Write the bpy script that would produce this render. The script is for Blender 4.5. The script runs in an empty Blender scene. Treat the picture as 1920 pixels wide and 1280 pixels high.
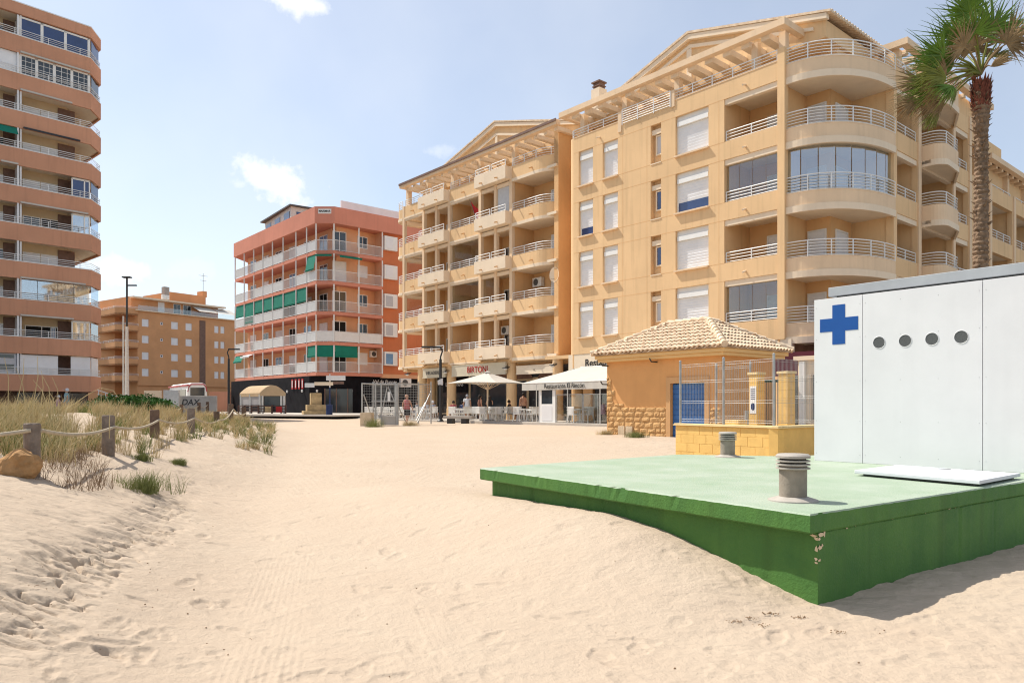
import bpy, math, random
import numpy as np
from math import sin, cos, pi, radians, sqrt, atan2
from mathutils import Vector, Matrix, noise as mnoise

random.seed(7)
SC = bpy.context.scene
COL = SC.collection

# ---------------------------------------------------------------- camera, sky, sun
F_PX, U0, VH, EYE = 1395.0, 960.0, 762.0, 1.6
cam_d = bpy.data.cameras.new("camera")
cam = bpy.data.objects.new("camera", cam_d); COL.objects.link(cam)
cam.location = (0, 0, EYE); cam.rotation_euler = (radians(90), 0, 0)
cam_d.sensor_width = 36; cam_d.lens = 36 * F_PX / 1920
cam_d.shift_y = (VH - 640) / 1920
cam_d.clip_end = 4000
SC.camera = cam

SUN_DIR = Vector((-0.86, 0.51, 0)).normalized()
SUN_EL = radians(53)
sv = Vector((SUN_DIR.x * cos(SUN_EL), SUN_DIR.y * cos(SUN_EL), sin(SUN_EL)))
sun_d = bpy.data.lights.new("sun", 'SUN'); sun_d.energy = 3.5; sun_d.angle = radians(0.5); sun_d.color = (1.0, 0.95, 0.86)
sun = bpy.data.objects.new("sun", sun_d); COL.objects.link(sun)
sun.rotation_euler = sv.to_track_quat('Z', 'Y').to_euler()

world = bpy.data.worlds.new("World"); SC.world = world; world.use_nodes = True
wn = world.node_tree; wn.nodes.clear()
def N(t, k, **kw):
    n = t.nodes.new(k)
    for a, b in kw.items(): setattr(n, a, b)
    return n
out = N(wn, 'ShaderNodeOutputWorld'); bg = N(wn, 'ShaderNodeBackground')
sky = N(wn, 'ShaderNodeTexSky', sky_type='NISHITA', sun_disc=False)
sky.sun_elevation = SUN_EL
sky.sun_rotation = atan2(SUN_DIR.x, SUN_DIR.y)
sky.air_density = 1.0; sky.dust_density = 0.9; sky.ozone_density = 1.2
bg.inputs['Strength'].default_value = 0.092
# thin veil and small cumulus clouds, placed by direction in the sky
tc = N(wn, 'ShaderNodeTexCoord')
def wmath(op, a, b=None, c=None):
    n = N(wn, 'ShaderNodeMath', operation=op)
    for i, v in enumerate((a, b, c)):
        if v is None: continue
        if isinstance(v, (int, float)): n.inputs[i].default_value = v
        else: wn.links.new(v, n.inputs[i])
    return n.outputs[0]
nz = N(wn, 'ShaderNodeTexNoise'); nz.inputs['Scale'].default_value = 13; nz.inputs['Detail'].default_value = 7; nz.inputs['Roughness'].default_value = .62
wn.links.new(tc.outputs['Generated'], nz.inputs['Vector'])
def cloud_blob(u, v, ru, rv, dens=1.0):
    d = Vector(((u - U0) / F_PX, 1, (VH - v) / F_PX)).normalized()
    right = Vector((d.y, -d.x, 0)).normalized(); up = right.cross(d)
    def dot(vec):
        n = N(wn, 'ShaderNodeVectorMath', operation='DOT_PRODUCT'); wn.links.new(tc.outputs['Generated'], n.inputs[0]); n.inputs[1].default_value = vec
        return n.outputs['Value']
    a = wmath('DIVIDE', dot(right), ru / F_PX); b = wmath('DIVIDE', dot(up), rv / F_PX)
    r = wmath('SQRT', wmath('ADD', wmath('MULTIPLY', a, a), wmath('MULTIPLY', b, b)))
    front = wmath('GREATER_THAN', dot(d), 0.2)
    m = wmath('SUBTRACT', 1.0, r)
    m = wmath('ADD', m, wmath('MULTIPLY', wmath('SUBTRACT', nz.outputs['Fac'], 0.5), 2.6))
    mr = N(wn, 'ShaderNodeMapRange', interpolation_type='SMOOTHSTEP'); wn.links.new(m, mr.inputs['Value'])
    mr.inputs['From Min'].default_value = 0.12; mr.inputs['From Max'].default_value = 0.95; mr.inputs['To Max'].default_value = dens
    return wmath('MULTIPLY', mr.outputs['Result'], front)
tot = None
for blob in [(515, 335, 150, 75, 1.0), (590, 12, 110, 38, .9), (225, 500, 110, 45, .75), (360, 505, 160, 50, .5), (820, 285, 60, 26, .5), (450, 345, 80, 30, .6), (700, 370, 150, 30, .35)]:
    o = cloud_blob(*blob); tot = o if tot is None else wmath('MAXIMUM', tot, o)
nz2 = N(wn, 'ShaderNodeTexNoise'); nz2.inputs['Scale'].default_value = 3.0; nz2.inputs['Detail'].default_value = 5; wn.links.new(tc.outputs['Generated'], nz2.inputs['Vector'])
mr2 = N(wn, 'ShaderNodeMapRange', interpolation_type='SMOOTHSTEP'); wn.links.new(nz2.outputs['Fac'], mr2.inputs['Value'])
mr2.inputs['From Min'].default_value = .35; mr2.inputs['From Max'].default_value = .75; mr2.inputs['To Min'].default_value = 0.26; mr2.inputs['To Max'].default_value = 0.42
tot = wmath('MAXIMUM', tot, mr2.outputs['Result'])
mx = N(wn, 'ShaderNodeMix', data_type='RGBA'); wn.links.new(tot, mx.inputs['Factor'])
wn.links.new(sky.outputs['Color'], mx.inputs['A']); mx.inputs['B'].default_value = (7.3, 7.35, 7.3, 1)
wn.links.new(mx.outputs['Result'], bg.inputs['Color']); wn.links.new(bg.outputs['Background'], out.inputs['Surface'])

SC.view_settings.view_transform = 'Standard'; SC.view_settings.look = 'None'
SC.view_settings.exposure = 0.8; SC.view_settings.gamma = 1.0; SC.view_settings.use_curve_mapping = False
SC.cycles.pixel_filter_type = 'BLACKMAN_HARRIS'; SC.cycles.filter_width = 1.15; SC.cycles.max_bounces = 6; SC.cycles.diffuse_bounces = 4; SC.cycles.glossy_bounces = 3; SC.cycles.transparent_max_bounces = 12

# ---------------------------------------------------------------- helpers
def tag(o, label=None, cat=None, group=None, kind=None):
    if label: o['label'] = label
    if cat: o['category'] = cat
    if group: o['group'] = group
    if kind: o['kind'] = kind
    return o
def thing(name, label, cat, loc=(0, 0, 0), rz=0.0, group=None):
    o = bpy.data.objects.new(name, None); COL.objects.link(o)
    o.location = loc; o.rotation_euler = (0, 0, rz); o.empty_display_size = .2
    return tag(o, label, cat, group)
def copy_tree(o, parent=None):
    c = o.copy(); COL.objects.link(c)
    if parent: c.parent = parent
    for ch in o.children: copy_tree(ch, c)
    return c
SPLIT = {'floor_slab', 'lintel', 'pillar', 'pilaster', 'column', 'terrace_column', 'drain_spout', 'rafter', 'glazing', 'parapet', 'pier', 'divider', 'shop_window', 'roof_unit', 'roller_blind', 'balcony_slab', 'render_joint_x', 'chimney_x', 'coping', 'terrace_rail', 'moulding', 'flaked_paint'}
class MB:
    "collects polygons; xf maps local points before they are stored"
    def __init__(s, xf=None): s.v = []; s.f = []; s.xf = xf; s.marks = []; s.lock = False
    def add(s, vs, fs):
        n = len(s.v)
        if not s.lock: s.marks.append((n, len(s.f)))
        if s.xf: vs = [s.xf(*p) for p in vs]
        s.v.extend([tuple(p) for p in vs]); s.f.extend([tuple(i + n for i in f) for f in fs]); return s
    def box(s, x0, x1, y0, y1, z0, z1):
        if x0 > x1: x0, x1 = x1, x0
        if y0 > y1: y0, y1 = y1, y0
        return s.add([(x0, y0, z0), (x1, y0, z0), (x1, y1, z0), (x0, y1, z0), (x0, y0, z1), (x1, y0, z1), (x1, y1, z1), (x0, y1, z1)],
              [(0, 3, 2, 1), (4, 5, 6, 7), (0, 1, 5, 4), (1, 2, 6, 5), (2, 3, 7, 6), (3, 0, 4, 7)])
    def cbox(s, c, sx, sy, sz): return s.box(c[0] - sx / 2, c[0] + sx / 2, c[1] - sy / 2, c[1] + sy / 2, c[2] - sz / 2, c[2] + sz / 2)
    def prism(s, poly, z0, z1):
        a = sum(poly[i][0] * poly[(i + 1) % len(poly)][1] - poly[(i + 1) % len(poly)][0] * poly[i][1] for i in range(len(poly)))
        if a < 0: poly = poly[::-1]
        n = len(poly); za = z0 if callable(z0) else (lambda x, y: z0); zb = z1 if callable(z1) else (lambda x, y: z1)
        return s.add([(x, y, za(x, y)) for x, y in poly] + [(x, y, zb(x, y)) for x, y in poly],
              [tuple(range(n))[::-1], tuple(range(n, 2 * n))] + [(i, (i + 1) % n, n + (i + 1) % n, n + i) for i in range(n)])
    def tube(s, pts, r, n=8, cap=True, r2=None):
        pts = [Vector(p) for p in pts]; m = len(pts); rings = []
        for i, p in enumerate(pts):
            d = (pts[min(i + 1, m - 1)] - pts[max(i - 1, 0)])
            if d.length < 1e-9: d = Vector((0, 0, 1))
            d.normalize(); a = Vector((0, 0, 1)) if abs(d.z) < .9 else Vector((1, 0, 0))
            e1 = d.cross(a).normalized(); e2 = d.cross(e1)
            rr = r[i] if isinstance(r, (list, tuple)) else (r if r2 is None else r + (r2 - r) * i / (m - 1))
            rings.append([p + e1 * rr * cos(2 * pi * k / n) + e2 * rr * sin(2 * pi * k / n) for k in range(n)])
        vs = [tuple(q) for g in rings for q in g]; fs = []
        for i in range(m - 1):
            for k in range(n): fs.append((i * n + k, i * n + (k + 1) % n, (i + 1) * n + (k + 1) % n, (i + 1) * n + k))
        if cap: fs += [tuple(range(n))[::-1], tuple(range((m - 1) * n, m * n))]
        return s.add(vs, fs)
    def lathe(s, c, prof, n=24):
        vs = []; fs = []
        for r, z in prof: vs += [(c[0] + r * cos(2 * pi * k / n), c[1] + r * sin(2 * pi * k / n), c[2] + z) for k in range(n)]
        for i in range(len(prof) - 1):
            for k in range(n): fs.append((i * n + k, i * n + (k + 1) % n, (i + 1) * n + (k + 1) % n, (i + 1) * n + k))
        fs += [tuple(range(n))[::-1], tuple(range((len(prof) - 1) * n, len(prof) * n))]
        return s.add(vs, fs)
    def quad(s, a, b, c, d): return s.add([a, b, c, d], [(0, 1, 2, 3)])
    def wall(s, x0, x1, z0, z1, y0, y1, holes=()):
        "slab in the xz plane from y0 (outer) to y1 (inner) with rectangular openings (xa, xb, za, zb)"
        if not s.lock: s.marks.append((len(s.v), len(s.f)))
        s.lock = True
        xs = sorted({x0, x1} | {h[0] for h in holes} | {h[1] for h in holes}); zs = sorted({z0, z1} | {h[2] for h in holes} | {h[3] for h in holes})
        xs = [x for x in xs if x0 <= x <= x1]; zs = [z for z in zs if z0 <= z <= z1]
        nx, nz_ = len(xs) - 1, len(zs) - 1
        def solid(i, j):
            if i < 0 or j < 0 or i >= nx or j >= nz_: return False
            cx, cz = (xs[i] + xs[i + 1]) / 2, (zs[j] + zs[j + 1]) / 2
            return not any(h[0] < cx < h[1] and h[2] < cz < h[3] for h in holes)
        for i in range(nx):
            for j in range(nz_):
                if not solid(i, j): continue
                a, b, c, d = xs[i], xs[i + 1], zs[j], zs[j + 1]
                s.quad((a, y0, c), (b, y0, c), (b, y0, d), (a, y0, d)); s.quad((b, y1, c), (a, y1, c), (a, y1, d), (b, y1, d))
                if not solid(i - 1, j): s.quad((a, y1, c), (a, y0, c), (a, y0, d), (a, y1, d))
                if not solid(i + 1, j): s.quad((b, y0, c), (b, y1, c), (b, y1, d), (b, y0, d))
                if not solid(i, j - 1): s.quad((a, y1, c), (b, y1, c), (b, y0, c), (a, y0, c))
                if not solid(i, j + 1): s.quad((a, y0, d), (b, y0, d), (b, y1, d), (a, y1, d))
        s.lock = False
        return s
    def ribbon(s, path, z0, z1, th, inward=1):
        "vertical strip of thickness th following a 2d path; offset to the left of travel when inward=1"
        n = len(path); off = []
        for i in range(n):
            a = Vector(path[max(i - 1, 0)]); b = Vector(path[min(i + 1, n - 1)]); p = Vector(path[i])
            d1 = (p - a).normalized() if i > 0 else (b - p).normalized(); d2 = (b - p).normalized() if i < n - 1 else (p - a).normalized()
            n1 = Vector((-d1.y, d1.x)); n2 = Vector((-d2.y, d2.x)); m = (n1 + n2); m = m.normalized() if m.length > 1e-6 else n1
            k = 1 / max(.5, m.dot(n1)); off.append(p + m * th * k * inward)
        f0 = z0 if callable(z0) else (lambda i: z0); f1 = z1 if callable(z1) else (lambda i: z1)
        vs = []; fs = []
        for i in range(n):
            p = path[i]; q = off[i]; vs += [(p[0], p[1], f0(i)), (q.x, q.y, f0(i)), (q.x, q.y, f1(i)), (p[0], p[1], f1(i))]
        for i in range(n - 1):
            a, b = i * 4, i * 4 + 4
            for k in range(4): fs.append((a + k, a + (k + 1) % 4, b + (k + 1) % 4, b + k))
        fs += [(0, 3, 2, 1), ((n - 1) * 4, (n - 1) * 4 + 1, (n - 1) * 4 + 2, (n - 1) * 4 + 3)]
        return s.add(vs, fs)
    def build(s, name, m, parent=None, smooth=False, bevel=0, fix=False, whole=False):
        if name in SPLIT and not whole and len(s.marks) > 1:
            mk = s.marks + [(len(s.v), len(s.f))]; o = None
            for (v0, f0), (v1, f1) in zip(mk, mk[1:]):
                q = MB(); q.v = s.v[v0:v1]; q.f = [tuple(i - v0 for i in f) for f in s.f[f0:f1]]; o = q.build(name, m, parent, smooth, bevel, fix, True)
            return o
        me = bpy.data.meshes.new(name); me.from_pydata(s.v, [], s.f); me.validate()
        if m: me.materials.append(M[m] if isinstance(m, str) else m)
        if smooth: me.shade_smooth(); me.set_sharp_from_angle(angle=radians(40))
        o = bpy.data.objects.new(name, me); COL.objects.link(o)
        if parent: o.parent = parent
        if bevel:
            b = o.modifiers.new('bevel', 'BEVEL'); b.width = bevel; b.segments = 2; b.limit_method = 'ANGLE'
        if fix:
            import bmesh
            bm = bmesh.new(); bm.from_mesh(me); bmesh.ops.recalc_face_normals(bm, faces=bm.faces); bm.to_mesh(me); bm.free()
        return o
def text(name, body, size, loc, rot, m, parent=None, extrude=.004, align='CENTER', shear=0, bold=0):
    c = bpy.data.curves.new(name, 'FONT'); c.body = body; c.size = size; c.extrude = extrude; c.align_x = align; c.align_y = 'CENTER'; c.shear = shear; c.offset = bold
    t = bpy.data.objects.new(name + '_curve', c); COL.objects.link(t)
    me = bpy.data.meshes.new_from_object(t.evaluated_get(bpy.context.evaluated_depsgraph_get())); bpy.data.objects.remove(t)
    me.materials.clear(); me.materials.append(M[m]); o = bpy.data.objects.new(name, me); COL.objects.link(o)
    o.location = loc; o.rotation_euler = rot
    if parent: o.parent = parent
    return o
def at(u, Y, z=None, v=None):
    X = (u - U0) / F_PX * Y
    return (X, Y, EYE + (VH - v) / F_PX * Y if z is None else z)

# ---------------------------------------------------------------- materials
M = {}
def mat(name, col, rough=.85, var=.1, scale=1.5, bump=0.0, bscale=60, spec=.3, metal=0, streak=0.0, coords='P', emit=None, col2=None, transm=0, patch=.0):
    m = bpy.data.materials.new(name); m.use_nodes = True; t = m.node_tree; b = t.nodes['Principled BSDF']
    b.inputs['Roughness'].default_value = rough; b.inputs['Metallic'].default_value = metal; b.inputs['Specular IOR Level'].default_value = spec
    if coords == 'P': src = N(t, 'ShaderNodeNewGeometry').outputs['Position']
    else: src = N(t, 'ShaderNodeTexCoord').outputs['Object']
    n1 = N(t, 'ShaderNodeTexNoise'); n1.inputs['Scale'].default_value = scale; n1.inputs['Detail'].default_value = 6; n1.inputs['Roughness'].default_value = .6; t.links.new(src, n1.inputs['Vector'])
    mx = N(t, 'ShaderNodeMix', data_type='RGBA')
    c2 = col2 or tuple(max(0, c * (1 - 2.2 * var)) for c in col)
    c1 = tuple(min(1, c * (1 + var * .6)) for c in col)
    mx.inputs['A'].default_value = (*c1, 1); mx.inputs['B'].default_value = (*c2, 1)
    r = N(t, 'ShaderNodeMapRange'); r.inputs['From Min'].default_value = .3; r.inputs['From Max'].default_value = .75; t.links.new(n1.outputs['Fac'], r.inputs['Value']); t.links.new(r.outputs['Result'], mx.inputs['Factor'])
    last = mx.outputs['Result']
    if streak:
        mp = N(t, 'ShaderNodeMapping'); mp.inputs['Scale'].default_value = (2.5, 2.5, .16); t.links.new(src, mp.inputs['Vector'])
        n2 = N(t, 'ShaderNodeTexNoise'); n2.inputs['Scale'].default_value = 1.6; n2.inputs['Detail'].default_value = 5; t.links.new(mp.outputs['Vector'], n2.inputs['Vector'])
        r2 = N(t, 'ShaderNodeMapRange'); r2.inputs['From Min'].default_value = .52; r2.inputs['From Max'].default_value = .8; r2.inputs['To Max'].default_value = streak; t.links.new(n2.outputs['Fac'], r2.inputs['Value'])
        m2 = N(t, 'ShaderNodeMix', data_type='RGBA'); m2.inputs['B'].default_value = (*[c * .45 for c in col], 1); t.links.new(last, m2.inputs['A']); t.links.new(r2.outputs['Result'], m2.inputs['Factor']); last = m2.outputs['Result']
    t.links.new(last, b.inputs['Base Color'])
    if bump:
        n3 = N(t, 'ShaderNodeTexNoise'); n3.inputs['Scale'].default_value = bscale; n3.inputs['Detail'].default_value = 4; t.links.new(src, n3.inputs['Vector'])
        bp = N(t, 'ShaderNodeBump'); bp.inputs['Strength'].default_value = bump; bp.inputs['Distance'].default_value = .02; t.links.new(n3.outputs['Fac'], bp.inputs['Height']); t.links.new(bp.outputs['Normal'], b.inputs['Normal'])
    M[name] = m; m.diffuse_color = (*col, 1)
    return m
def glass(name, tint, fac):
    "thin pane: part mirror, part clear"
    m = bpy.data.materials.new(name); m.use_nodes = True; t = m.node_tree; t.nodes.clear()
    o = N(t, 'ShaderNodeOutputMaterial'); g = N(t, 'ShaderNodeBsdfGlossy'); g.inputs['Roughness'].default_value = .03; g.inputs['Color'].default_value = (.9, .95, 1, 1)
    tr = N(t, 'ShaderNodeBsdfTransparent'); tr.inputs['Color'].default_value = (*tint, 1); mx = N(t, 'ShaderNodeMixShader'); mx.inputs['Fac'].default_value = fac
    t.links.new(tr.outputs[0], mx.inputs[1]); t.links.new(g.outputs[0], mx.inputs[2]); t.links.new(mx.outputs[0], o.inputs['Surface']); M[name] = m
mat('stucco_yellow', (.79, .535, .295), .9, .06, .35, .25, 55, .15, streak=.3)
mat('stucco_pale', (.81, .60, .40), .9, .06, .5, .2, 55, .15, streak=.2)
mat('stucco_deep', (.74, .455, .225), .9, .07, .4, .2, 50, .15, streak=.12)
mat('stucco_cream', (.82, .67, .50), .9, .05, .6, .15, 55, .15, streak=.12)
mat('soffit', (.80, .67, .51), .9, .05, 1, .1, 40, .1)
mat('salmon', (.64, .265, .185), .9, .07, .3, .15, 50, .15, streak=.18)
mat('salmon_pale', (.66, .33, .22), .9, .06, .3, .1, 50, .15, streak=.15)
mat('orange_wall', (.76, .43, .25), .9, .08, .5, .1, 50, .15, streak=.15)
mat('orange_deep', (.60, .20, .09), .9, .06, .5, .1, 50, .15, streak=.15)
mat('terracotta', (.60, .31, .195), .9, .08, .25, .2, 60, .15, streak=.25)
mat('tower_cream', (.62, .48, .31), .9, .06, .5, .1, 50, .15, streak=.1)
mat('dark_brown', (.09, .045, .035), .7, .15, 2)
mat('brown_tile', (.20, .115, .085), .6, .15, 3)
mat('white_paint', (.80, .79, .76), .5, .03, 2, 0, 50, .4)
mat('white_rail', (.78, .78, .77), .45, .04, 2, 0, 50, .4)
mat('shutter', (.78, .78, .79), .6, .04, 1.5)
mat('shutter_grey', (.50, .50, .52), .6, .05, 1.5)
mat('glass_dark', (.035, .045, .055), .08, .2, .8, spec=.8)
mat('glass_blue', (.03, .06, .17), .12, .15, .8, spec=.8)
mat('glass_sky', (.12, .26, .48), .12, .2, 1.2, spec=.8)
mat('dark_void', (.02, .018, .016), .9, .2, 1)
mat('black_wall', (.014, .013, .016), .85, .25, 1.2, spec=.1)
mat('black_metal', (.02, .02, .022), .4, .2, 4, spec=.5)
mat('galvanised', (.42, .42, .41), .45, .12, 6, metal=.6)
mat('steel_white', (.62, .60, .56), .5, .08, 5)
mat('grey_metal', (.40, .42, .44), .5, .08, 2)
mat('green_awning', (.01, .19, .13), .85, .1, 1.5)
mat('white_awning', (.52, .49, .44), .85, .04, 1.5)
mat('maroon', (.10, .018, .03), .85, .1, 2)
mat('concrete', (.47, .43, .38), .92, .12, 1.6, .4, 30, .2, streak=.2)
mat('concrete_grey', (.36, .34, .32), .92, .12, 1.2, .3, 30, .2, streak=.2)
mat('paving', (.50, .45, .39), .9, .08, .7, .2, 20)
mat('asphalt', (.09, .088, .085), .9, .15, .8, .2, 30)
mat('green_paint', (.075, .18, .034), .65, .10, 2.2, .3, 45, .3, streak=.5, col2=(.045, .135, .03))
mat('green_sunlit_faded', (.37, .42, .335), .6, .08, 1.6, .4, 60, .3, streak=.0, col2=(.27, .36, .24))  # faded paint, with the sun's paling of the top put into its colour
mat('yellow_block', (.76, .49, .165), .85, .07, 3, .3, 45, .15, streak=.1)
mat('yellow_coping', (.72, .56, .30), .85, .07, 3, .2, 45, .15)
mat('hut_orange', (.70, .37, .15), .9, .05, 1, .15, 50, .15, streak=.12)
mat('hut_cream', (.74, .50, .235), .9, .05, 1, .1, 50, .15)
mat('panel_white', (.73, .725, .73), .45, .03, 1.5, .03, 30, .4, streak=.07)
mat('cross_blue', (.002, .075, .31), .45, .05, 2, 0, 50, .4)
mat('hatch_white', (.62, .64, .66), .55, .05, 2, .05, 60)
mat('vent_grey', (.30, .25, .20), .75, .16, 6, .15, 60, streak=.25, coords='O')
mat('vent_cap', (.42, .38, .33), .6, .12, 8, coords='O')
mat('door_blue', (.045, .15, .40), .5, .12, 3, .1, 30)
mat('tile_roof', (.74, .60, .44), .9, .28, 5, .3, 40, .1, col2=(.50, .35, .23))
mat('wood_post', (.17, .115, .085), .9, .22, 8, .7, 45, .1, streak=.4)
mat('wood_grey', (.24, .19, .155), .9, .2, 8, .7, 45, .1, streak=.4)
mat('rope', (.52, .44, .33), .95, .12, 20, .6, 120, .05)
mat('rock', (.42, .24, .11), .95, .2, 6, .9, 14, .1)
mat('palm_bark', (.26, .175, .115), .95, .3, 9, 1.0, 18, .1)
mat('palm_fibre', (.22, .075, .05), .95, .3, 12, 1.0, 20, .1)
mat('leaf_green', (.125, .215, .018), .5, .25, 3, spec=.3, col2=(.045, .09, .01))
mat('leaf_yellow', (.20, .21, .035), .6, .2, 3, spec=.3)
mat('leaf_dead', (.33, .225, .12), .9, .25, 4, spec=.1)
mat('grass_green', (.22, .24, .08), .8, .2, 2, spec=.15)
mat('grass_dry', (.58, .46, .25), .9, .18, 2, spec=.1)
mat('grass_brown', (.26, .17, .10), .9, .2, 3, spec=.1)
mat('bush_green', (.05, .135, .02), .7, .3, 3, spec=.2)
mat('stone_block', (.52, .38, .21), .95, .2, 3, .8, 12, .1)
mat('stone_pale', (.62, .49, .34), .95, .12, 3, .5, 20, .1)
mat('red_paint', (.42, .03, .04), .4, .1, 2, spec=.5)
mat('red_sign', (.42, .012, .012), .5, .1, 6)
mat('sign_cream', (.60, .53, .40), .7, .04, 2)
mat('sign_grey', (.10, .10, .10), .7, .1, 6)
mat('sign_white', (.75, .74, .72), .6, .05, 4)
mat('navy', (.015, .03, .10), .5, .1, 3)
mat('skin', (.46, .25, .165), .6, .05, 4, spec=.3)
mat('hair', (.03, .02, .015), .8, .2, 10)
mat('cloth_black', (.015, .015, .018), .9, .1, 5)
mat('cloth_white', (.62, .62, .63), .9, .05, 5)
mat('cloth_red', (.42, .12, .12), .9, .1, 5)
mat('cloth_teal', (.22, .36, .40), .9, .1, 5)
mat('cloth_pink', (.50, .30, .36), .9, .1, 5)
mat('cloth_grey', (.30, .31, .34), .9, .1, 5)
mat('cloth_brown', (.20, .09, .06), .9, .1, 5)
mat('tent_beige', (.52, .37, .22), .85, .06, 2)
mat('plastic_clear', (.40, .38, .38), .3, .08, 1)
mat('car_paint', (.30, .36, .42), .3, .05, 2, spec=.6)
mat('tyre', (.02, .02, .02), .8, .1, 4)
mat('flower_orange', (.6, .2, .02), .6, .1, 4)
glass('pane', (.88, .9, .9), .10)
glass('pane_sky', (.70, .78, .84), .42)
# ---------------------------------------------------------------- ground
def smooth(t): t = np.clip(t, 0, 1); return t * t * (3 - 2 * t)
def h2(ix, iy, seed):
    n = (ix.astype(np.int64) * 374761393 + iy.astype(np.int64) * 668265263 + seed * 144665) & 0x7fffffff
    n = ((n ^ (n >> 13)) * 1274126177) & 0x7fffffff
    return ((n ^ (n >> 16)) & 0xffff) / 65535.0
def vnoise(x, y, s, seed=0):
    x = x / s; y = y / s; ix = np.floor(x); iy = np.floor(y); fx = x - ix; fy = y - iy
    fx = fx * fx * (3 - 2 * fx); fy = fy * fy * (3 - 2 * fy)
    a = h2(ix, iy, seed); b = h2(ix + 1, iy, seed); c = h2(ix, iy + 1, seed); d = h2(ix + 1, iy + 1, seed)
    return (a + (b - a) * fx) * (1 - fy) + (c + (d - c) * fx) * fy - .5
SLAB = [np.array((-.436, 10.14)), np.array((2.316, 5.78))]      # left side of the slab, far corner then near corner
EY = np.array([-30, 0, 4.3, 8.4, 11, 19, 26, 35, 45, 60, 400]); EX = np.array([-2, -2.2, -2.7, -3.75, -4.6, -6.3, -7.9, -11.5, -16, -24, -200])
def ground_base(x, y):
    x = np.asarray(x, float); y = np.asarray(y, float)
    ramp = .60 * smooth((y - 3.5) / 24) + .35 * smooth((y - 46) / 30)
    xe = np.interp(y, EY, EX); d = xe - x
    d = d + .35 * vnoise(x, y, 2.3, 5)
    dune = .86 + .14 * smooth((y - 6) / 10)
    near = smooth((y + 1) / 7)
    k = smooth((d + 1.1) / 3.3) * (1 - smooth((y - 40) / 14))
    h = ramp + (np.maximum(dune * (.55 + .45 * near), ramp) - ramp) * k
    h = h + .42 * smooth((d - 1.8) / 3.0) * smooth((y - 6) / 4) * (1 - smooth((y - 22) / 14))
    a, b = SLAB; ab = b - a; L2 = ab @ ab
    t = ((x - a[0]) * ab[0] + (y - a[1]) * ab[1]) / L2
    side = ((x - a[0]) * ab[1] - (y - a[1]) * ab[0]) / sqrt(L2)
    tgt = np.interp(t, [-.6, 0, .2, .509, .681, .8, .88, .94, 1.0, 1.15], [.34, .40, .44, .47, .40, .27, .18, .09, .02, .02])
    w = np.exp(-np.abs(side - .1) ** 2 / 1.3) * (1 - smooth((t - 1.0) / .35)) * smooth((t + .9) / .7)
    h = h * (1 - w) + tgt * w
    rs = np.exp(-((x - 4.2) ** 2 + (y - 6.0) ** 2) / 3.0)
    return h * (1 - .6 * rs) + .6 * rs * (.04 + .03 * (y - 5.5))
def gz(x, y): return float(ground_base(np.array([x]), np.array([y]))[0])

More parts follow.
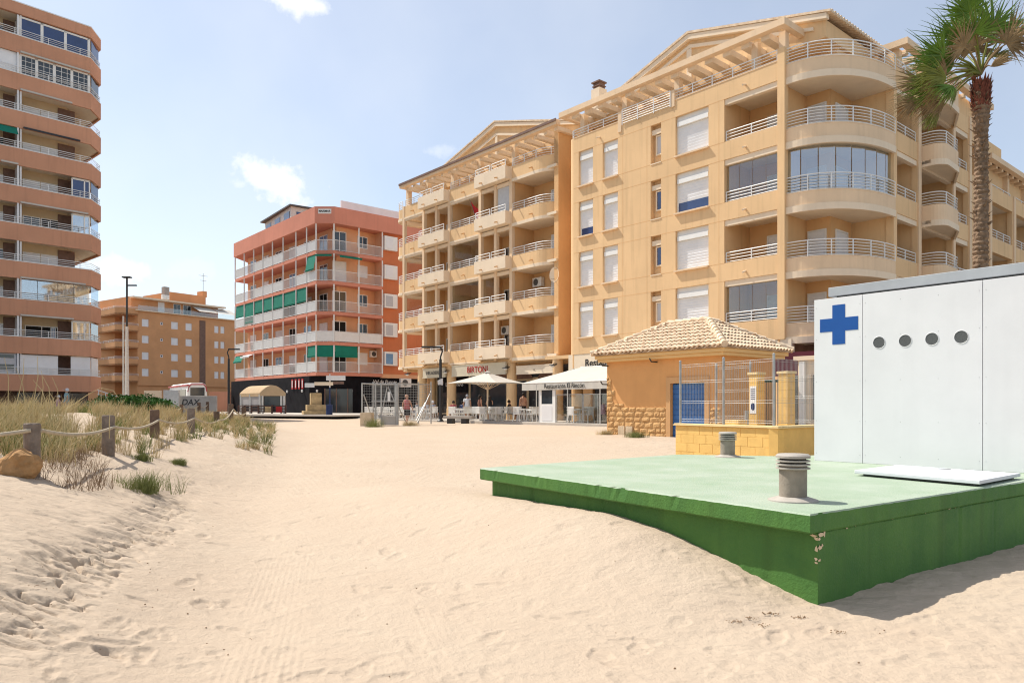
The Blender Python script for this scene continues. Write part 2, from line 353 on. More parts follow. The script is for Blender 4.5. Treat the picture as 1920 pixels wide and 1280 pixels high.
def make_sand():
    ys = list(np.arange(-24, 3, .3)); y = 3.0
    while y < 110: ys.append(y); y += max(.008, .0026 * y) if y < 13 else .0062 * y
    while y < 2500: ys.append(y); y *= 1.05
    ys = np.array(ys); ss = np.linspace(-1.15, 1.15, 900)
    wy = np.sqrt(np.maximum(ys, 0) ** 2 + 6.0); wy = np.where(ys < 0, np.sqrt(6.0) + .8 * (-ys), wy)
    X = wy[:, None] * ss[None, :]; Y = np.repeat(ys[:, None], 900, 1)
    Z = ground_base(X, Y)
    xe = np.interp(Y, EY, EX); d = xe - X
    dune = smooth((d + .3) / .8)                       # 1 on the loose sand left of the track
    fade = 1 - smooth((Y - 45) / 25)
    a, b = SLAB; ab = b - a; L = sqrt(ab @ ab); side = ((X - a[0]) * ab[1] - (Y - a[1]) * ab[0]) / L
    loose = np.maximum(dune, smooth((X - (.3 + .10 * Y)) / 1.2) * .8)      # right of the driven strip
    rough = .3 + .7 * loose
    Z += fade * rough * (.05 * vnoise(X, Y, 1.1, 1) + .022 * vnoise(X, Y, .42, 2) + .02 * vnoise(X + .4 * vnoise(X, Y, .5, 9), Y * 1.7, .19, 3))
    Z += fade * (.35 + loose) * .008 * vnoise(X, Y * 1.8, .07, 4)
    # wind ripples on the dune foot
    rip = np.sin((Y * 1.0 - X * .25) * 2 * pi / .16 + 5 * vnoise(X, Y, .9, 12) + 3 * vnoise(X, Y, .3, 13))
    Z += fade * dune * .0028 * rip * (Y < 16)
    # churned tyre rut
    c = xe - .25 + .12 * vnoise(X * 0, Y, 1.4, 21); q = (X - c)
    m = np.exp(-(q / .27) ** 4) * smooth((Y - 3.6) / 1) * (1 - smooth((Y - 9.5) / 3))
    lug = np.sin(Y * 2 * pi / .24 + 1.6 * np.abs(q) * 6 + 4 * vnoise(X, Y, .35, 22))
    gate = smooth(vnoise(X, Y, .32, 24) * 5 + 1.2); cr = vnoise(X + .25 * vnoise(X, Y, .3, 27), Y * 2.6, .16, 23)
    Z += m * (-.03 + .016 * np.sign(lug) * np.abs(lug) ** .4 - .075 * gate * smooth(1 - np.abs(cr) / .085) + .03 * gate * vnoise(X, Y * 2, .08, 25) + .02 * vnoise(X, Y, .2, 26))
    # second and third, shallower wheel lines on the strip (parallel grooves)
    for off, w0, amp in ((1.1, .30, .0035), (2.4, .28, .003), (3.3, .26, .003), (4.6, .3, .0035)):
        c2 = xe + off + .02 * Y; q2 = X - c2; m2 = np.exp(-(q2 / w0) ** 4) * (1 - smooth((Y - 16) / 8)) * smooth(vnoise(X, Y, 1.3, 31 + int(off * 3)) * 3 + .8)
        Z += m2 * amp * np.sin(q2 * 2 * pi / .05)
    # footprints
    rng = np.random.default_rng(11); n = 1500
    fy = 3.4 + 24 * rng.random(n) ** 1.5; fs = rng.random(n); fxe = np.interp(fy, EY, EX)
    fx = fxe - 1.2 + fs * (4.6 + fy * .72)
    for i in range(n):
        x0, y0 = fx[i], fy[i]; r0 = np.searchsorted(ys, y0 - .35); r1 = np.searchsorted(ys, y0 + .35)
        w = sqrt(y0 * y0 + 6); c0 = int((x0 / w - .4 / w + 1.15) / 2.3 * 899); c1 = int((x0 / w + .4 / w + 1.15) / 2.3 * 899) + 1
        c0 = max(c0, 0); c1 = min(c1, 900)
        if c0 >= c1: continue
        a_ = rng.normal(.25, .8); ca, sa = cos(a_), sin(a_)
        px = X[r0:r1, c0:c1] - x0; py = Y[r0:r1, c0:c1] - y0
        u_ = (px * ca + py * sa) / (.055 + .02 * rng.random()); v_ = (-px * sa + py * ca) / (.13 + .03 * rng.random())
        u_ = u_ / (1 - .18 * np.clip(v_, -1, 1)); r = np.sqrt(u_ ** 2 + v_ ** 2)
        dep = (.0022 + .009 * rng.random() ** 3.0) * (1 + .8 * (abs(x0 - fxe[i]) < .7))
        tilt = .6 * v_ + .3 * u_
        r = r + .7 * vnoise(X[r0:r1, c0:c1], Y[r0:r1, c0:c1], .07, 40 + i % 7)
        Z[r0:r1, c0:c1] += -dep * (1 - smooth((r - .7) / .5)) * (1 + .35 * np.clip(tilt, -1, 1)) + dep * .3 * np.exp(-((r - 1.25) / .25) ** 2)
    me = bpy.data.meshes.new('sand'); R, Cn = X.shape
    co = np.stack([X, Y, Z], -1).reshape(-1, 3).astype(np.float32)
    me.vertices.add(len(co)); me.vertices.foreach_set('co', co.ravel())
    i = np.arange(R * Cn).reshape(R, Cn); q = np.stack([i[:-1, :-1], i[:-1, 1:], i[1:, 1:], i[1:, :-1]], -1).reshape(-1, 4).astype(np.int32)
    me.loops.add(q.size); me.loops.foreach_set('vertex_index', q.ravel()); me.polygons.add(len(q))
    me.polygons.foreach_set('loop_start', np.arange(0, q.size, 4, dtype=np.int32)); me.polygons.foreach_set('loop_total', np.full(len(q), 4, np.int32))
    me.polygons.foreach_set('use_smooth', np.ones(len(q), bool)); me.update(calc_edges=True)
    m = bpy.data.materials.new('sand'); m.use_nodes = True; t = m.node_tree; b = t.nodes['Principled BSDF']; b.inputs['Roughness'].default_value = .95; b.inputs['Specular IOR Level'].default_value = .12
    g = N(t, 'ShaderNodeNewGeometry'); n1 = N(t, 'ShaderNodeTexNoise'); n1.inputs['Scale'].default_value = .6; n1.inputs['Detail'].default_value = 8; n1.inputs['Roughness'].default_value = .65; t.links.new(g.outputs['Position'], n1.inputs['Vector'])
    cr = N(t, 'ShaderNodeMapRange'); cr.inputs['From Min'].default_value = .3; cr.inputs['From Max'].default_value = .7; t.links.new(n1.outputs['Fac'], cr.inputs['Value'])
    mx = N(t, 'ShaderNodeMix', data_type='RGBA'); mx.inputs['A'].default_value = (.51, .41, .31, 1); mx.inputs['B'].default_value = (.48, .375, .28, 1); t.links.new(cr.outputs['Result'], mx.inputs['Factor'])
    n2 = N(t, 'ShaderNodeTexNoise'); n2.inputs['Scale'].default_value = 420; n2.inputs['Detail'].default_value = 2; t.links.new(g.outputs['Position'], n2.inputs['Vector'])
    mx2 = N(t, 'ShaderNodeMix', data_type='RGBA', blend_type='MULTIPLY'); mx2.inputs['Factor'].default_value = .35; t.links.new(mx.outputs['Result'], mx2.inputs['A'])
    cr2 = N(t, 'ShaderNodeMapRange'); cr2.inputs['From Min'].default_value = .3; cr2.inputs['From Max'].default_value = .7; cr2.inputs['To Min'].default_value = .6; cr2.inputs['To Max'].default_value = 1.25; t.links.new(n2.outputs['Fac'], cr2.inputs['Value'])
    t.links.new(cr2.outputs['Result'], mx2.inputs['B']); t.links.new(mx2.outputs['Result'], b.inputs['Base Color'])
    # bump: grains and small clods
    n3 = N(t, 'ShaderNodeTexNoise'); n3.inputs['Scale'].default_value = 16; n3.inputs['Detail'].default_value = 9; n3.inputs['Roughness'].default_value = .7; t.links.new(g.outputs['Position'], n3.inputs['Vector'])
    bp = N(t, 'ShaderNodeBump'); bp.inputs['Strength'].default_value = .7; bp.inputs['Distance'].default_value = .022; t.links.new(n3.outputs['Fac'], bp.inputs['Height'])
    n4 = N(t, 'ShaderNodeTexNoise'); n4.inputs['Scale'].default_value = 4.5; n4.inputs['Detail'].default_value = 7; n4.inputs['Roughness'].default_value = .68; t.links.new(g.outputs['Position'], n4.inputs['Vector'])
    bp2 = N(t, 'ShaderNodeBump'); bp2.inputs['Strength'].default_value = .45; bp2.inputs['Distance'].default_value = .07; t.links.new(n4.outputs['Fac'], bp2.inputs['Height']); t.links.new(bp.outputs['Normal'], bp2.inputs['Normal'])
    t.links.new(bp2.outputs['Normal'], b.inputs['Normal'])
    me.materials.append(m); o = bpy.data.objects.new('sand', me); COL.objects.link(o); tag(o, kind='structure')
make_sand()
# paved promenade far behind the beach, between the blocks
pv = MB(); pv.prism([(-75, 72), (-22, 58), (-13, 54.5), (-8, 60), (-4, 75), (0, 120), (-30, 190), (-120, 190)], .86, .985); pv.build('pavement', 'paving'); tag(bpy.data.objects['pavement'], kind='structure')
rd = MB(); rd.prism([(-120, 96), (-38, 90), (-20, 96), (-6, 130), (-30, 150), (-140, 150)], .9, .99); rd.build('road', 'asphalt'); tag(bpy.data.objects['road'], kind='structure')
# ---------------------------------------------------------------- yellow apartment blocks
E1 = (.652, -.758); E2 = (.758, .652); RZ = atan2(-.758, .652); PO = (11.2, 34.6)
def FW(x, y): return (PO[0] + E1[0] * x + E2[0] * y, PO[1] + E1[1] * x + E2[1] * y)
def xF(u, y=0.0):
    r = (u - U0) / F_PX; return (r * (PO[1] + E2[1] * y) - PO[0] - E2[0] * y) / (E1[0] - E1[1] * r)
BASE = [5.57 + 2.91 * k for k in range(5)]
def arc(cx, cy, rx, ry, a0, a1, n=10): return [(cx + rx * cos(radians(a0 + (a1 - a0) * i / n)), cy + ry * sin(radians(a0 + (a1 - a0) * i / n))) for i in range(n + 1)]
def resample(path, step):
    pts = [Vector(p) for p in path]; L = [0]
    for a, b in zip(pts, pts[1:]): L.append(L[-1] + (b - a).length)
    n = max(1, round(L[-1] / step)); res = []
    for i in range(n + 1):
        t = L[-1] * i / n; j = 0
        while j < len(L) - 2 and L[j + 1] < t: j += 1
        k = (t - L[j]) / max(1e-9, L[j + 1] - L[j]); res.append(pts[j].lerp(pts[j + 1], min(1, k)))
    return res
def railing(path, z, h, nb, parent, xf=None, step=1.15, r=.02, m='white_rail', name='railing', gap0=.06):
    mb = MB(xf)
    for i in range(nb):
        zz = z + gap0 + (h - gap0) * i / max(1, nb - 1)
        rr = r * 1.25 if i == nb - 1 else r * .8
        mb.tube([(p[0], p[1], zz) for p in path], rr, 6)
    for p in resample(path, step): mb.box(p.x - r, p.x + r, p.y - r, p.y + r, z - .02, z + h)
    return mb.build(name, m, parent)
def slat_shutter(x0, x1, y, z0, z1, parent, xf=None, m='shutter', step=.14, name='shutter'):
    mb = MB(xf); n = max(2, int((z1 - z0) / step))
    for i in range(n):
        a = z0 + (z1 - z0) * i / n; b = z0 + (z1 - z0) * (i + 1) / n
        mb.add([(x0, y, a), (x1, y, a), (x1, y - .018, b - .012), (x0, y - .018, b - .012), (x0, y, b), (x1, y, b)], [(0, 1, 2, 3), (3, 2, 5, 4)])
    return mb.build(name, m, parent)
def door(x0, x1, y, z0, z1, parent, xf=None, style='shut', name='balcony_door', fm='white_paint'):
    "framed opening on a wall at depth y (outer face), facing -y"
    f = MB(xf); w = .07
    f.box(x0, x0 + w, y - .05, y + .02, z0, z1); f.box(x1 - w, x1, y - .05, y + .02, z0, z1); f.box(x0 + w, x1 - w, y - .05, y + .02, z1 - w, z1); f.box(x0 + w, x1 - w, y - .045, y + .02, z0, z0 + w)
    mid = (x0 + x1) / 2
    if style != 'shut': f.box(mid - .03, mid + .03, y - .045, y + .02, z0 + w, z1 - w)
    fo = f.build(name, fm, parent)
    if style == 'shut': slat_shutter(x0 + w, x1 - w, y - .01, z0 + w, z1 - w, fo, xf)
    elif style == 'half':
        zs = z0 + (z1 - z0) * .45
        slat_shutter(x0 + w, x1 - w, y - .01, zs, z1 - w, fo, xf); g = MB(xf); g.box(x0 + w, x1 - w, y - .012, y + .0, z0 + w, zs); g.build('pane', 'glass_dark', fo)
    else:
        g = MB(xf); g.box(x0 + w, x1 - w, y - .012, y, z0 + w, z1 - w); g.build('pane', {'glass': 'glass_dark', 'blue': 'glass_sky', 'void': 'dark_void'}[style], fo)
    return fo
def window(x0, x1, yo, z0, z1, parent, drop=1.0, sill=True, thin=False):
    "deep-set shuttered window with a lintel box and a projecting sill"
    f = MB(); w = .07; y = yo + .2
    f.box(x0, x0 + w, y - .04, y + .06, z0 + .03, z1); f.box(x1 - w, x1, y - .04, y + .06, z0 + .03, z1)
    f.box(x0 + w, x1 - w, y - .14, y + .06, z1 - .52, z1 - .30); f.box(x0 + w, x1 - w, y - .035, y + .06, z1 - .30, z1); f.box(x0 + w, x1 - w, y - .04, y + .06, z0 + .03, z0 + .11)
    o = f.build('window', 'white_paint', parent)
    zt = z1 - .52; zs = zt - (zt - z0 - .11) * drop
    slat_shutter(x0 + w, x1 - w, y + .01, zs, zt, o)
    if drop < 1:
        g = MB(); g.box(x0 + w, x1 - w, y, y + .03, z0 + .11, zs); g.build('pane', 'glass_blue', o)
    if sill:
        s = MB(); s.box(x0 - .03, x1 + .03, yo - .13, yo + .2, z0 - .05, z0 + .028); s.build('sill', 'stucco_pale', o)
    return o

def build_F():
    O = thing('apartment_building', 'large yellow apartment block with curved corner balconies and roof pergola behind the tiled hut', 'apartment building', (*PO, .55), RZ)
    O.location.z = 0
    xl = -12.15; xr = 1.25
    c1 = (xF(1085), xF(1112)); c2 = (xF(1130), xF(1158.5)); c3 = (xF(1220), xF(1239.5)); c4 = (xF(1266.5), xF(1328.5)); cb = (xF(1358), xF(1458))
    holes = []
    for k in range(4):
        b = BASE[k]
        for c in (c1, c2, c3, c4): holes.append((c[0], c[1], b, b + 2.05))
        holes.append((cb[0], cb[1], b, b + 2.05))
    w = MB(); w.wall(xl + .5, xr, 4.63, 17.2, 0, .3, holes)
    w.ribbon([(xl, 3.0), (xl, .5)] + arc(xl + .5, .5, .5, .5, 180, 270, 8)[1:], 4.63, 17.2, .3)
    w.box(xl + .35, 2.6, 2.2, 26, .5, 16.4); w.box(xl + .35, 2.6, 2.9, 26, 16.4, 18.7)      # core
    for c in (c1, c2, c3, c4):                                                          # reveals' backs
        w.box(c[0] - .2, c[1] + .2, .31, .4, 4.7, 16.6)
    w.box(xl + .3, xr, .3, 2.2, 4.64, 4.9); w.box(cb[0] - .2, cb[0], .3, 2.2, 4.9, 16.4); w.box(1.25, 1.45, .3, 2.2, 4.9, 16.4)
    w.build('wall', 'stucco_yellow', O)
    # joint lines pressed into the render: slim strips in a deeper stucco colour
    j = MB()
    for k in range(4):
        for zz in (BASE[k], BASE[k] + 2.05): 
            for a, b in ((xl + .5, c1[0]), (c1[1], c2[0]), (c2[1], c3[0]), (c3[1], c4[0]), (c4[1], cb[0])): j.box(a, b, -.004, .01, zz - .012, zz + .012)
    for c in (c2[1] + .35, c3[0] - .25, cb[0] - .3): j.box(c - .01, c + .01, -.004, .01, 4.7, 16.4)
    j.build('render_joint', 'stucco_deep', O)
    fl = MB()
    for k in range(4): fl.box(cb[0], cb[1], .3, 2.2, BASE[k] - .86, BASE[k] - .7)
    fl.box(xl + .3, 2.6, .3, 2.9, 16.36, 16.5)
    fl.build('floor_slab', 'soffit', O)
    for k in range(4):
        b = BASE[k]
        window(*c1, 0, b, b + 2.05, O, .72 if k == 2 else 1.0); window(*c2, 0, b, b + 2.05, O)
        window(*c4, 0, b, b + 2.05, O, .68 if k == 2 else 1.0)
        # narrow stair windows
        f = MB(); x0, x1 = c3; f.box(x0, x1, .1, .28, b + 1.55, b + 1.8); f.box(x0 + .22, x0 + .28, .16, .3, b + .45, b + 1.5); f.box(x1 - .06, x1, .16, .3, b + .45, b + 1.5); f.box(x0 + .28, x1 - .06, .16, .3, b + 1.44, b + 1.5); f.box(x0 + .28, x1 - .06, .16, .3, b + .45, b + .52)
        f.box(x0, x1, -.03, .3, b - .03, b + .02)
        wo = f.build('window', 'stucco_cream', O); g = MB(); g.box(x0 + .28, x1 - .06, .2, .24, b + .52, b + 1.44); g.build('pane', 'glass_blue' if k in (1, 2) else 'shutter_grey', wo)
        # front loggia
        hb = MB(); hb.box(cb[0], cb[1], .05, .3, b + 1.78, b + 2.045); hb.build('lintel', 'stucco_cream', O)
        railing([(cb[0] + .05, .1), (cb[1] - .03, .1)], b, .5, 4, O)
        door(cb[0] + 1.0, cb[1] - .25, 2.17, b - .7, b + 1.45, O, None, 'shut')
        if k in (0, 2):
            g = MB(); n = 4
            for i in range(n):
                a = cb[0] + (cb[1] - cb[0]) * i / n; g.box(a + .01, a + (cb[1] - cb[0]) / n - .01, .2, .21, b, b + 1.78)
            g.build('glazing', 'pane', O)
        lm = MB(); lm.lathe((cb[1] - .9, 1.9, b + 1.75), [(.02, 0), (.13, -.02), (.15, -.12), (.02, -.16)], 10); lm.build('ceiling_lamp', 'white_paint', O)
    sp = MB()
    for k in range(5):
        for xx in ([cb[0] + 1.15] if k < 5 else []): sp.tube([(xx, .05, BASE[k] - .52), (xx + .02, -.28, BASE[k] - .62)], .045, 8)
    sp.tube([(c2[0] - .2, .05, 16.75), (c2[0] - .2, -.28, 16.65)], .045, 8)
    sp.build('drain_spout', 'stucco_cream', O)
    # terrace rails
    xa, xb, xc = xF(1160), xF(1168), xF(1258)
    railing([(xl + .05, 2.2), (xl + .05, .55)] + arc(xl + .55, .55, .5, .5, 180, 270, 6) + [(xa, .05)], 17.2, .5, 4, O)
    w2 = MB(); w2.ribbon([(xl, 3.0), (xl, .5)] + arc(xl + .5, .5, .5, .5, 180, 270, 8)[1:] + [(xl + .6, 0)], 17.2, 17.24, .22); w2.box(xl + .5, xr, -.02, .24, 17.2, 17.24); w2.build('coping', 'stucco_pale', O)
    railing([(xb, -.06), (xc, -.06)], 16.95, .8, 7, O); railing([(xc + .15, .05), (1.2, .05)], 17.24, .5, 4, O)
    cl = MB()
    for x in (xl + .9, xF(1164), xF(1262), xF(1408), 1.3): cl.box(x - .16, x + .16, .3, .62, 16.5, 18.62)
    cl.box(xF(1162) - .1, xF(1162) + .14, -.05, .25, 16.6, 17.7); cl.box(xF(1262) - .12, xF(1262) + .12, -.05, .25, 16.9, 17.75)
    cl.build('terrace_column', 'stucco_pale', O)
    pg = MB(); pg.box(xl - .45, 1.75, -.3, .05, 18.62, 18.92); pg.box(1.45, 1.75, .05, 6.0, 18.62, 18.92); pg.box(xl - .45, xl - .15, .05, 3, 18.62, 18.92)
    pb = pg.build('pergola', 'stucco_pale', O)
    x = xl + .3; rf = MB()
    while x < 1.4:
        rf.prism([(x, .05), (x + .42, .05), (x + .42, 2.9), (x, 2.9)], 18.42, 18.7); x += 1.02
    rf.build('rafter', 'stucco_cream', pb)
    # pediment and tiled roof
    poly = [(xl + .5, 18.93), (-4.56, 21.15), (2.76, 19.35), (2.76, 18.6), (xl + .5, 18.6)]
    def ext(mb, pts, y0, y1):
        n = len(pts); mb.add([(p[0], y0, p[1]) for p in pts] + [(p[0], y1, p[1]) for p in pts], [tuple(range(n)), tuple(range(n, 2 * n))[::-1]] + [(i, n + i, n + (i + 1) % n, (i + 1) % n) for i in range(n)])
    g = MB(); ext(g, poly, 1.5, 9); go = g.build('gable', 'stucco_yellow', O); go.location.z = -.36
    v = MB(); ext(v, [(xl + .2, 18.85), (-4.56, 21.13), (2.9, 19.3), (2.9, 19.55), (-4.56, 21.4), (xl + .2, 19.1)], 1.25, 1.499); ext(v, [(xl + 2, 18.95), (-4.56, 20.72), (2.2, 19.05), (2.2, 19.2), (-4.56, 20.9), (xl + 1.6, 18.95)], 1.4, 1.498); v.box(-4.75, -4.45, 1.42, 1.498, 19.0, 20.7)
    v.build('moulding', 'stucco_cream', go)
    r = MB(); ext(r, [(xl + .2, 19.12), (-4.56, 21.42), (3.1, 19.52), (3.1, 19.62), (-4.56, 21.54), (xl + .2, 19.24)], 1.2, 9.2)
    for i in range(28): r.tube([(3.1, 1.4 + i * .28, 19.57), (2.4, 1.4 + i * .28, 19.76)], .1, 6)
    r.build('roof', 'tile_roof', O).location.z = -.36
    ch = MB(); xc_ = xF(1116, 1.2); ch.box(xc_ - .32, xc_ + .32, 1.2, 1.85, 18.9, 20.3); ch.build('chimney', 'stucco_cream', O)
    cc = MB(); cc.box(xc_ - .24, xc_ + .24, 1.3, 1.78, 20.3, 20.66); cc.box(xc_ - .32, xc_ + .32, 1.2, 1.86, 20.66, 20.74); cc.box(xc_ - .29, xc_ + .29, 1.24, 1.83, 20.45, 20.5); cc.build('chimney_cap', 'brown_tile', bpy.data.objects[-1] if 0 else O)
    # round corner
    A_, B_ = 3.0, 4.25
    rp = []
    for i in range(25):
        t = pi / 2 * i / 24; ex = 2 / 2.25; rp.append((1.6 + A_ * sin(t) ** ex if t > 0 else 1.6, 4.37 - B_ * max(0, cos(t)) ** ex))
    rp[0] = (1.6, .12)
    poly = rp + [(4.6, 4.45), (2.6, 4.45), (2.6, 2.2), (1.45, 2.2), (1.45, .2)]
    for k in range(5):
        b = BASE[k]
        p = MB(); p.ribbon(rp, b - .98, b - .28, .16)
        po = p.build('corner_balcony', 'stucco_pale', O)
        t_ = MB(); outp = [(x + .05 * (x > 1.7), y - .05) for x, y in rp]; t_.ribbon(outp, b - 1.16, b - .86, .12); t_.build('moulding', 'stucco_cream', po)
        s_ = MB(); s_.prism(poly, b - 1.08, b - .93); s_.build('floor_slab', 'soffit', po)
        c_ = MB(); c_.ribbon([(x + .015, y - .015) for x, y in rp], b - .28, b - .245, .2); c_.build('coping', 'stucco_cream', po)
        railing([(x - .05, y + .05) for x, y in rp], b - .25, .72, 6, po, None, .95)
        if k < 4:
            door(1.55, 2.45, 2.17, b - .92, b + 1.3, O, None, 'shut'); xs = lambda x, y, z: (2.6 - y, 2.6 + x, z)
            door(.1, 1.3, -.05, b - .92, b + 1.3, O, lambda x, y, z: (2.6 - y, 2.5 + x, z), 'shut' if k else 'glass')
        if k == 2:
            g = MB(); q = resample([(x - .18, y + .18) for x, y in rp], .75)
            for a, c in zip(q, q[1:]): 
                d = (c - a) * .03; a2 = a + d; c2_ = c - d; g.quad((a2.x, a2.y, b - .25), (c2_.x, c2_.y, b - .25), (c2_.x, c2_.y, b + 1.74), (a2.x, a2.y, b + 1.74))
            g.build('glazing', 'pane_sky', O)
    pl = MB(); pl.box(1.25, 1.6, -.03, .3, 4.63, 17.75); pl.box(4.2, 4.55, 4.3, 4.65, 4.63, 17.75)
    pl.build('pillar', 'stucco_yellow', O)
    # right-hand facade, receding
    XS = lambda s, d, z: (4.5 - d, 4.37 + s, z)
    w = MB(XS); H = []
    for k in range(4):
        b = BASE[k]; H += [(.35, 2.75, b, b + 2.05), (3.2, 7.2, b, b + 2.05), (7.6, 9.6, b, b + 2.05)]
    w.wall(.28, 10, 4.63, 17.2, 0, .28, H)
    H2 = []
    for k in range(3):
        b = BASE[k]; H2 += [(13.4, 17.2, b, b + 2.05), (18.0, 22.0, b, b + 2.05)]
    w.wall(10, 30, 4.63, 14.3, .05, .33, H2)
    w.box(0, 9.9, 1.9, 2.0, 4.7, 16.4)
    for s in (0.0, 2.8, 7.25, 9.7): w.box(s, s + .28, .3, 1.9, 4.7, 16.4)
    for s in (13.1, 17.3, 22.2): w.box(s, s + .3, .35, 1.9, 4.7, 14.2)
    w.box(8.2, 12.9, .4, 6, 16.4, 18.6)
    w.build('side_wall', 'stucco_yellow', O)
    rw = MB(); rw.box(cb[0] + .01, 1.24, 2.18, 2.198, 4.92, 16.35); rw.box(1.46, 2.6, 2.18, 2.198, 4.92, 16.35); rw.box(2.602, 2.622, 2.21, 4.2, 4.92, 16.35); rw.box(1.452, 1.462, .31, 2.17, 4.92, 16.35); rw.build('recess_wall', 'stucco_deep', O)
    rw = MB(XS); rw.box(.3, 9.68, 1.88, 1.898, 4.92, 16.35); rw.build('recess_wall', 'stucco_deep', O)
    cw = MB(); cw.box(-2, 2.6, 14.3, 34, .6, 14.2); cw.build('rear_wall', 'stucco_yellow', O)
    pl = MB(XS)
    for s in (2.92, 7.4, 9.8): pl.box(s - .16, s + .16, -.06, -.002, 4.63, 17.3)
    for s in (13.2, 17.5, 22.3): pl.box(s - .16, s + .16, -.02, .045, 4.63, 14.4)
    pl.build('pilaster', 'stucco_pale', O)
    sl = MB(XS)
    for k in range(4):
        b = BASE[k]; sl.box(.3, 9.7, .28, 1.9, b - .86, b - .7)
        if k < 3: sl.box(10, 22.2, .33, 1.9, b - .86, b - .7)
    sl.box(0, 10, .28, 3, 16.37, 16.5); sl.box(10, 30, .33, 6, 13.45, 13.6); sl.build('floor_slab', 'soffit', O)
    for k in range(5):
        b = BASE[k]
        if k < 4 or True: railing([(.35, .1), (2.75, .1)], b, .5, 4, O, XS)
        pth = [(3.15, -.02)] + [(3.15, -.45)] + arc(3.75, -.45, .6, .55, 180, 270, 6) + [(5.4, -.9), (7.3, -.1)]
        p = MB(XS); p.ribbon(pth, b - .98, b - .1, -.12 if 0 else .12); po = p.build('curved_balcony', 'stucco_pale', O)
        s_ = MB(XS); s_.prism(pth + [(7.3, .28), (3.15, .28)], b - 1.0, b - .88); s_.build('floor_slab', 'soffit', po)
        t_ = MB(XS); t_.ribbon([(a, d - .04) for a, d in pth], b - 1.12, b - .84, .1); t_.build('moulding', 'stucco_cream', po)
        railing([(a, d + .05) for a, d in pth], b - .1, .6, 5, po, XS)
        if k < 4:
            railing([(7.65, .1), (9.55, .1)], b, .5, 4, O, XS)
            hb = MB(XS); hb.box(.35, 2.75, .04, .27, b + 1.8, b + 2.045); hb.box(3.2, 7.2, .04, .27, b + 1.8, b + 2.045); hb.box(7.6, 9.6, .04, .27, b + 1.8, b + 2.045); hb.build('lintel', 'stucco_cream', O)
            door(.9, 2.3, 1.87, b - .7, b + 1.4, O, XS, 'glass' if k % 2 else 'shut'); door(4.2, 6.2, 1.87, b - .7, b + 1.4, O, XS, 'glass' if k % 2 == 0 else 'shut'); door(7.9, 9.1, 1.87, b - .7, b + 1.4, O, XS, 'shut')
        if k < 4:
            railing([(13.5, .15), (17.1, .15)], b - (0 if k < 3 else .3), .5, 4, O, XS); railing([(18.1, .15), (21.9, .15)], b - (0 if k < 3 else .3), .5, 4, O, XS)
            if k < 3:
                door(14.2, 16.2, 1.9, b - .7, b + 1.4, O, XS, 'glass'); door(18.8, 20.8, 1.9, b - .7, b + 1.4, O, XS, 'shut')
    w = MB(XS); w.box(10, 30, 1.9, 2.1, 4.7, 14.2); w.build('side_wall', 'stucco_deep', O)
    pg = MB(XS); pg.box(1.2, 13.2, -.15, .2, 18.55, 18.85); pg.box(1.2, 1.5, .2, 4, 18.55, 18.85); pb = pg.build('pergola', 'stucco_pale', O)
    rf = MB(XS)
    for i in range(9): rf.box(1.9 + i * .95, 2.2 + i * .95, .2, 3, 18.4, 18.6)
    rf.build('rafter', 'stucco_cream', pb)
    cl = MB(XS)
    for s in (1.5, 4.2, 7.4): cl.box(s, s + .34, .35, .69, 16.5, 18.55)
    cl.build('terrace_column', 'stucco_pale', O)
    pg = MB(XS); pg.box(12.9, 30, -.15, .15, 15.75, 16.05); 
    for i in range(9): pg.box(13.6 + i * 1.0, 13.9 + i * 1.0, .15, 3, 15.6, 15.8)
    for s in (13.6, 17.4, 21): pg.box(s, s + .34, .35, .69, 13.6, 15.75)
    pg.build('pergola', 'stucco_pale', O)
    r = MB(); ext(r, [(-8, 18.2), (-2, 18.6), (4.0, 16.1), (4.4, 16.06), (4.4, 16.16), (-2, 18.75), (-8, 18.3)], 17.2, 34); r.build('roof', 'tile_roof', O)
    r = MB(); ext(r, [(-8, 14), (3.9, 14), (3.9, 16.1), (-2, 18.58), (-8, 18.2)], 17.5, 33.8); r.build('gable', 'stucco_yellow', O)
    ch = MB(); ch.box(2.0, 2.7, 20.0, 20.7, 16.6, 18.4); co = ch.build('chimney', 'stucco_cream', O); cc = MB(); cc.box(2.05, 2.65, 20.05, 20.65, 18.4, 18.85); cc.box(1.98, 2.72, 19.98, 20.72, 18.85, 18.92); cc.build('chimney_cap', 'brown_tile', co)
    # ground storey under the block
    g = MB(); g.box(xl + .35, 2.6, 2.15, 2.2, .6, 4.6); g.build('shop_wall', 'brown_tile', O)
    pz = MB()
    for x in (-11.7, -8.2, -4.4, -.6, 1.3): pz.lathe((x, .35, .5), [(.34, 0), (.34, 4.2)], 20)
    pz.build('column', 'stucco_deep', O)
    bl = MB(); bl.box(-12.1, 1.9, .02, .3, 3.6, 4.62); bl.build('sign_band', 'soffit', O)
    text('sign_letters', 'Restaurante', .6, (-9.3, -.0, 4.08), (radians(90), 0, 0), 'black_metal', O, .01, bold=.004)
    sw = MB(); sw.box(-11.8, 1.6, 2.02, 2.1, .7, 3.5); sw.build('shop_glass', 'glass_dark', O)
    mu = MB(); mu.box(-.4, 5.5, -1.6, -1.5, 2.9, 3.9); mu.box(1.9, 5.6, -.8, 4.3, 3.9, 3.95); mu.build('awning', 'maroon', O)
    return O
build_F()

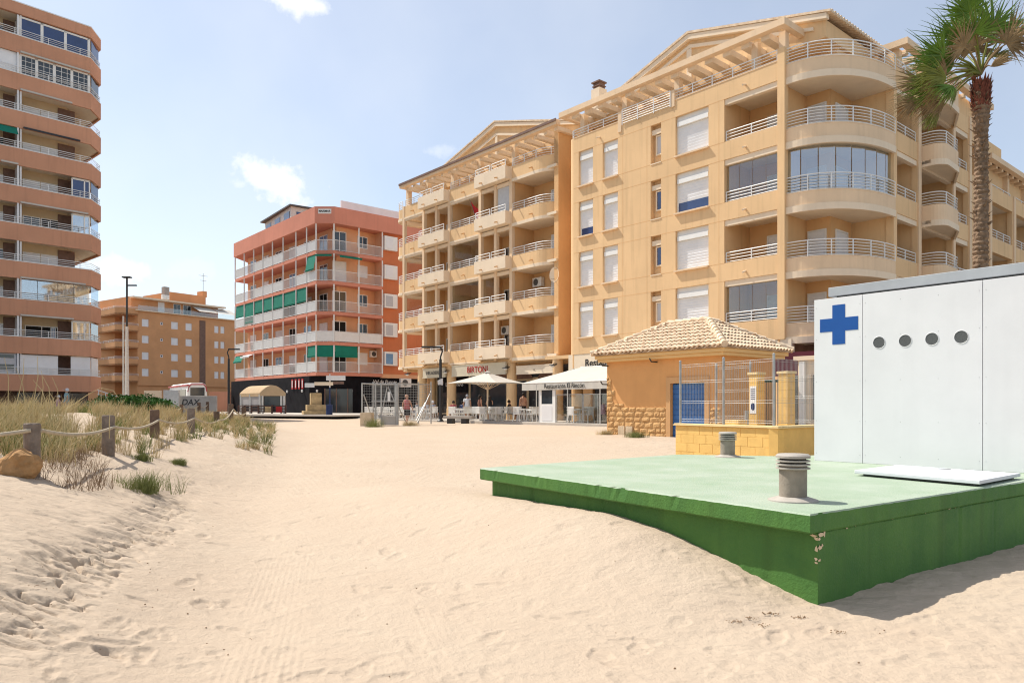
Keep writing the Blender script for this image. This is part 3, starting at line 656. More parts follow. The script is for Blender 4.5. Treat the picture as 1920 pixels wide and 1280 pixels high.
GX = 14.0
def build_G():
    og = FW(-14, .53)
    O = thing('apartment_building', 'long yellow apartment block over the cafe terrace with boxed balconies and cream sign boards', 'apartment building', (*og, 0), RZ)
    xs = [xF(u, .53) + 14 for u in (757, 794, 818, 842, 900, 929, 958, 1040)]
    X0, X1, X1m, X2, X3, X3m, X4, X5 = xs
    w = MB(); w.box(X0 + .1, 1.9, 1.9, 14, .6, 16.4); w.box(X0 + .4, 1.9, 2.8, 14, 16.4, 18.7)
    w.box(X5 - .35, X5 + .02, .3, 1.9, 4.64, 18.6); w.box(X5 + .02, 1.9, 1.55, 1.9, .6, 18.6)
    for x in (X1, X2, X3, X4): w.box(x - .12, x + .12, .25, 1.9, 4.9, 16.4)
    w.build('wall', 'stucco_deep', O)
    s = MB()
    for b in BASE + []: s.box(X0, X5 - .05, .18, 1.9, b - .86, b - .7)
    s.build('floor_slab', 'soffit', O)
    p = MB()
    for x in (X0, X1, X1m, X2, X3, X3m, X4): p.box(x - .13, x + .13, -.03, .22, 4.63, 17.25 if x not in (X1m, X3m) else 16.4)
    p.build('pillar', 'stucco_pale', O)
    rnd = random.Random(4)
    endp = [(X4 + .14, 0), (X4 + 2.4, 0)] + arc(X4 + 2.4, 1.25, X5 - X4 - 2.55, 1.25, -90, 0, 9)
    startp = [(X0 - .9, 3.4), (X0 - 1.35, 2.4)] + arc(X0 - .5, 1.3, .95, 1.3, 180, 270, 8) + [(X0 - .13, 0)]
    for k in range(5):
        b = BASE[k]
        f = MB()
        for a, c in ((X0, X1), (X2, X3)): f.box(a + .13, c - .13, 0, .18, b - .86, b)
        f.ribbon(endp, b - .86, b, .16); f.ribbon(startp, b - .95, b - .15, .16)
        f.build('parapet', 'stucco_yellow', O)
        m_ = MB(); m_.ribbon([(x, y - .04) for x, y in endp], b - 1.0, b - .8, .1); m_.ribbon([(x - .03, y - .04) for x, y in startp], b - 1.05, b - .85, .1); m_.prism(endp + [(X5 - .4, 1.9), (X4 + .14, 1.9)], b - .98, b - .86); m_.prism(startp + [(X0, 1.9), (X0, 3.4)], b - 1.0, b - .88)
        for a, c in ((X0, X1), (X2, X3)): m_.box(a + .13, c - .13, -.03, .15, b - .98, b - .861)
        m_.build('moulding', 'stucco_cream', O)
        for a, c in ((X1, X2), (X3, X4)): bx = MB(); bx.box(a - .02, c + .02, -.5, -.36, b - .8, b); bx.box(a - .02, a + .12, -.36, -.031, b - .8, b); bx.box(c - .12, c + .02, -.36, -.031, b - .8, b); bx.box(a + .12, c - .12, -.36, .17, b - .8, b - .7); bx.build('boxed_balcony', 'stucco_cream', O)
        sp = MB()
        for a, c in ((X0, X1), (X2, X3), (X4, X5)): sp.tube([((a + c) / 2, .05, b - .5), ((a + c) / 2, -.26, b - .62)], .045, 6)
        for a, c in ((X1, X2), (X3, X4)):
            for q in (.25, .75): sp.tube([(a + (c - a) * q, -.45, b - .58), (a + (c - a) * q, -.72, b - .66)], .045, 6)
        sp.build('drain_spout', 'stucco_deep', O)
        for a, c in ((X0, X1), (X2, X3)): railing([(a + .15, .05), (c - .15, .05)], b, .48, 4, O)
        for a, mm, c in ((X1, X1m, X2), (X3, X3m, X4)):
            railing([(a + .05, -.43), (mm - .08, -.43)], b, .42, 3, O); railing([(mm + .08, -.43), (c - .05, -.43)], b, .42, 3, O)
        railing([(x, y + .05) for x, y in endp], b, .5, 4, O); railing(startp, b - .15, .6, 5, O)
        if k == 4: continue
        hb = MB()
        for a, c in ((X0, X1), (X1, X2), (X2, X3), (X3, X4)): hb.box(a + .13, c - .13, .02, .2, b + 1.8, b + 2.04)
        hb.build('lintel', 'stucco_cream', O)
        for i, (a, c) in enumerate(((X0, X1), (X1, X1m), (X1m, X2), (X2, X3), (X3, X3m), (X3m, X4), (X4, X5))):
            wd = c - a
            if wd < 2: door(a + .35, c - .45, 1.9, b - .3 if i % 2 else b - .7, b + 1.25, O, None, rnd.choice(['shut', 'glass', 'void']))
            else: door(a + wd * .45, c - .35, 1.9, b - .7, b + 1.35, O, None, rnd.choice(['shut', 'shut', 'glass']))
        if k in (1, 2):
            g = MB(); g.box(X2 + .15, X3 - .15, .2, .21, b, b + 1.8); g.box(X0 + .15, X1 - .15, .2, .21, b, b + 1.8)
            if k == 1: g.box(X3 + .15, X3m - .12, .2, .21, b, b + 1.8)
            g.build('glazing', 'pane', O)
    # curtain hung in the top boxed balcony, red awning flap
    cu = MB(); n = 24; x0, x1 = X3m + .14, X4 - .14
    for i in range(n):
        a = x0 + (x1 - x0) * i / n; c = x0 + (x1 - x0) * (i + 1) / n; ya = .1 + .06 * (i % 2); yb = .1 + .06 * ((i + 1) % 2); cu.quad((a, ya, BASE[3] + .1), (c, yb, BASE[3] + .1), (c, yb, BASE[3] + 1.8), (a, ya, BASE[3] + 1.8))
    cu.build('curtain', 'cloth_white', O)
    # pergola, gable and roof
    pg = MB(); pg.box(X0 - .1, X5 + .5, -.35, 0, 18.62, 18.9); pg.box(X0 - .1, X0 + .2, 0, 3, 18.62, 18.9); pb = pg.build('pergola', 'stucco_pale', O)
    gt = MB(); gt.box(X0 - .1, X5 + .5, -.42, -.36, 18.8, 18.95); gt.build('gutter', 'brown_tile', pb)
    rf = MB(); x = X0 + .4
    while x < X5: rf.box(x, x + .3, 0, 2.8, 18.42, 18.66); x += .92
    rf.build('rafter', 'stucco_cream', pb)
    cl = MB()
    for x in (X0 + .05, X1, X2, X3 - .5, X4 - .1, X5 - .2): cl.box(x - .17, x + .17, .3, .62, 16.4, 18.62)
    cl.box(X0 - 1.2, X0 - .95, 1.4, 1.7, 16.5, 17.9); cl.build('terrace_column', 'stucco_pale', O)
    def ext(mb, pts, y0, y1):
        n = len(pts); mb.add([(p[0], y0, p[1]) for p in pts] + [(p[0], y1, p[1]) for p in pts], [tuple(range(n)), tuple(range(n, 2 * n))[::-1]] + [(i, n + i, n + (i + 1) % n, (i + 1) % n) for i in range(n)])
    ax = xF(931, 2.0) + 14; la, rb = ax - 9.2, ax + 8.8
    g = MB(); ext(g, [(la, 19.0), (ax, 21.45), (rb, 19.0), (rb, 18.5), (la, 18.5)], 1.5, 9); go = g.build('gable', 'stucco_yellow', O); go.location.z = -.28
    v = MB(); ext(v, [(la - .3, 18.95), (ax, 21.4), (rb + .3, 18.95), (rb + .3, 19.15), (ax, 21.65), (la - .3, 19.15)], 1.3, 1.499); ext(v, [(la + 2, 19.05), (ax, 20.95), (rb - 2, 19.05), (rb - 2.6, 19.05), (ax, 20.78), (la + 2.6, 19.05)], 1.42, 1.498); v.box(ax - .12, ax + .12, 1.44, 1.498, 19.1, 20.75); v.build('moulding', 'stucco_cream', go)
    r = MB(); ext(r, [(la - .3, 19.17), (ax, 21.68), (rb + .3, 19.17), (rb + .3, 19.27), (ax, 21.78), (la - .3, 19.27)], 1.25, 9.2); r.build('roof', 'tile_roof', O).location.z = -.28
    cx = xF(1049, 2.5) + 14; ch = MB(); ch.box(cx - .35, cx + .35, 1.6, 2.3, 18.6, 19.3); co = ch.build('chimney', 'stucco_cream', O); cc = MB(); cc.box(cx - .3, cx + .3, 1.65, 2.25, 19.3, 19.85); cc.box(cx - .38, cx + .38, 1.58, 2.32, 19.85, 19.93); cc.box(cx - .34, cx + .34, 1.62, 2.28, 19.5, 19.56); cc.build('chimney_cap', 'black_metal', co)
    # ground storey
    bd = MB(); bd.box(X0 + .4, X5 + 2.2, .1, 1.9, 4.5, 4.7); bd.ribbon([(X0 - .4, 2.6), (X0 - .8, 1.6)] + arc(X0 + .2, 1.0, 1.0, 1.0, 180, 270, 6) + [(X0 + .4, .05)], 4.35, 4.75, .3); bd.build('soffit_band', 'stucco_yellow', O)
    for u in (790, 845, 958, 1044):
        c = MB(); xx = xF(u, .9) + 14; c.lathe((xx, .45, .55), [(.36, 0), (.36, .9), (.34, .92), (.34, 3.96)], 20); c.build('column', 'stucco_yellow', O)
    c = MB(); xx = xF(806, 1.8) + 14; c.lathe((xx, 1.4, .55), [(.34, 0), (.34, 3.96)], 20); c.build('column', 'stucco_yellow', O)
    sh = MB(); n = 9
    xa = X0 - .2
    for i in range(n + 1):
        a = xa + (X5 + 2 - xa) * i / n; sh.box(a - .09, a + .09, 1.72, 1.88, .6, 4.4)
    sh.box(xa, X5 + 2, 1.74, 1.86, 3.35, 3.55); sh.box(xa, X5 + 2, 1.74, 1.86, 1.0, 1.12); sf = sh.build('shopfront', 'tower_cream', O)
    g = MB(); g.box(xa, X5 + 2, 1.78, 1.8, .6, 4.3); g.build('pane', 'glass_dark', sf)
    ar = MB()
    for q in range(4):
        cx = X2 + 1.6 + q * 2.3; ar.add([(cx + .9 * cos(pi * i / 12), 1.7, 3.45 + .5 * sin(pi * i / 12)) for i in range(13)], [tuple(range(13))[::-1]])
    ar.build('shop_arch', 'brown_tile', sf)
    return O, xs
G, GXS = build_G()
def g2w(x, y): return FW(x - 14, y + .53)
def hung_sign(name, label, x0, x1, y, z0, z1, m, words, size, tm, shear=0):
    p = g2w((x0 + x1) / 2, y); t = thing(name, label, 'sign', (p[0], p[1], z0), RZ); w = (x1 - x0) / 2
    b = MB(); b.box(-w, w, -.08, .08, 0, z1 - z0); b.box(-w - .03, w + .03, -.1, -.075, -.03, .03); b.box(-w - .03, w + .03, -.1, -.075, z1 - z0 - .03, z1 - z0 + .03); b.build('board', m, t)
    text('lettering', words, size, (0, -.095, (z1 - z0) / 2), (radians(90), 0, 0), tm, t, .012, shear=shear, bold=0); return t
hung_sign('shop_sign', 'long cream sign board with red capital letters over the umbrella', GXS[3] + .5, GXS[6] - .4, -.05, 3.75, 4.5, 'sign_cream', 'BIRTONI', .6, 'red_sign')
hung_sign('shop_sign', 'small cream sign board with blurred dark letters behind the black lamp post', GXS[1] + .1, GXS[3] - .35, -.05, 3.75, 4.4, 'sign_cream', 'HELADERIA', .36, 'sign_grey')
hung_sign('shop_sign', 'black fascia with small pale capitals under the arcade of the yellow block', GXS[1] + .5, GXS[3] + .1, 1.55, 2.7, 3.8, 'black_wall', 'LAS DUNAS', .42, 'sign_white')
hung_sign('shop_sign', 'pale empty board with a small dark picture beside the last arcade column', GXS[6] + .4, GXS[7] - .3, .2, 3.7, 4.2, 'soffit', '~', .3, 'sign_grey')
for i, (a, lab) in enumerate(((0, 'leftmost small globe wall lamp under the yellow block beside the first column'), (1, 'globe wall lamp between the two cream sign boards'), (2, 'globe wall lamp at the right end of the red lettered sign'), (3, 'globe wall lamp on the column nearest the upper restaurant letters'))):
    xx = [GXS[0] + .9, GXS[3] - .1, GXS[6] - .25, GXS[7] + .1][a]; p = g2w(xx, -.2); t = thing('wall_lamp', lab, 'lamp', (*p, 4.1), RZ, 'lamps along the arcade'); b = MB(); b.tube([(0, .3, .1), (0, 0, .12), (0, -.05, .05)], .03, 6); b.lathe((0, -.05, 0), [(.05, .06), (.22, .04), (.24, 0)], 12); b.build('bracket', 'black_metal', t); s = MB(); s.lathe((0, -.05, -.12), [(.03, 0), (.11, .03), (.13, .08), (.1, .12)], 12); s.build('globe', 'white_paint', t, True)
def ac_unit(label, p, rz, s=1.0):
    t = thing('air_conditioner', label, 'air conditioner', p, rz, 'air conditioner units on the facades'); b = MB(); b.box(-.42 * s, .42 * s, -.16, .16, 0, .6 * s); b.build('case', 'white_paint', t, bevel=.02)
    g = MB(); g.lathe((0, 0, 0), [(.22 * s, 0), (.22 * s, .02), (.05 * s, .03)], 18); o = g.build('fan_grille', 'sign_grey', t); o.rotation_euler = (radians(90), 0, 0); o.location = (-.08 * s, -.165, .3 * s); return t
def gp(x, y, z): p = g2w(x, y); return (p[0], p[1], z)
ac_unit('white air conditioner high in the right boxed balcony, lowest storey of the yellow block', gp(GXS[6] - .65, 1.2, BASE[0] + 1.2), RZ, 1.1)
ac_unit('air conditioner in shade on the back wall beside the satellite dish', gp(GXS[6] + .8, 1.7, BASE[1] + 1.0), RZ)
ac_unit('air conditioner hung in the left half of the lowest right boxed balcony', gp(GXS[4] + .8, 1.7, BASE[0] + 1.0), RZ)
ac_unit('air conditioner in the top storey loggia beside the white curtain', gp(GXS[4] + .7, 1.7, BASE[3] + .7), RZ)
t = thing('satellite_dish', 'cream satellite dish on a rail of the rounded end balcony', 'satellite dish', gp(GXS[7] - .35, .35, BASE[1] + .1), RZ)
b = MB(); b.tube([(0, 0, 0), (0, 0, .9)], .03, 8); b.tube([(0, -.05, .9), (.1, -.5, .8)], .015, 6); b.build('mast', 'galvanised', t)
b = MB(); n = 20; b.add([(0, .06, 1.15)] + [(.42 * cos(2 * pi * i / n), -.06, 1.15 + .46 * sin(2 * pi * i / n)) for i in range(n)], [(0, 1 + i, 1 + (i + 1) % n) for i in range(n)]); b.build('dish', 'stucco_cream', t)
t = thing('flag', 'red flag hanging in the upper middle loggia of the yellow block', 'flag', gp(GXS[4] - .75, .3, BASE[3] + .2), RZ)
b = MB(); b.tube([(0, 0, 0), (-.55, -.2, 1.6)], .02, 6); b.build('pole', 'wood_grey', t); b = MB(); b.add([(-.55, -.2, 1.55), (-.2, -.1, 1.1), (.3, .0, .7), (.25, .02, .1), (-.1, 0, .15)], [(0, 1, 4), (1, 2, 3, 4)]); b.build('cloth', 'red_sign', t)
# ---------------------------------------------------------------- pink building with white posts
def lin(p, q, t): return (p[0] + (q[0] - p[0]) * t, p[1] + (q[1] - p[1]) * t)
def build_P():
    A0 = (-18.8, 71.4)
    O = thing('apartment_building', 'salmon pink apartment block with thin white posts, green awnings and a black ground floor', 'apartment building', (*A0, 0), 0)
    L = (-32.6 + 18.8, 87.6 - 71.4); A = (0, 0); B = (1.72, .0); R = (7.4, 4.9)
    ux = lambda u, p, q: None
    def on(u, p, q):
        r = (u - U0) / F_PX; dx, dy = q[0] - p[0], q[1] - p[1]
        return lin(p, q, (r * (A0[1] + p[1]) - (A0[0] + p[0])) / (dx - r * dy))
    Rb = on(717, B, R); ext_ = lin(B, R, 2.2); zr = [4.9 + 2.92 * k for k in range(6)]
    inn = lambda p, d: p
    nL = Vector((-(A[1] - L[1]), A[0] - L[0])).normalized(); nR = Vector((-(R[1] - B[1]), R[0] - B[0])).normalized()
    D = 1.5
    wl = [(L[0] + nL.x * D, L[1] + nL.y * D), (A[0] + nL.x * D + .5, A[1] + D * .9), (B[0] + .3, D + .1), (Rb[0] + nR.x * D, Rb[1] + nR.y * D)]
    fin = (Rb[0] + nR.x * .35, Rb[1] + nR.y * .35); e2 = (ext_[0] + nR.x * .35, ext_[1] + nR.y * .35)
    w = MB(); back = [(ext_[0], 26), (L[0] + 1.5, 30)]
    w.prism(wl + [fin, e2] + back, 4.5, 20.2); w.build('wall', 'orange_wall', O)
    w = MB(); w.prism([fin, e2, (e2[0], e2[1] + .5), (fin[0] + .1, fin[1] + .5)], 4.51, 20.21)
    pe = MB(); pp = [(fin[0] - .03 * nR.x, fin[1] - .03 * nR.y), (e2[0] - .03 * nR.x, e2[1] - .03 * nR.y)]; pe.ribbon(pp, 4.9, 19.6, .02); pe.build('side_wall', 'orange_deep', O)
    path = [L, A, B, Rb]
    g = MB(); g.prism([(L[0] - .8, L[1] + .9 + 0), (A[0] - .9, A[1] + .9), (B[0] + .2, B[1] + .5), (e2[0], e2[1] + .7), back[0], back[1]], .6, 4.55); go = g.build('ground_floor', 'black_wall', O)
    for k, z in enumerate(zr[:5]):
        s = MB(); s.prism(path + [(wl[3][0] + .2, wl[3][1] + .2), (B[0], 3), (L[0] + 2, L[1] + 3)], z - .32, z); s.build('balcony_slab', 'salmon', O)
    rb = MB(); pr = [(L[0] - .15, L[1] - .05), (A[0] - .1, A[1] - .15), (B[0] + .1, B[1] - .15), (ext_[0], ext_[1] - .15)]; rb.ribbon(pr, zr[5] - .35, 20.75, .3); rb.prism([(x + .02, y + .12) for x, y in pr] + back, zr[5] - .33, zr[5] - .1); rb.build('roof_band', 'salmon', O)
    uL = [441, 458, 476, 493, 511, 531, 555, 575]; uR = [628, 673]
    P = [(on(u, L, A) if u < 590 else on(u, B, R)) for u in uL] + [A, B] + [on(673, B, R), Rb]
    B0 = on(626, B, R)
    kinds = ['panel', 'bars', 'panel', 'panel', 'panel', 'bars', 'panel', 'panel', 'chamf', 'bars', 'bars']
    names = []
    for k in range(5):
        z = zr[k]; zt = zr[k + 1] - .32
        for i, p in enumerate(P):
            m = MB(); m.box(p[0] - .055, p[0] + .055, p[1] - .055, p[1] + .055, z, zt if k < 4 else zr[5] - .35); m.build('post', 'white_paint', O)
        for i in range(len(P) - 1):
            a, b = P[i], P[i + 1]; a2, b2 = lin(a, b, .04), lin(a, b, .96); kd = kinds[i]
            if kd == 'chamf': kd = 'bars' if k != 1 else 'panel'
            if k == 1 and i >= 8: kd = 'panel'
            m = MB(); m.tube([(a2[0], a2[1], z + 1.02), (b2[0], b2[1], z + 1.02)], .028, 6); m.tube([(a2[0], a2[1], z + .08), (b2[0], b2[1], z + .08)], .022, 6)
            ln = sqrt((b[0] - a[0]) ** 2 + (b[1] - a[1]) ** 2); n = int(ln / .11)
            for q in range(n + 1): c = lin(a2, b2, q / n); m.box(c[0] - .009, c[0] + .009, c[1] - .009, c[1] + .009, z + .08, z + 1.02)
            ro = m.build('railing', 'white_rail', O)
            if kd == 'panel': m = MB(); m.ribbon([a2, b2], z + .1, z + .98, .015); m.build('panel', 'sign_white' if k == 1 or i < 8 else 'shutter', ro)
        # openings on the walls behind
        for (p, q, ts) in ((wl[0], wl[1], (.08, .24, .40, .56, .72, .88)), (wl[1], wl[2], (.5,)), (wl[2], wl[3], (.62,))):
            an = atan2(q[1] - p[1], q[0] - p[0]); ca, sa = cos(an), sin(an)
            for ti, t_ in enumerate(ts):
                c = lin(p, q, t_); XF = lambda x, y, zz, c=c, ca=ca, sa=sa: (c[0] + x * ca - y * sa, c[1] + x * sa + y * ca, zz)
                wide = .8 if len(ts) > 1 else .75
                st = ['glass', 'shut', 'void', 'blue', 'half'][(k * 3 + ti + len(ts)) % 5]
                if len(ts) == 1 and q is wl[3]: door(-.6, .6, -.02, z + .9, z + 2.1, O, XF, ['shut', 'glass', 'glass', 'shut', 'glass'][k], 'window')
                elif len(ts) == 1: door(-.65, .75, -.02, z + .05, z + 2.15, O, XF, ['void', 'void', 'glass', 'shut', 'glass'][k])
                else: door(-wide, wide, -.02, z + .05, z + 2.15, O, XF, st)
        # far right bay windows
        an = atan2(nR.x * -1, nR.y) ; ca, sa = (R[0] - B[0]), (R[1] - B[1]); l_ = sqrt(ca * ca + sa * sa); ca /= l_; sa /= l_
        c = on(733, B, R); c = (c[0] + nR.x * .3, c[1] + nR.y * .3); XF = lambda x, y, zz: (c[0] + x * ca - y * sa, c[1] + x * sa + y * ca, zz)
        m = MB(XF); m.box(-.75, .75, -.35, -.0, z + .85, z + 2.25); wo = m.build('window', 'white_paint', O); m = MB(XF); m.box(-.6, .2, -.37, -.351, z + 1.0, z + 2.05); m.build('pane', ['glass_sky', 'shutter_grey', 'shutter_grey', 'shutter', 'shutter'][k], wo)
    # green awnings
    def aw(i, k, frac, slope=.0, j=None, m_='green_awning'):
        a, b = lin(P[i], P[i + 1], .05), lin(P[i], P[i + 1], .95); z = zr[k + 1] - .34; d = Vector((b[0] - a[0], b[1] - a[1])).normalized(); n = Vector((d.y, -d.x)); h = frac * 2.3
        m = MB(); o1 = n * -.06; o2 = n * slope
        m.add([(a[0] + o1.x, a[1] + o1.y, z), (b[0] + o1.x, b[1] + o1.y, z), (b[0] + o2.x, b[1] + o2.y, z - h), (a[0] + o2.x, a[1] + o2.y, z - h), (a[0] + o2.x, a[1] + o2.y, z - h - .15), (b[0] + o2.x, b[1] + o2.y, z - h - .15)], [(0, 1, 2, 3), (3, 2, 5, 4)])
        m.tube([(a[0] + o2.x, a[1] + o2.y, z - h), (b[0] + o2.x, b[1] + o2.y, z - h)], .03, 6); m.build('awning', m_, O)
    for i in (0, 1, 2, 3, 4, 5, 6): aw(i, 2, .55 if i != 1 else .95)
    aw(0, 0, .3, .3); aw(8, 0, .42); aw(9, 0, .42); aw(7, 0, .42); aw(7, 3, .6, .2); aw(8, 3, .08, .6); aw(9, 3, .12, .9); aw(1, 0, .1, .5, m_='shutter'); 
    # roof sign plaque
    ps = MB(); ps.box(.25, 1.5, -.22, -.152, 20.05, 20.5); po = ps.build('name_plaque', 'white_paint', O); text('lettering', 'MARIMAR', .26, (.87, -.235, 20.27), (radians(90), 0, 0), 'cloth_black', po, .01, bold=.004)
    # penthouse
    ph = MB(); q0 = on(489, (L[0], L[1] + 3), (A[0], A[1] + 3)); q1 = on(540, (L[0], L[1] + 3), (A[0], A[1] + 3)); ph.prism([(q0[0], q0[1] + 1.5), (q1[0] + .4, q1[1] - .2), (q1[0] + 4.4, q1[1] + 2.6), (q0[0] + 5, q0[1] + 6)], 20.2, 23.3); pho = ph.build('penthouse', 'steel_white', O)
    pr_ = MB(); pr_.prism([(q0[0] - .5, q0[1] + 1.3), (q1[0] + .4, q1[1] - .7), (q1[0] + 5.0, q1[1] + 2.6), (q0[0] + 5, q0[1] + 6.5)], 23.3, 23.45); pr_.build('roof', 'sign_grey', pho)
    for t_ in (.15, .5, .85):
        c = lin((q0[0], q0[1] + 1.5), (q1[0] + .4, q1[1] - .2), t_); m = MB(); dd = Vector((q1[0] + .4 - q0[0], q1[1] - .2 - q0[1] - 1.5)).normalized(); nn = Vector((dd.y, -dd.x)) * .05
        m.ribbon([(c[0] - dd.x * .9 + nn.x, c[1] - dd.y * .9 + nn.y), (c[0] + dd.x * .9 + nn.x, c[1] + dd.y * .9 + nn.y)], 21.2, 22.9, .03); m.build('window', 'glass_blue', pho)
    m = MB(); m.ribbon([(q1[0] + .9, q1[1] + .1), (q1[0] + 3.9, q1[1] + 2.2)], 21.4, 22.8, .03); m.build('window', 'glass_blue', pho)
    st = MB(); a, b = on(640, (B[0], B[1] + 3), (R[0], R[1] + 3)), on(760, (B[0], B[1] + 3), (R[0], R[1] + 3)); st.ribbon([a, b], 20.2, 22.2, .2); st.build('roof_wall', 'shutter', O)
    # ground-floor details
    pa = on(566, L, A)
    for i in range(4):
        m = MB(); c = on(548 + i * 6.3, (L[0] - .9, L[1] + .85), (A[0] - .95, A[1] + .85)); d = Vector((A[0] - L[0], A[1] - L[1])).normalized()
        m.ribbon([(c[0] - d.x * .2, c[1] - d.y * .2 - .04), (c[0] + d.x * .2, c[1] + d.y * .2 - .04)], 3.35, 4.35, .03); o = m.build('poster', 'red_sign', go); m = MB(); m.ribbon([(c[0] - d.x * .08, c[1] - d.y * .08 - .06), (c[0] + d.x * .08, c[1] + d.y * .08 - .06)], 3.5, 4.2, .01); m.build('poster_figure', 'sign_white', o)
    for u in (539, 567, 595, 660):
        c = on(u, (L[0] - .9, L[1] + .85), (A[0] - .95, A[1] + .85)) if u < 590 else on(u, (A[0] - .9, A[1] + .85), (B[0] + .2, B[1] + .45)) if u < 628 else on(u, (B[0] + .2, .45), (e2[0], e2[1] + .65)); m = MB(); m.lathe((c[0], c[1] - .12, 3.0), [(.03, 0), (.1, .04), (.1, .22), (.03, .26)], 8); m.build('wall_light', 'sign_white', go)
    c = on(612, (A[0] - .9, A[1] + .9), (B[0] + .2, B[1] + .5)); m = MB(); m.box(c[0] - .1, c[0] + 2.6, .35, .4, 1.0, 3.3); m.build('entrance', 'glass_dark', go)
    m = MB()
    for q in (0, 1.1, 2.2): m.box(c[0] - .1 + q, c[0] - .02 + q, .3, .34, 1.0, 3.35)
    m.build('door_frame', 'brown_tile', go)
    c = on(722, (B[0] + .2, .45), (e2[0], e2[1] + .65)); text('sign_letters', 'Val de Puente', .5, (c[0], c[1] - .1, 4.1), (radians(90), 0, atan2(R[1] - B[1], R[0] - B[0])), 'sign_white', go, .01, shear=.2)
    ac_unit('large air conditioner beside the lit shop name on the black ground floor', (A0[0] + c[0] + 1.9, A0[1] + c[1] + 1.1, 3.6), radians(40), 1.5)
    cc = on(702, wl[2], wl[3]); ac_unit('air conditioner at the right end of the lowest salmon balcony', (A0[0] + cc[0], A0[1] + cc[1] - .3, zr[0] + 1.7), radians(40), 1.1)
    return O
build_P()

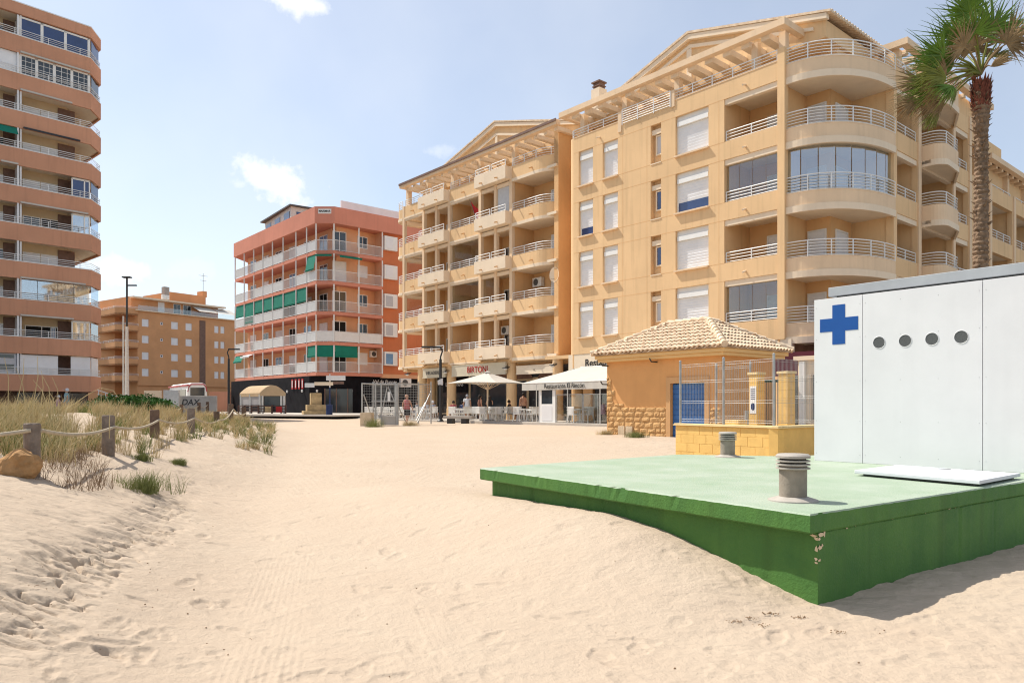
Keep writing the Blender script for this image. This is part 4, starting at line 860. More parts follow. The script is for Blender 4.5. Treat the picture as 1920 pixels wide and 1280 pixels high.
# ---------------------------------------------------------------- left tower
def build_T():
    C0 = (-34.9, 61.7); rz = atan2(.734, .679)
    O = thing('apartment_tower', 'tall salmon banded apartment tower at the left edge with white rails and a chamfered corner', 'apartment building', (*C0, 0), rz)
    ca, sa = cos(rz), sin(rz)
    def tx(u, y=0):
        r = (u - U0) / F_PX; return (r * (C0[1] + ca * y) - C0[0] + sa * y) / (ca - r * sa)
    base = [4.12 + 2.925 * k for k in range(10)]
    pth = [(-26, 0), (0, 0), (1.34, 1.79), (1.34, 12)]
    D = 1.7; core = [(-26, D), (-1.3, D), (-.6, 2.6), (-.2, 4.2), (-.2, 14), (-26, 14)]
    w = MB(); w.prism(core, 3.2, 32.2); w.build('wall', 'tower_cream', O)
    slab = MB()
    for b in base: slab.prism([(-26, .1), (-.04, .1), (1.24, 1.83), (1.24, 12), (-26, 12)], b - 1.12, b - .95)
    slab.build('floor_slab', 'soffit', O)
    for k, b in enumerate(base):
        p = MB(); p.ribbon(pth, b - 1.3, b, .14); po = p.build('parapet', 'terracotta', O)
        c = MB(); c.ribbon([(x, y - .02) for x, y in pth], b, b + .05, .18); c.build('coping', 'white_paint', po)
        railing([(-26, .06), (-.03, .06), (1.27, 1.82), (1.27, 8)], b + .05, .5, 4, O, None, 2.3)
    p = MB(); p.ribbon(pth, base[9] + 1.72, 33.0, .3); po = p.build('roof_band', 'terracotta', O); c = MB(); c.ribbon([(x, y - .03) for x, y in pth], 33.0, 33.08, .35); c.build('coping', 'white_paint', po)
    r = MB(); r.prism([(-26, .2), (0, .2), (1.2, 1.9), (1.2, 12), (-26, 12)], base[9] + 1.74, base[9] + 1.95); r.build('roof', 'soffit', O)
    xd = {u: tx(u, D) for u in (15, 30, 36, 60, 85, 112, 135, 150, 170)}
    for k, b in enumerate(base):
        # brown piers on the back wall
        m = MB()
        for x in (tx(124, D), tx(23, D), tx(-60, D), tx(-140, D)): m.box(x - .62, x + .62, D - .09, D - .001, b - .95, b + 1.62)
        m.build('pier', 'brown_tile', O)
        m = MB()
        for u in (34, -70): x = tx(u, .9); m.box(x - .05, x + .05, .14, D, b - .95, b + 1.7)
        m.box(tx(34) - .05, tx(34) + .05, .02, .14, b + .05, b + 1.62)
        m.build('divider', 'shutter', O)
        x0, x1 = tx(38, D), tx(111, D)
        if k not in (9, 8): 
            sty = {1: 'shut', 6: 'half', 0: 'shut', 2: 'shut', 3: 'shut', 4: 'glass', 5: 'shut', 7: 'shut'}[k]
            if k == 1: door(x0 + .3, x1 - .1, D - .01, b - .9, b + 1.1, O, None, 'void', 'balcony_door'); door(x0 + 2.4, x1 - .6, D - .1, b - .9, b + 1.05, O, None, 'blue', 'balcony_door')
            else:
                door(x0 + .15, (x0 + x1) / 2, D - .01, b - .9, b + 1.1, O, None, sty); door((x0 + x1) / 2 + .05, x1, D - .01, b - .9, b + 1.1, O, None, 'shut' if k != 4 else 'void')
        door(tx(-30, D), tx(14, D), D - .01, b - .9, b + 1.1, O, None, 'shut' if k % 3 else 'glass')
        if k in (1, 2, 4, 5, 8, 6, 7): # awning cassettes under the slab above
            m = MB(); a = tx({1: 38, 2: 38, 4: 38, 5: 2, 7: 38, 8: 38, 6: 44}[k], -.05); e = tx({1: 138, 2: 160, 4: 165, 5: 34, 7: 135, 8: 168, 6: 150}[k], -.05); m.box(a, e, -.16, -.02, b + 1.63, b + 1.75); m.build('awning_cassette', 'white_awning' if k != 6 else 'black_metal', O)
        if k == 0:
            m = MB(); 
            for a, c in ((tx(38), tx(110)), (tx(134), tx(171))): m.box(a, c, .17, .2, b, b + 1.55)
            m.build('roller_blind', 'shutter', O)
            m = MB(); m.box(tx(-80), tx(32), .17, .2, b, b + 1.6); m.build('roller_blind', 'shutter_grey', O)
            m = MB(); m.box(tx(-60), tx(27), .14, .165, b + .35, b + .75); m.box(tx(-60), tx(27), .14, .165, b + 1.25, b + 1.5); m.build('window', 'glass_dark', O)
            m = MB(); m.ribbon([(.12, .3), (1.15, 1.9)], b, b + 1.55, .03); m.build('roller_blind', 'shutter', O)
        if k == 2:
            m = MB(); 
            for a, c in ((tx(38), tx(72)), (tx(72), tx(110)), (tx(110), tx(140)), (tx(140), -.05)): m.box(a + .02, c - .02, .2, .22, b, b + 1.6)
            m.ribbon([(.1, .25), (1.15, 1.85)], b, b + 1.6, .03)
            go = m.build('glazing', 'pane_sky', O)
        if k in (4, 5, 1):
            m = MB(); a, c = tx(137), tx(160); 
            for x in (a, c, -.06): m.box(x - .05, x + .05, .2, .28, b, b + 1.55)
            m.box(a, -.05, .2, .28, b + 1.45, b + 1.6); fo = m.build('window_frame', 'white_paint', O); m = MB(); m.box(a, -.05, .23, .25, b, b + 1.46); m.ribbon([(.1, .3), (1.15, 1.9)], b, b + 1.5, .02); m.build('pane', 'pane_sky' if k != 5 else 'glass_blue', fo)
        if k in (8, 9):
            us = (38, 80, 124, 168) if k == 9 else (38, 70, 103, 136, 168); f = MB(); g = MB()
            for i in range(len(us)): x = tx(us[i]); f.box(x - .1, x + .1, .16, .3, b, b + 1.64)
            f.box(tx(38), -.04, .16, .3, b + 1.5, b + 1.64)
            fo = f.build('window_frame', 'white_paint', O)
            g.box(tx(38), -.06, .2, .24, b, b + 1.5); g.ribbon([(.12, .3), (1.18, 1.9)], b, b + 1.6, .03); g.build('pane', 'glass_blue' if k == 9 else 'glass_dark', fo)
            if k == 8:
                m = MB()
                for i in range(13): x = tx(38) + (-.06 - tx(38)) * i / 12; m.box(x - .015, x + .015, .185, .199, b, b + 1.5)
                for i in range(1, 4): m.box(tx(38), -.06, .186, .198, b + i * .38, b + i * .38 + .03)
                m.build('glazing_bars', 'white_paint', fo); m = MB(); m.box(tx(-60), tx(33), .18, .22, b, b + 1.62); m.build('roller_blind', 'shutter', O)
        if k == 6:
            m = MB(); m.add([(tx(-40), .1, b + 1.6), (tx(32), .1, b + 1.6), (tx(32), -.4, b + .95), (tx(-40), -.4, b + .95)], [(0, 1, 2, 3)]); m.build('awning', 'green_awning', O)
    g = MB(); g.prism([(-26, 1.2), (-.5, 1.2), (.6, 2.6), (.6, 12), (-26, 12)], .6, 3.2); g.build('ground_floor', 'dark_brown', O)
    g = MB()
    for i in range(7): g.box(-22 + i * 3.4, -20.4 + i * 3.4, 1.1, 1.19, 1.6, 2.7)
    g.build('shop_window', 'glass_dark', O)
build_T()

# ---------------------------------------------------------------- brown block far behind
def build_B():
    C0 = (258, 132.0); X0 = (258 - U0) / F_PX * 132; rz = atan2(.815, .579)
    O = thing('apartment_building', 'distant brown brick apartment block with square shuttered windows behind the bus', 'apartment building', (X0, 132, 0), rz)
    ca, sa = cos(rz), sin(rz)
    def tx(u, y=0):
        r = (u - U0) / F_PX; return (r * (132 + ca * y) - X0 + sa * y) / (ca - r * sa)
    xr = tx(438); zb = 5.4; fl = [6.3 + 2.95 * k for k in range(4)]
    H = []; W = []
    for k, z in enumerate(fl):
        for u0, u1 in ((266, 279), (321, 334), (348, 360), (402, 410), (413.5, 421)): W.append((tx(u0), tx(u1), z + .75, z + 2.1, k)); H.append(W[-1][:4])
        u0, u1 = 300.5, 306; W.append((tx(u0), tx(u1), z + 1.3, z + 1.85, k)); H.append(W[-1][:4])
    w = MB(); w.wall(0, xr + 14, zb, 18.6, 0, .3, H); w.box(.1, xr + 14, .31, 20, 1, 18.5); w.box(0, xr - 2, 2.2, 18, 18.5, 21.4); w.box(xr * .55, xr - 1, 8, 18, 21.4, 24.0); w.box(tx(380, 9), tx(388, 9), 9, 11, 24, 25.2)
    w.build('wall', 'orange_brick', O)
    for a, b, c, d, k in W:
        m = MB(); m.box(a - .05, b + .05, .1, .2, c - .05, d + .05); wo = m.build('window', 'shutter', O)
        if d - c < .7: m = MB(); m.box(a + .2, b - .2, .08, .099, c + .12, d - .15); m.build('pane', 'dark_void', wo)
    m = MB(); m.box(tx(374), tx(385), -.05, -.002, zb, 18.0); m.build('stair_glazing', 'brown_tile', O)
    m = MB(); m.box(-.6, xr + 14, -.5, .4, 18.6, 18.75); m.box(-.3, xr - 1, 1.0, 2.2, 21.0, 21.3); m.build('cornice', 'stucco_cream', O)
    m = MB(); m.wall(0, xr, 18.75, 19.6, -.3, -.2); m.build('terrace_rail', 'pane', O)
    door(tx(296, 2.2), tx(308, 2.2), 2.18, 18.9, 20.9, O, None, 'shut'); door(tx(325, 2.2), tx(338, 2.2), 2.18, 18.9, 20.9, O, None, 'glass'); door(tx(343, 2.2), tx(358, 2.2), 2.18, 18.9, 20.9, O, None, 'glass')
    for a, b in ((364, 400), (402, 436)):
        m = MB(); x0, x1 = tx(a, 1), tx(b, 1); m.add([(x0, 2.1, 20.9), (x1, 2.1, 20.9), (x1, -.9, 19.6), (x0, -.9, 19.6)], [(0, 1, 2, 3)]); m.build('awning', 'white_awning', O)
    # left wing with rounded balconies, facing the other way
    XS = lambda x, y, z: (y * 1.0, -x * 1.0, z)
    lw = MB(); lw.box(-.1, .0, 0, 14, 5.4, 18.6)
    bal = [(-.1, 9.0), (-2.6, 8.6), (-3.0, 4.4)] + arc(-1.6, 1.2, 1.8, 1.6, 180, 270, 6) + [(0, -.2)]
    for k, z in enumerate(fl + [18.1]):
        m = MB(); m.ribbon(bal, z - .35, z + .75 if k < 4 else z + .9, .2); m.prism(bal + [(0, 9)], z - .36, z - .1); bo = m.build('curved_balcony', 'orange_brick', O)
        railing(bal, z + .75, .35, 3, bo, None, 2.2)
    m = MB(); m.prism([(-2.8, 9), (-1.2, 5.6), (.3, 5.6), (.3, 9.4)], 1, 18.5); m.prism([(-9, 22), (-2.8, 9), (.3, 9), (.3, 22)], 1, 18.55); m.build('wall', 'orange_brick', O)
    d_ = Vector((-6.2, 13)).normalized()
    for k, z in enumerate(fl):
        for t_ in (1.6, 3.4, 5.2, 8.5, 10.5): 
            p = (-2.8 + d_.x * t_, 9 + d_.y * t_); m = MB(); m.ribbon([(p[0] + d_.x * .5 - .06, p[1] + d_.y * .5), (p[0] - d_.x * .5 - .06, p[1] - d_.y * .5)], z + .7, z + 2.1, .05); m.build('window', 'shutter' if (k + int(t_)) % 2 else 'glass_dark', O)
        m = MB(); m.box(-1.3, -1.22, 6.2, 7.6, z - .1, z + 2.0); m.build('balcony_door', 'dark_void', O)
    g = MB(); g.box(.2, xr + 14, .6, 1.0, 1, 5.3); g.build('ground_floor', 'tower_cream', O)
    for u0, u1 in ((262, 285), (395, 416), (300, 312)): m = MB(); m.box(tx(u0, .6), tx(u1, .6), .5, .59, 3.2, 4.7); m.build('shop_window', 'glass_dark', O)
    m = MB(); m.box(tx(303, 2), tx(309, 2), 1.7, 2.19, 21.5, 22.3); m.box(tx(311, 2), tx(316, 2), 1.7, 2.19, 21.5, 22.3); m.build('roof_unit', 'white_paint', O)
    m = MB(); x = tx(313, 4); m.box(x - .5, x + .5, 4, 5, 21.4, 24.2); m.build('chimney', 'concrete_grey', O)
    x = tx(381, 10); t = MB(); t.tube([(x, 10, 24.8), (x, 10, 29)], .05, 6); t.tube([(x - 1, 10, 28.5), (x + 1, 10, 28.5)], .04, 5); t.tube([(x - .7, 10, 27.5), (x + .7, 10, 27.5)], .04, 5); t.build('antenna', 'galvanised', O)
mat('orange_brick', (.64, .335, .165), .9, .08, .4, .1, 30, .15)
build_B()
# a further block glimpsed between tower and pink block, and behind the pink one
# ---------------------------------------------------------------- green slab with vents
ZS = .764
def inset(poly, d):
    n = len(poly); r = []
    a = sum(poly[i][0] * poly[(i + 1) % n][1] - poly[(i + 1) % n][0] * poly[i][1] for i in range(n)); sgn = 1 if a > 0 else -1
    for i in range(n):
        p0, p1, p2 = Vector(poly[i - 1]), Vector(poly[i]), Vector(poly[(i + 1) % n]); d1 = (p1 - p0).normalized(); d2 = (p2 - p1).normalized()
        n1 = Vector((-d1.y, d1.x)) * sgn; n2 = Vector((-d2.y, d2.x)) * sgn; m = (n1 + n2).normalized(); r.append(tuple(p1 + m * d / max(.4, m.dot(n1))))
    return r
SP = [(2.316, 5.78), (11.1, 12.33), (9.0, 14.5), (4.6, 12.55), (2.9, 13.03), (-.436, 10.14)]
t = thing('concrete_platform', 'low green painted concrete platform half buried in sand, carrying two vents', 'platform')
def rough_edge(poly, z0, z1, seed, amp=.004, step=.06):
    "prism whose rim wanders by a few millimetres like trowelled concrete"
    rr = random.Random(seed); pts = []
    n = len(poly)
    for i in range(n):
        a, b = Vector(poly[i]), Vector(poly[(i + 1) % n]); L_ = (b - a).length; k = max(1, int(L_ / step)); nn = Vector((-(b - a).y, (b - a).x)).normalized()
        for j in range(k):
            f = j / k; o = 0 if j == 0 else rr.uniform(-amp, amp) * .7 + amp * .6 * sin(f * L_ * 9 + i); pts.append(tuple(a.lerp(b, f) + nn * o))
    m = MB(); N_ = len(pts); lv = [z0, z0 + .012, z1 - .012, z1]
    c = Vector((4.5, 10.2)); vs = []
    for q, z in enumerate(lv):
        for i, p in enumerate(pts):
            v = Vector(p); ins = .012 if q in (0, 3) else 0
            if rr.random() < .05 and q == 2: ins = .012
            v = v + (c - v).normalized() * ins; vs.append((v.x, v.y, z + (rr.uniform(-.0025, .0025) if q in (1, 2) else 0)))
    fs = [tuple(range(N_))[::-1], tuple(range(3 * N_, 4 * N_))]
    for q in range(3):
        for i in range(N_): fs.append((q * N_ + i, q * N_ + (i + 1) % N_, (q + 1) * N_ + (i + 1) % N_, (q + 1) * N_ + i))
    m.add(vs, fs); return m
o = rough_edge(SP, ZS - .155, ZS, 1).build('slab', 'green_paint', t); o.data.materials.append(M['green_sunlit_faded'])
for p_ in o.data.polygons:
    if p_.normal.z > .25: p_.material_index = 1  # upward faces take the green with sunlight painted in
bp_ = inset(SP, .13); b0 = bp_[0]; e = Vector((8.784, 6.55)).normalized(); n_ = Vector((e.y, -e.x))
bp_[0] = tuple(Vector(bp_[0]) + n_ * .11 - e * .0); bp_[1] = tuple(Vector(bp_[1]) + n_ * .11)
rough_edge(bp_, -.5, ZS - .156, 2, .004).build('plinth', 'green_paint', t)
# flaked paint showing the plaster at the near corner
fl = MB(); fr = random.Random(5)
cn = Vector(bp_[0]); eA = (Vector(bp_[5]) - cn).normalized(); eB = (Vector(bp_[1]) - cn).normalized(); oA = Vector((eA.y, -eA.x)); oB = Vector((eB.y, -eB.x))
if oA.dot(Vector((-1, 0))) < 0: oA = -oA
if oB.dot(Vector((0, -1))) < 0: oB = -oB
def flake(face, s0, z0, w, h, off=.0065):
    e_, o_ = (eA, oA) if face == 'A' else (eB, oB); n = 11; pts = []
    for i in range(n):
        a = 2 * pi * i / n; k = fr.uniform(.55, 1.1); s = s0 + w * k * cos(a); s = max(s, -.004); p = cn + e_ * s + o_ * off; pts.append((p.x, p.y, z0 + h * k * sin(a)))
    c = cn + e_ * max(.004, s0) + o_ * off; fl.add([(c.x, c.y, z0)] + pts, [(0, 1 + i, 1 + (i + 1) % n) for i in range(n)])
for f, s0, z0, w, h in (('B', .035, .585, .05, .016), ('B', .085, .592, .02, .03), ('A', .03, .578, .04, .012), ('A', .008, .555, .022, .016), ('B', .01, .555, .03, .014), ('B', .02, .485, .04, .02), ('A', .01, .475, .02, .026), ('B', .055, .5, .014, .012), ('A', .01, .395, .02, .014), ('B', .012, .385, .026, .012), ('A', .012, .365, .018, .01), ('B', .72, .62, .03, .006), ('B', 1.35, .615, .03, .008), ('B', 2.3, .61, .04, .01), ('B', .42, .6, .02, .007), ('A', .5, .6, .05, .006), ('A', .28, .602, .02, .006)) + tuple((('A', 'B')[i % 2], .25 + i * .31, .607, .012, .005) for i in range(9)):
    flake(f, s0, z0, w, h)
fl.build('flaked_paint', 'stone_pale', t)
def vent(label, x, y, s=1.0):
    t = thing('vent_pipe', label, 'vent pipe', (x, y, ZS), 0, 'vent pipes on the green platform')
    b = MB(); b.lathe((0, 0, 0), [(.215, 0), (.213, .012), (.14, .034), (.125, .04)], 40); b.build('flange', 'vent_cap', t, True)
    b = MB(); b.lathe((0, 0, .03), [(.118, 0), (.118, .30)], 40); b.build('pipe', 'vent_grey', t, True)
    b = MB()
    for i in range(3): z = .285 + i * .032; b.lathe((0, 0, z), [(.122, -.004), (.146, 0), (.146, .012), (.12, .018)], 40)
    b.lathe((0, 0, .381), [(.122, -.004), (.147, 0), (.147, .02), (.13, .035), (.05, .04)], 40); b.build('louvre_cap', 'vent_cap', t, True); 
    b = MB(); b.lathe((0, 0, .28), [(.11, 0), (.11, .12)], 24); b.build('core', 'dark_void', t)
vent('taller looking grey vent pipe nearest the front corner of the green platform', 2.50, 6.62)
vent('smaller looking grey vent pipe in front of the yellow block wall', 3.58, 12.35)
b = MB(); b.prism([(4.15, 9.02), (4.86, 7.73), (5.88, 8.60), (5.08, 9.84)], ZS + .028, ZS + .068); o = b.build('hatch_panel', 'hatch_white', bevel=.006); tag(o, 'flat white panel lying on the green platform before the white cabin', 'panel')
b = MB(); b.add([(5.25, 9.2, ZS + .071), (5.36, 9.1, ZS + .071), (5.40, 9.14, ZS + .071), (5.30, 9.24, ZS + .071)], [(0, 1, 2, 3)]); b.build('handle_slot', 'black_metal', o)
b = MB(); b.prism([(4.25, 9.0), (4.87, 7.85), (5.8, 8.60), (5.08, 9.7)], ZS + .004, ZS + .028); b.build('rim', 'black_metal', o)

# ---------------------------------------------------------------- first-aid cabin
def build_cabin():
    rz = atan2(-.787, .617); O = thing('first_aid_cabin', 'white panelled first aid cabin with a blue cross and four round vents', 'cabin', (4.715, 11.6, ZS), rz); H = 2.49
    seams = [0, .766, 2.357, 3.05]
    for a, b_ in zip(seams, seams[1:]): m = MB(); m.box(a + .004, b_ - .004, -.012, .02, .002, H); m.build('wall_panel', 'panel_white', O, bevel=.002)
    m = MB(); m.box(.02, 3.03, .022, 2.2, .0, H - .03); m.build('body', 'grey_metal', O)
    m = MB(); m.box(-.0, .018, .021, 2.2, .0, H); m.build('end_panel', 'panel_white', O)
    m = MB()
    for x0, x1 in zip(seams, seams[1:]):
        k = 2 if x1 - x0 < 1 else 4
        for i in range(k):
            for z in (.12, .62, 1.22, 1.87, 2.36): x = x0 + .04 + (x1 - x0 - .08) * i / (k - 1); m.lathe((0, 0, 0), [(.0, 0)], 3) if 0 else m.box(x - .0035, x + .0035, -.0145, -.012, z - .0035, z + .0035)
    m.build('screws', 'galvanised', O)
    m = MB(); a, c, z = .10, .40, 2.08; m.box(c - .1, c + .1, -.016, -.0125, z - .3, z + .3); m.box(c - .3, c - .1, -.016, -.0125, z - .1, z + .1); m.box(c + .1, c + .3, -.016, -.0125, z - .1, z + .1); m.build('cross', 'cross_blue', O)
    for x in (1.008, 1.375, 1.731, 2.1):
        m = MB(); n = 28; m.add([(x + .085 * cos(2 * pi * i / n), -.0135, 1.765 + .085 * sin(2 * pi * i / n)) for i in range(n)], [tuple(range(n))]); vo = m.build('round_vent', 'mesh_grey', O)
        m = MB(); m.tube([(x + .087 * cos(2 * pi * i / n), -.014, 1.765 + .087 * sin(2 * pi * i / n)) for i in range(n + 1)], .004, 6); m.build('rim', 'panel_white', vo)
    m = MB(); m.box(.2, 3.25, .05, 2.4, H + .035, H + .175); m.build('roof', 'grey_metal', O, bevel=.006); m = MB(); m.box(.3, 3.15, .12, 2.3, H - .03, H + .036); m.build('roof_bearer', 'black_metal', O)
m = bpy.data.materials.new('mesh_grey'); m.use_nodes = True; tt = m.node_tree; bb = tt.nodes['Principled BSDF']; vo = N(tt, 'ShaderNodeTexVoronoi'); vo.inputs['Scale'].default_value = 130; gg = N(tt, 'ShaderNodeTexCoord'); tt.links.new(gg.outputs['Object'], vo.inputs['Vector'])
rr_ = N(tt, 'ShaderNodeValToRGB'); rr_.color_ramp.elements[0].color = (.02, .022, .022, 1); rr_.color_ramp.elements[1].color = (.09, .095, .095, 1); rr_.color_ramp.elements[1].position = .55; tt.links.new(vo.outputs['Distance'], rr_.inputs['Fac']); tt.links.new(rr_.outputs['Color'], bb.inputs['Base Color']); bb.inputs['Roughness'].default_value = .7; M['mesh_grey'] = m
build_cabin()

# ---------------------------------------------------------------- block wall and mesh fences
Lw = Vector((3.85, 17.5)); Rw = Vector((5.34, 14.94)); Sw = Vector((7.3, 16.75)); dW = (Rw - Lw).normalized(); rzW = atan2(dW.y, dW.x); LW = (Rw - Lw).length
O = thing('block_wall', 'low yellow painted block wall with pale coping behind the green platform', 'wall', (Lw.x, Lw.y, .3), rzW)
m = MB(); rb = random.Random(3)
for c in range(5):
    z1 = .86 - c * .2; x = -.2 * (c % 2) - .02
    while x < LW:
        a, b_ = max(0, x + .004), min(LW, x + .396)
        if b_ - a > .03: m.box(a, b_, -.0 - rb.uniform(0, .004), .1, z1 - .196 - .004, z1 - .004)
        x += .4
m.box(.0, LW - .005, .006, .2, -.4, .857); m.build('blocks', 'yellow_block', O, bevel=.004)
m = MB(); m.box(-.05, LW + .05, -.05, .25, .86, .885); m.box(-.03, LW + .03, -.03, .23, .885, .91); m.build('coping', 'yellow_coping', O, bevel=.01)
dS = (Sw - Rw); LS = dS.length; an = atan2(dS.y, dS.x) - rzW; XR = lambda x, y, z: (LW + x * cos(an) - y * sin(an), x * sin(an) + y * cos(an), z)
m = MB(XR); m.box(.0, LS, 0, .2, -.4, .857); m.build('return_wall', 'yellow_block', O); m = MB(XR); m.box(.05, LS, -.05, .25, .86, .905); m.build('return_coping', 'yellow_coping', O)
def mesh_fence(name, label, pts, z0, z1, nposts, group='wire mesh fences round the hut yard'):
    p0 = pts[0]; O = thing(name, label, 'fence', (p0[0], p0[1], z0), 0, group); H = z1 - z0; m = MB(); w = MB()
    for a, b_ in zip(pts, pts[1:]):
        a = Vector(a) - Vector(p0); b_ = Vector(b_) - Vector(p0); L_ = (b_ - a).length; n = int(L_ / .05)
        for i in range(n + 1): q = a.lerp(b_, i / n); w.box(q.x - .0022, q.x + .0022, q.y - .0022, q.y + .0022, .04, H - .04)
        for z in (.05, .1, H * .33, H * .33 + .05, H * .66, H * .66 + .05, H - .1, H - .05): w.tube([(a.x, a.y, z), (b_.x, b_.y, z)], .0028, 4)
        for i in range(nposts): q = a.lerp(b_, i / max(1, nposts - 1) if nposts > 1 else 1); mm = MB(); mm.tube([(q.x, q.y, -.02), (q.x, q.y, H + .03)], .026, 10); mm.lathe((q.x, q.y, H + .03), [(.03, 0), (.028, .02), (.01, .035)], 10); mm.build('post', 'galvanised', O)
    w.build('wire_mesh', 'galvanised', O)
mesh_fence('mesh_fence', 'wire mesh fence standing on the coping of the yellow block wall', [Lw + dW * .06 + Vector((.08, .06)), Rw + Vector((-.04, .12))], 1.21, 2.62, 3)
mesh_fence('mesh_fence', 'wire mesh fence on the short return wall beside the white cabin', [Rw + Vector((.02, .17)), Sw], 1.21, 2.62, 1)
mesh_fence('mesh_fence', 'rear wire mesh fence between the hut and the yellow gate pillars', [at(1343, 20.5, 0)[:2], at(1407, 19.4, 0)[:2]], .6, 2.72, 2)
mesh_fence('mesh_fence', 'rear wire mesh fence running right of the yellow gate pillars', [at(1484, 19.5, 0)[:2], at(1560, 18.6, 0)[:2]], .6, 2.45, 2)
for i, (u, Y, w_, lab) in enumerate(((1419, 19.0, .27, 'yellow gate pillar carrying a white and blue notice'), (1475, 18.4, .28, 'yellow gate pillar without a notice, right of the green gate'))):
    p = at(u, Y, 0); O = thing('gate_pillar', lab, 'pillar', (p[0], p[1], .5), rzW, 'yellow gate pillars'); m = MB()
    for c in range(10): m.box(-w_ / 2, w_ / 2, -w_ / 2, w_ / 2, -.1 + c * .2 + .003, -.1 + c * .2 + .2)
    m.build('shaft', 'yellow_block', O, bevel=.004); m = MB(); m.box(-w_ / 2 - .03, w_ / 2 + .03, -w_ / 2 - .03, w_ / 2 + .03, 1.905, 1.97); m.build('cap', 'yellow_coping', O, bevel=.01)
    if i == 0:
        s = MB(); s.box(-.1, .1, -w_ / 2 - .008, -w_ / 2 - .002, .92, 1.62); so = s.build('notice', 'sign_white', O)
        s = MB()
        for k in range(6): s.box(-.075, .075, -w_ / 2 - .0095, -w_ / 2 - .0082, 1.28 + k * .05, 1.30 + k * .05)
        n = 18; s.add([(.065 * cos(2 * pi * k / n), -w_ / 2 - .0095, .1 + 1.0 + .1 * sin(2 * pi * k / n)) for k in range(n)], [tuple(range(n))]); s.build('print', 'navy', so)
p = at(1449, 19.3, 0); O = thing('yard_gate', 'dark green metal gate leaf between the two yellow pillars', 'gate', (p[0], p[1], .55), rzW + .9)
m = MB(); m.box(-.5, -.45, -.02, .02, 0, 1.75); m.box(.35, .5, -.06, .06, 0, 1.8); m.box(-.45, .35, -.02, .02, 1.68, 1.75); m.box(-.45, .35, -.02, .02, .1, .15); m.build('frame', 'gate_green', O) if 0 else None
mat('gate_green', (.015, .055, .035), .5, .1, 4); m.build('frame', 'gate_green', O)
m = MB()
for i in range(14): m.box(-.44 + i * .056, -.43 + i * .056, -.005, .005, .15, 1.68)
m.build('bars', 'gate_green', O)
p = at(1372, 18.5, 0); O = thing('meter_box', 'small yellow meter housing with a grey box behind the mesh fence', 'meter box', (p[0], p[1], .55), rzW); m = MB(); m.box(-.22, .22, 0, .3, 0, .72); m.build('housing', 'yellow_block', O); m = MB(); m.box(-.1, .1, -.06, -.002, .32, .6); m.build('box', 'sign_white', O)
p = at(1400, 18.9, 0); m = MB(); m.tube([(p[0], p[1], 1.15), (p[0], p[1], 1.5)], .05, 10); o = m.build('pipe_stub', 'galvanised'); tag(o, 'short grey pipe stub standing on the coping by the noticed pillar', 'pipe')
p = at(1496, 23.5, 0); O = thing('yard_shed', 'cream shed with a dark barred window behind the yellow yard, beside the white cabin', 'shed', (p[0], p[1], .5), RZ)
m = MB(); m.wall(0, 3.2, 0, 2.55, 0, .2, [(.42, 2.6, .7, 2.1)]); m.box(0, 3.2, .9, 1.1, 0, 2.5); m.box(-.1, 3.3, -.1, 1.2, 2.55, 2.68); m.build('wall', 'stucco_cream', O); m = MB(); m.box(.42, 2.6, .16, .19, .7, 2.1); m.build('window', 'glass_dark', O); m = MB(); m.box(.1, .28, -.12, -.01, 0, 2.5); m.build('downpipe', 'white_paint', O)

# ---------------------------------------------------------------- tiled hut
def tile_face(mb, e0, e1, r0, r1, rows=None, pitch=.19, tl=.36):
    e0, e1, r0, r1 = map(Vector, (e0, e1, r0, r1)); ax = (e1 - e0).normalized(); mid_e = (e0 + e1) / 2; up = ((r0 + r1) / 2 - mid_e); up = (up - ax * up.dot(ax)); Ls = up.length; up.normalize(); nrm = ax.cross(up).normalized()
    if nrm.z < 0: nrm = -nrm
    W = (e1 - e0).length; xa, xb = (r0 - e0).dot(ax), (r1 - e0).dot(ax); rows = int(Ls / (tl * .82)) + 1; rr = random.Random(9)
    for j in range(rows):
        s0 = j * Ls / rows; s1 = s0 + tl * 1.02; f = (s0 + .1) / Ls; lo, hi = xa * f, W + (xb - W) * f; n = int(W / pitch)
        for i in range(n + 1):
            x = (i + .5 * 0) * pitch + .05
            if x < lo - .02 or x > hi + .02: continue
            x += rr.uniform(-.008, .008); k = 6; vs = []
            dz0, dz1 = .05 + rr.uniform(0, .01), .012
            for (s, rad, dz) in ((s0 - .02, .088, dz0), (min(s1, Ls + .05), .07, dz1)):
                for q in range(k + 1):
                    a = pi * q / k; p = e0 + ax * (x + rad * cos(a)) + up * s + nrm * (dz + rad * .85 * sin(a)); vs.append(tuple(p))
            fs = [(q, q + 1, k + 1 + q + 1, k + 1 + q) for q in range(k)]
            # thickness at the lower lip
            for q in range(k + 1):
                a = pi * q / k; p = e0 + ax * (x + .066 * cos(a)) + up * (s0 - .02) + nrm * (dz0 + .055 * sin(a)); vs.append(tuple(p))
            fs += [(q, 2 * (k + 1) + q, 2 * (k + 1) + q + 1, q + 1) for q in range(k)]
            mb.add(vs, fs)
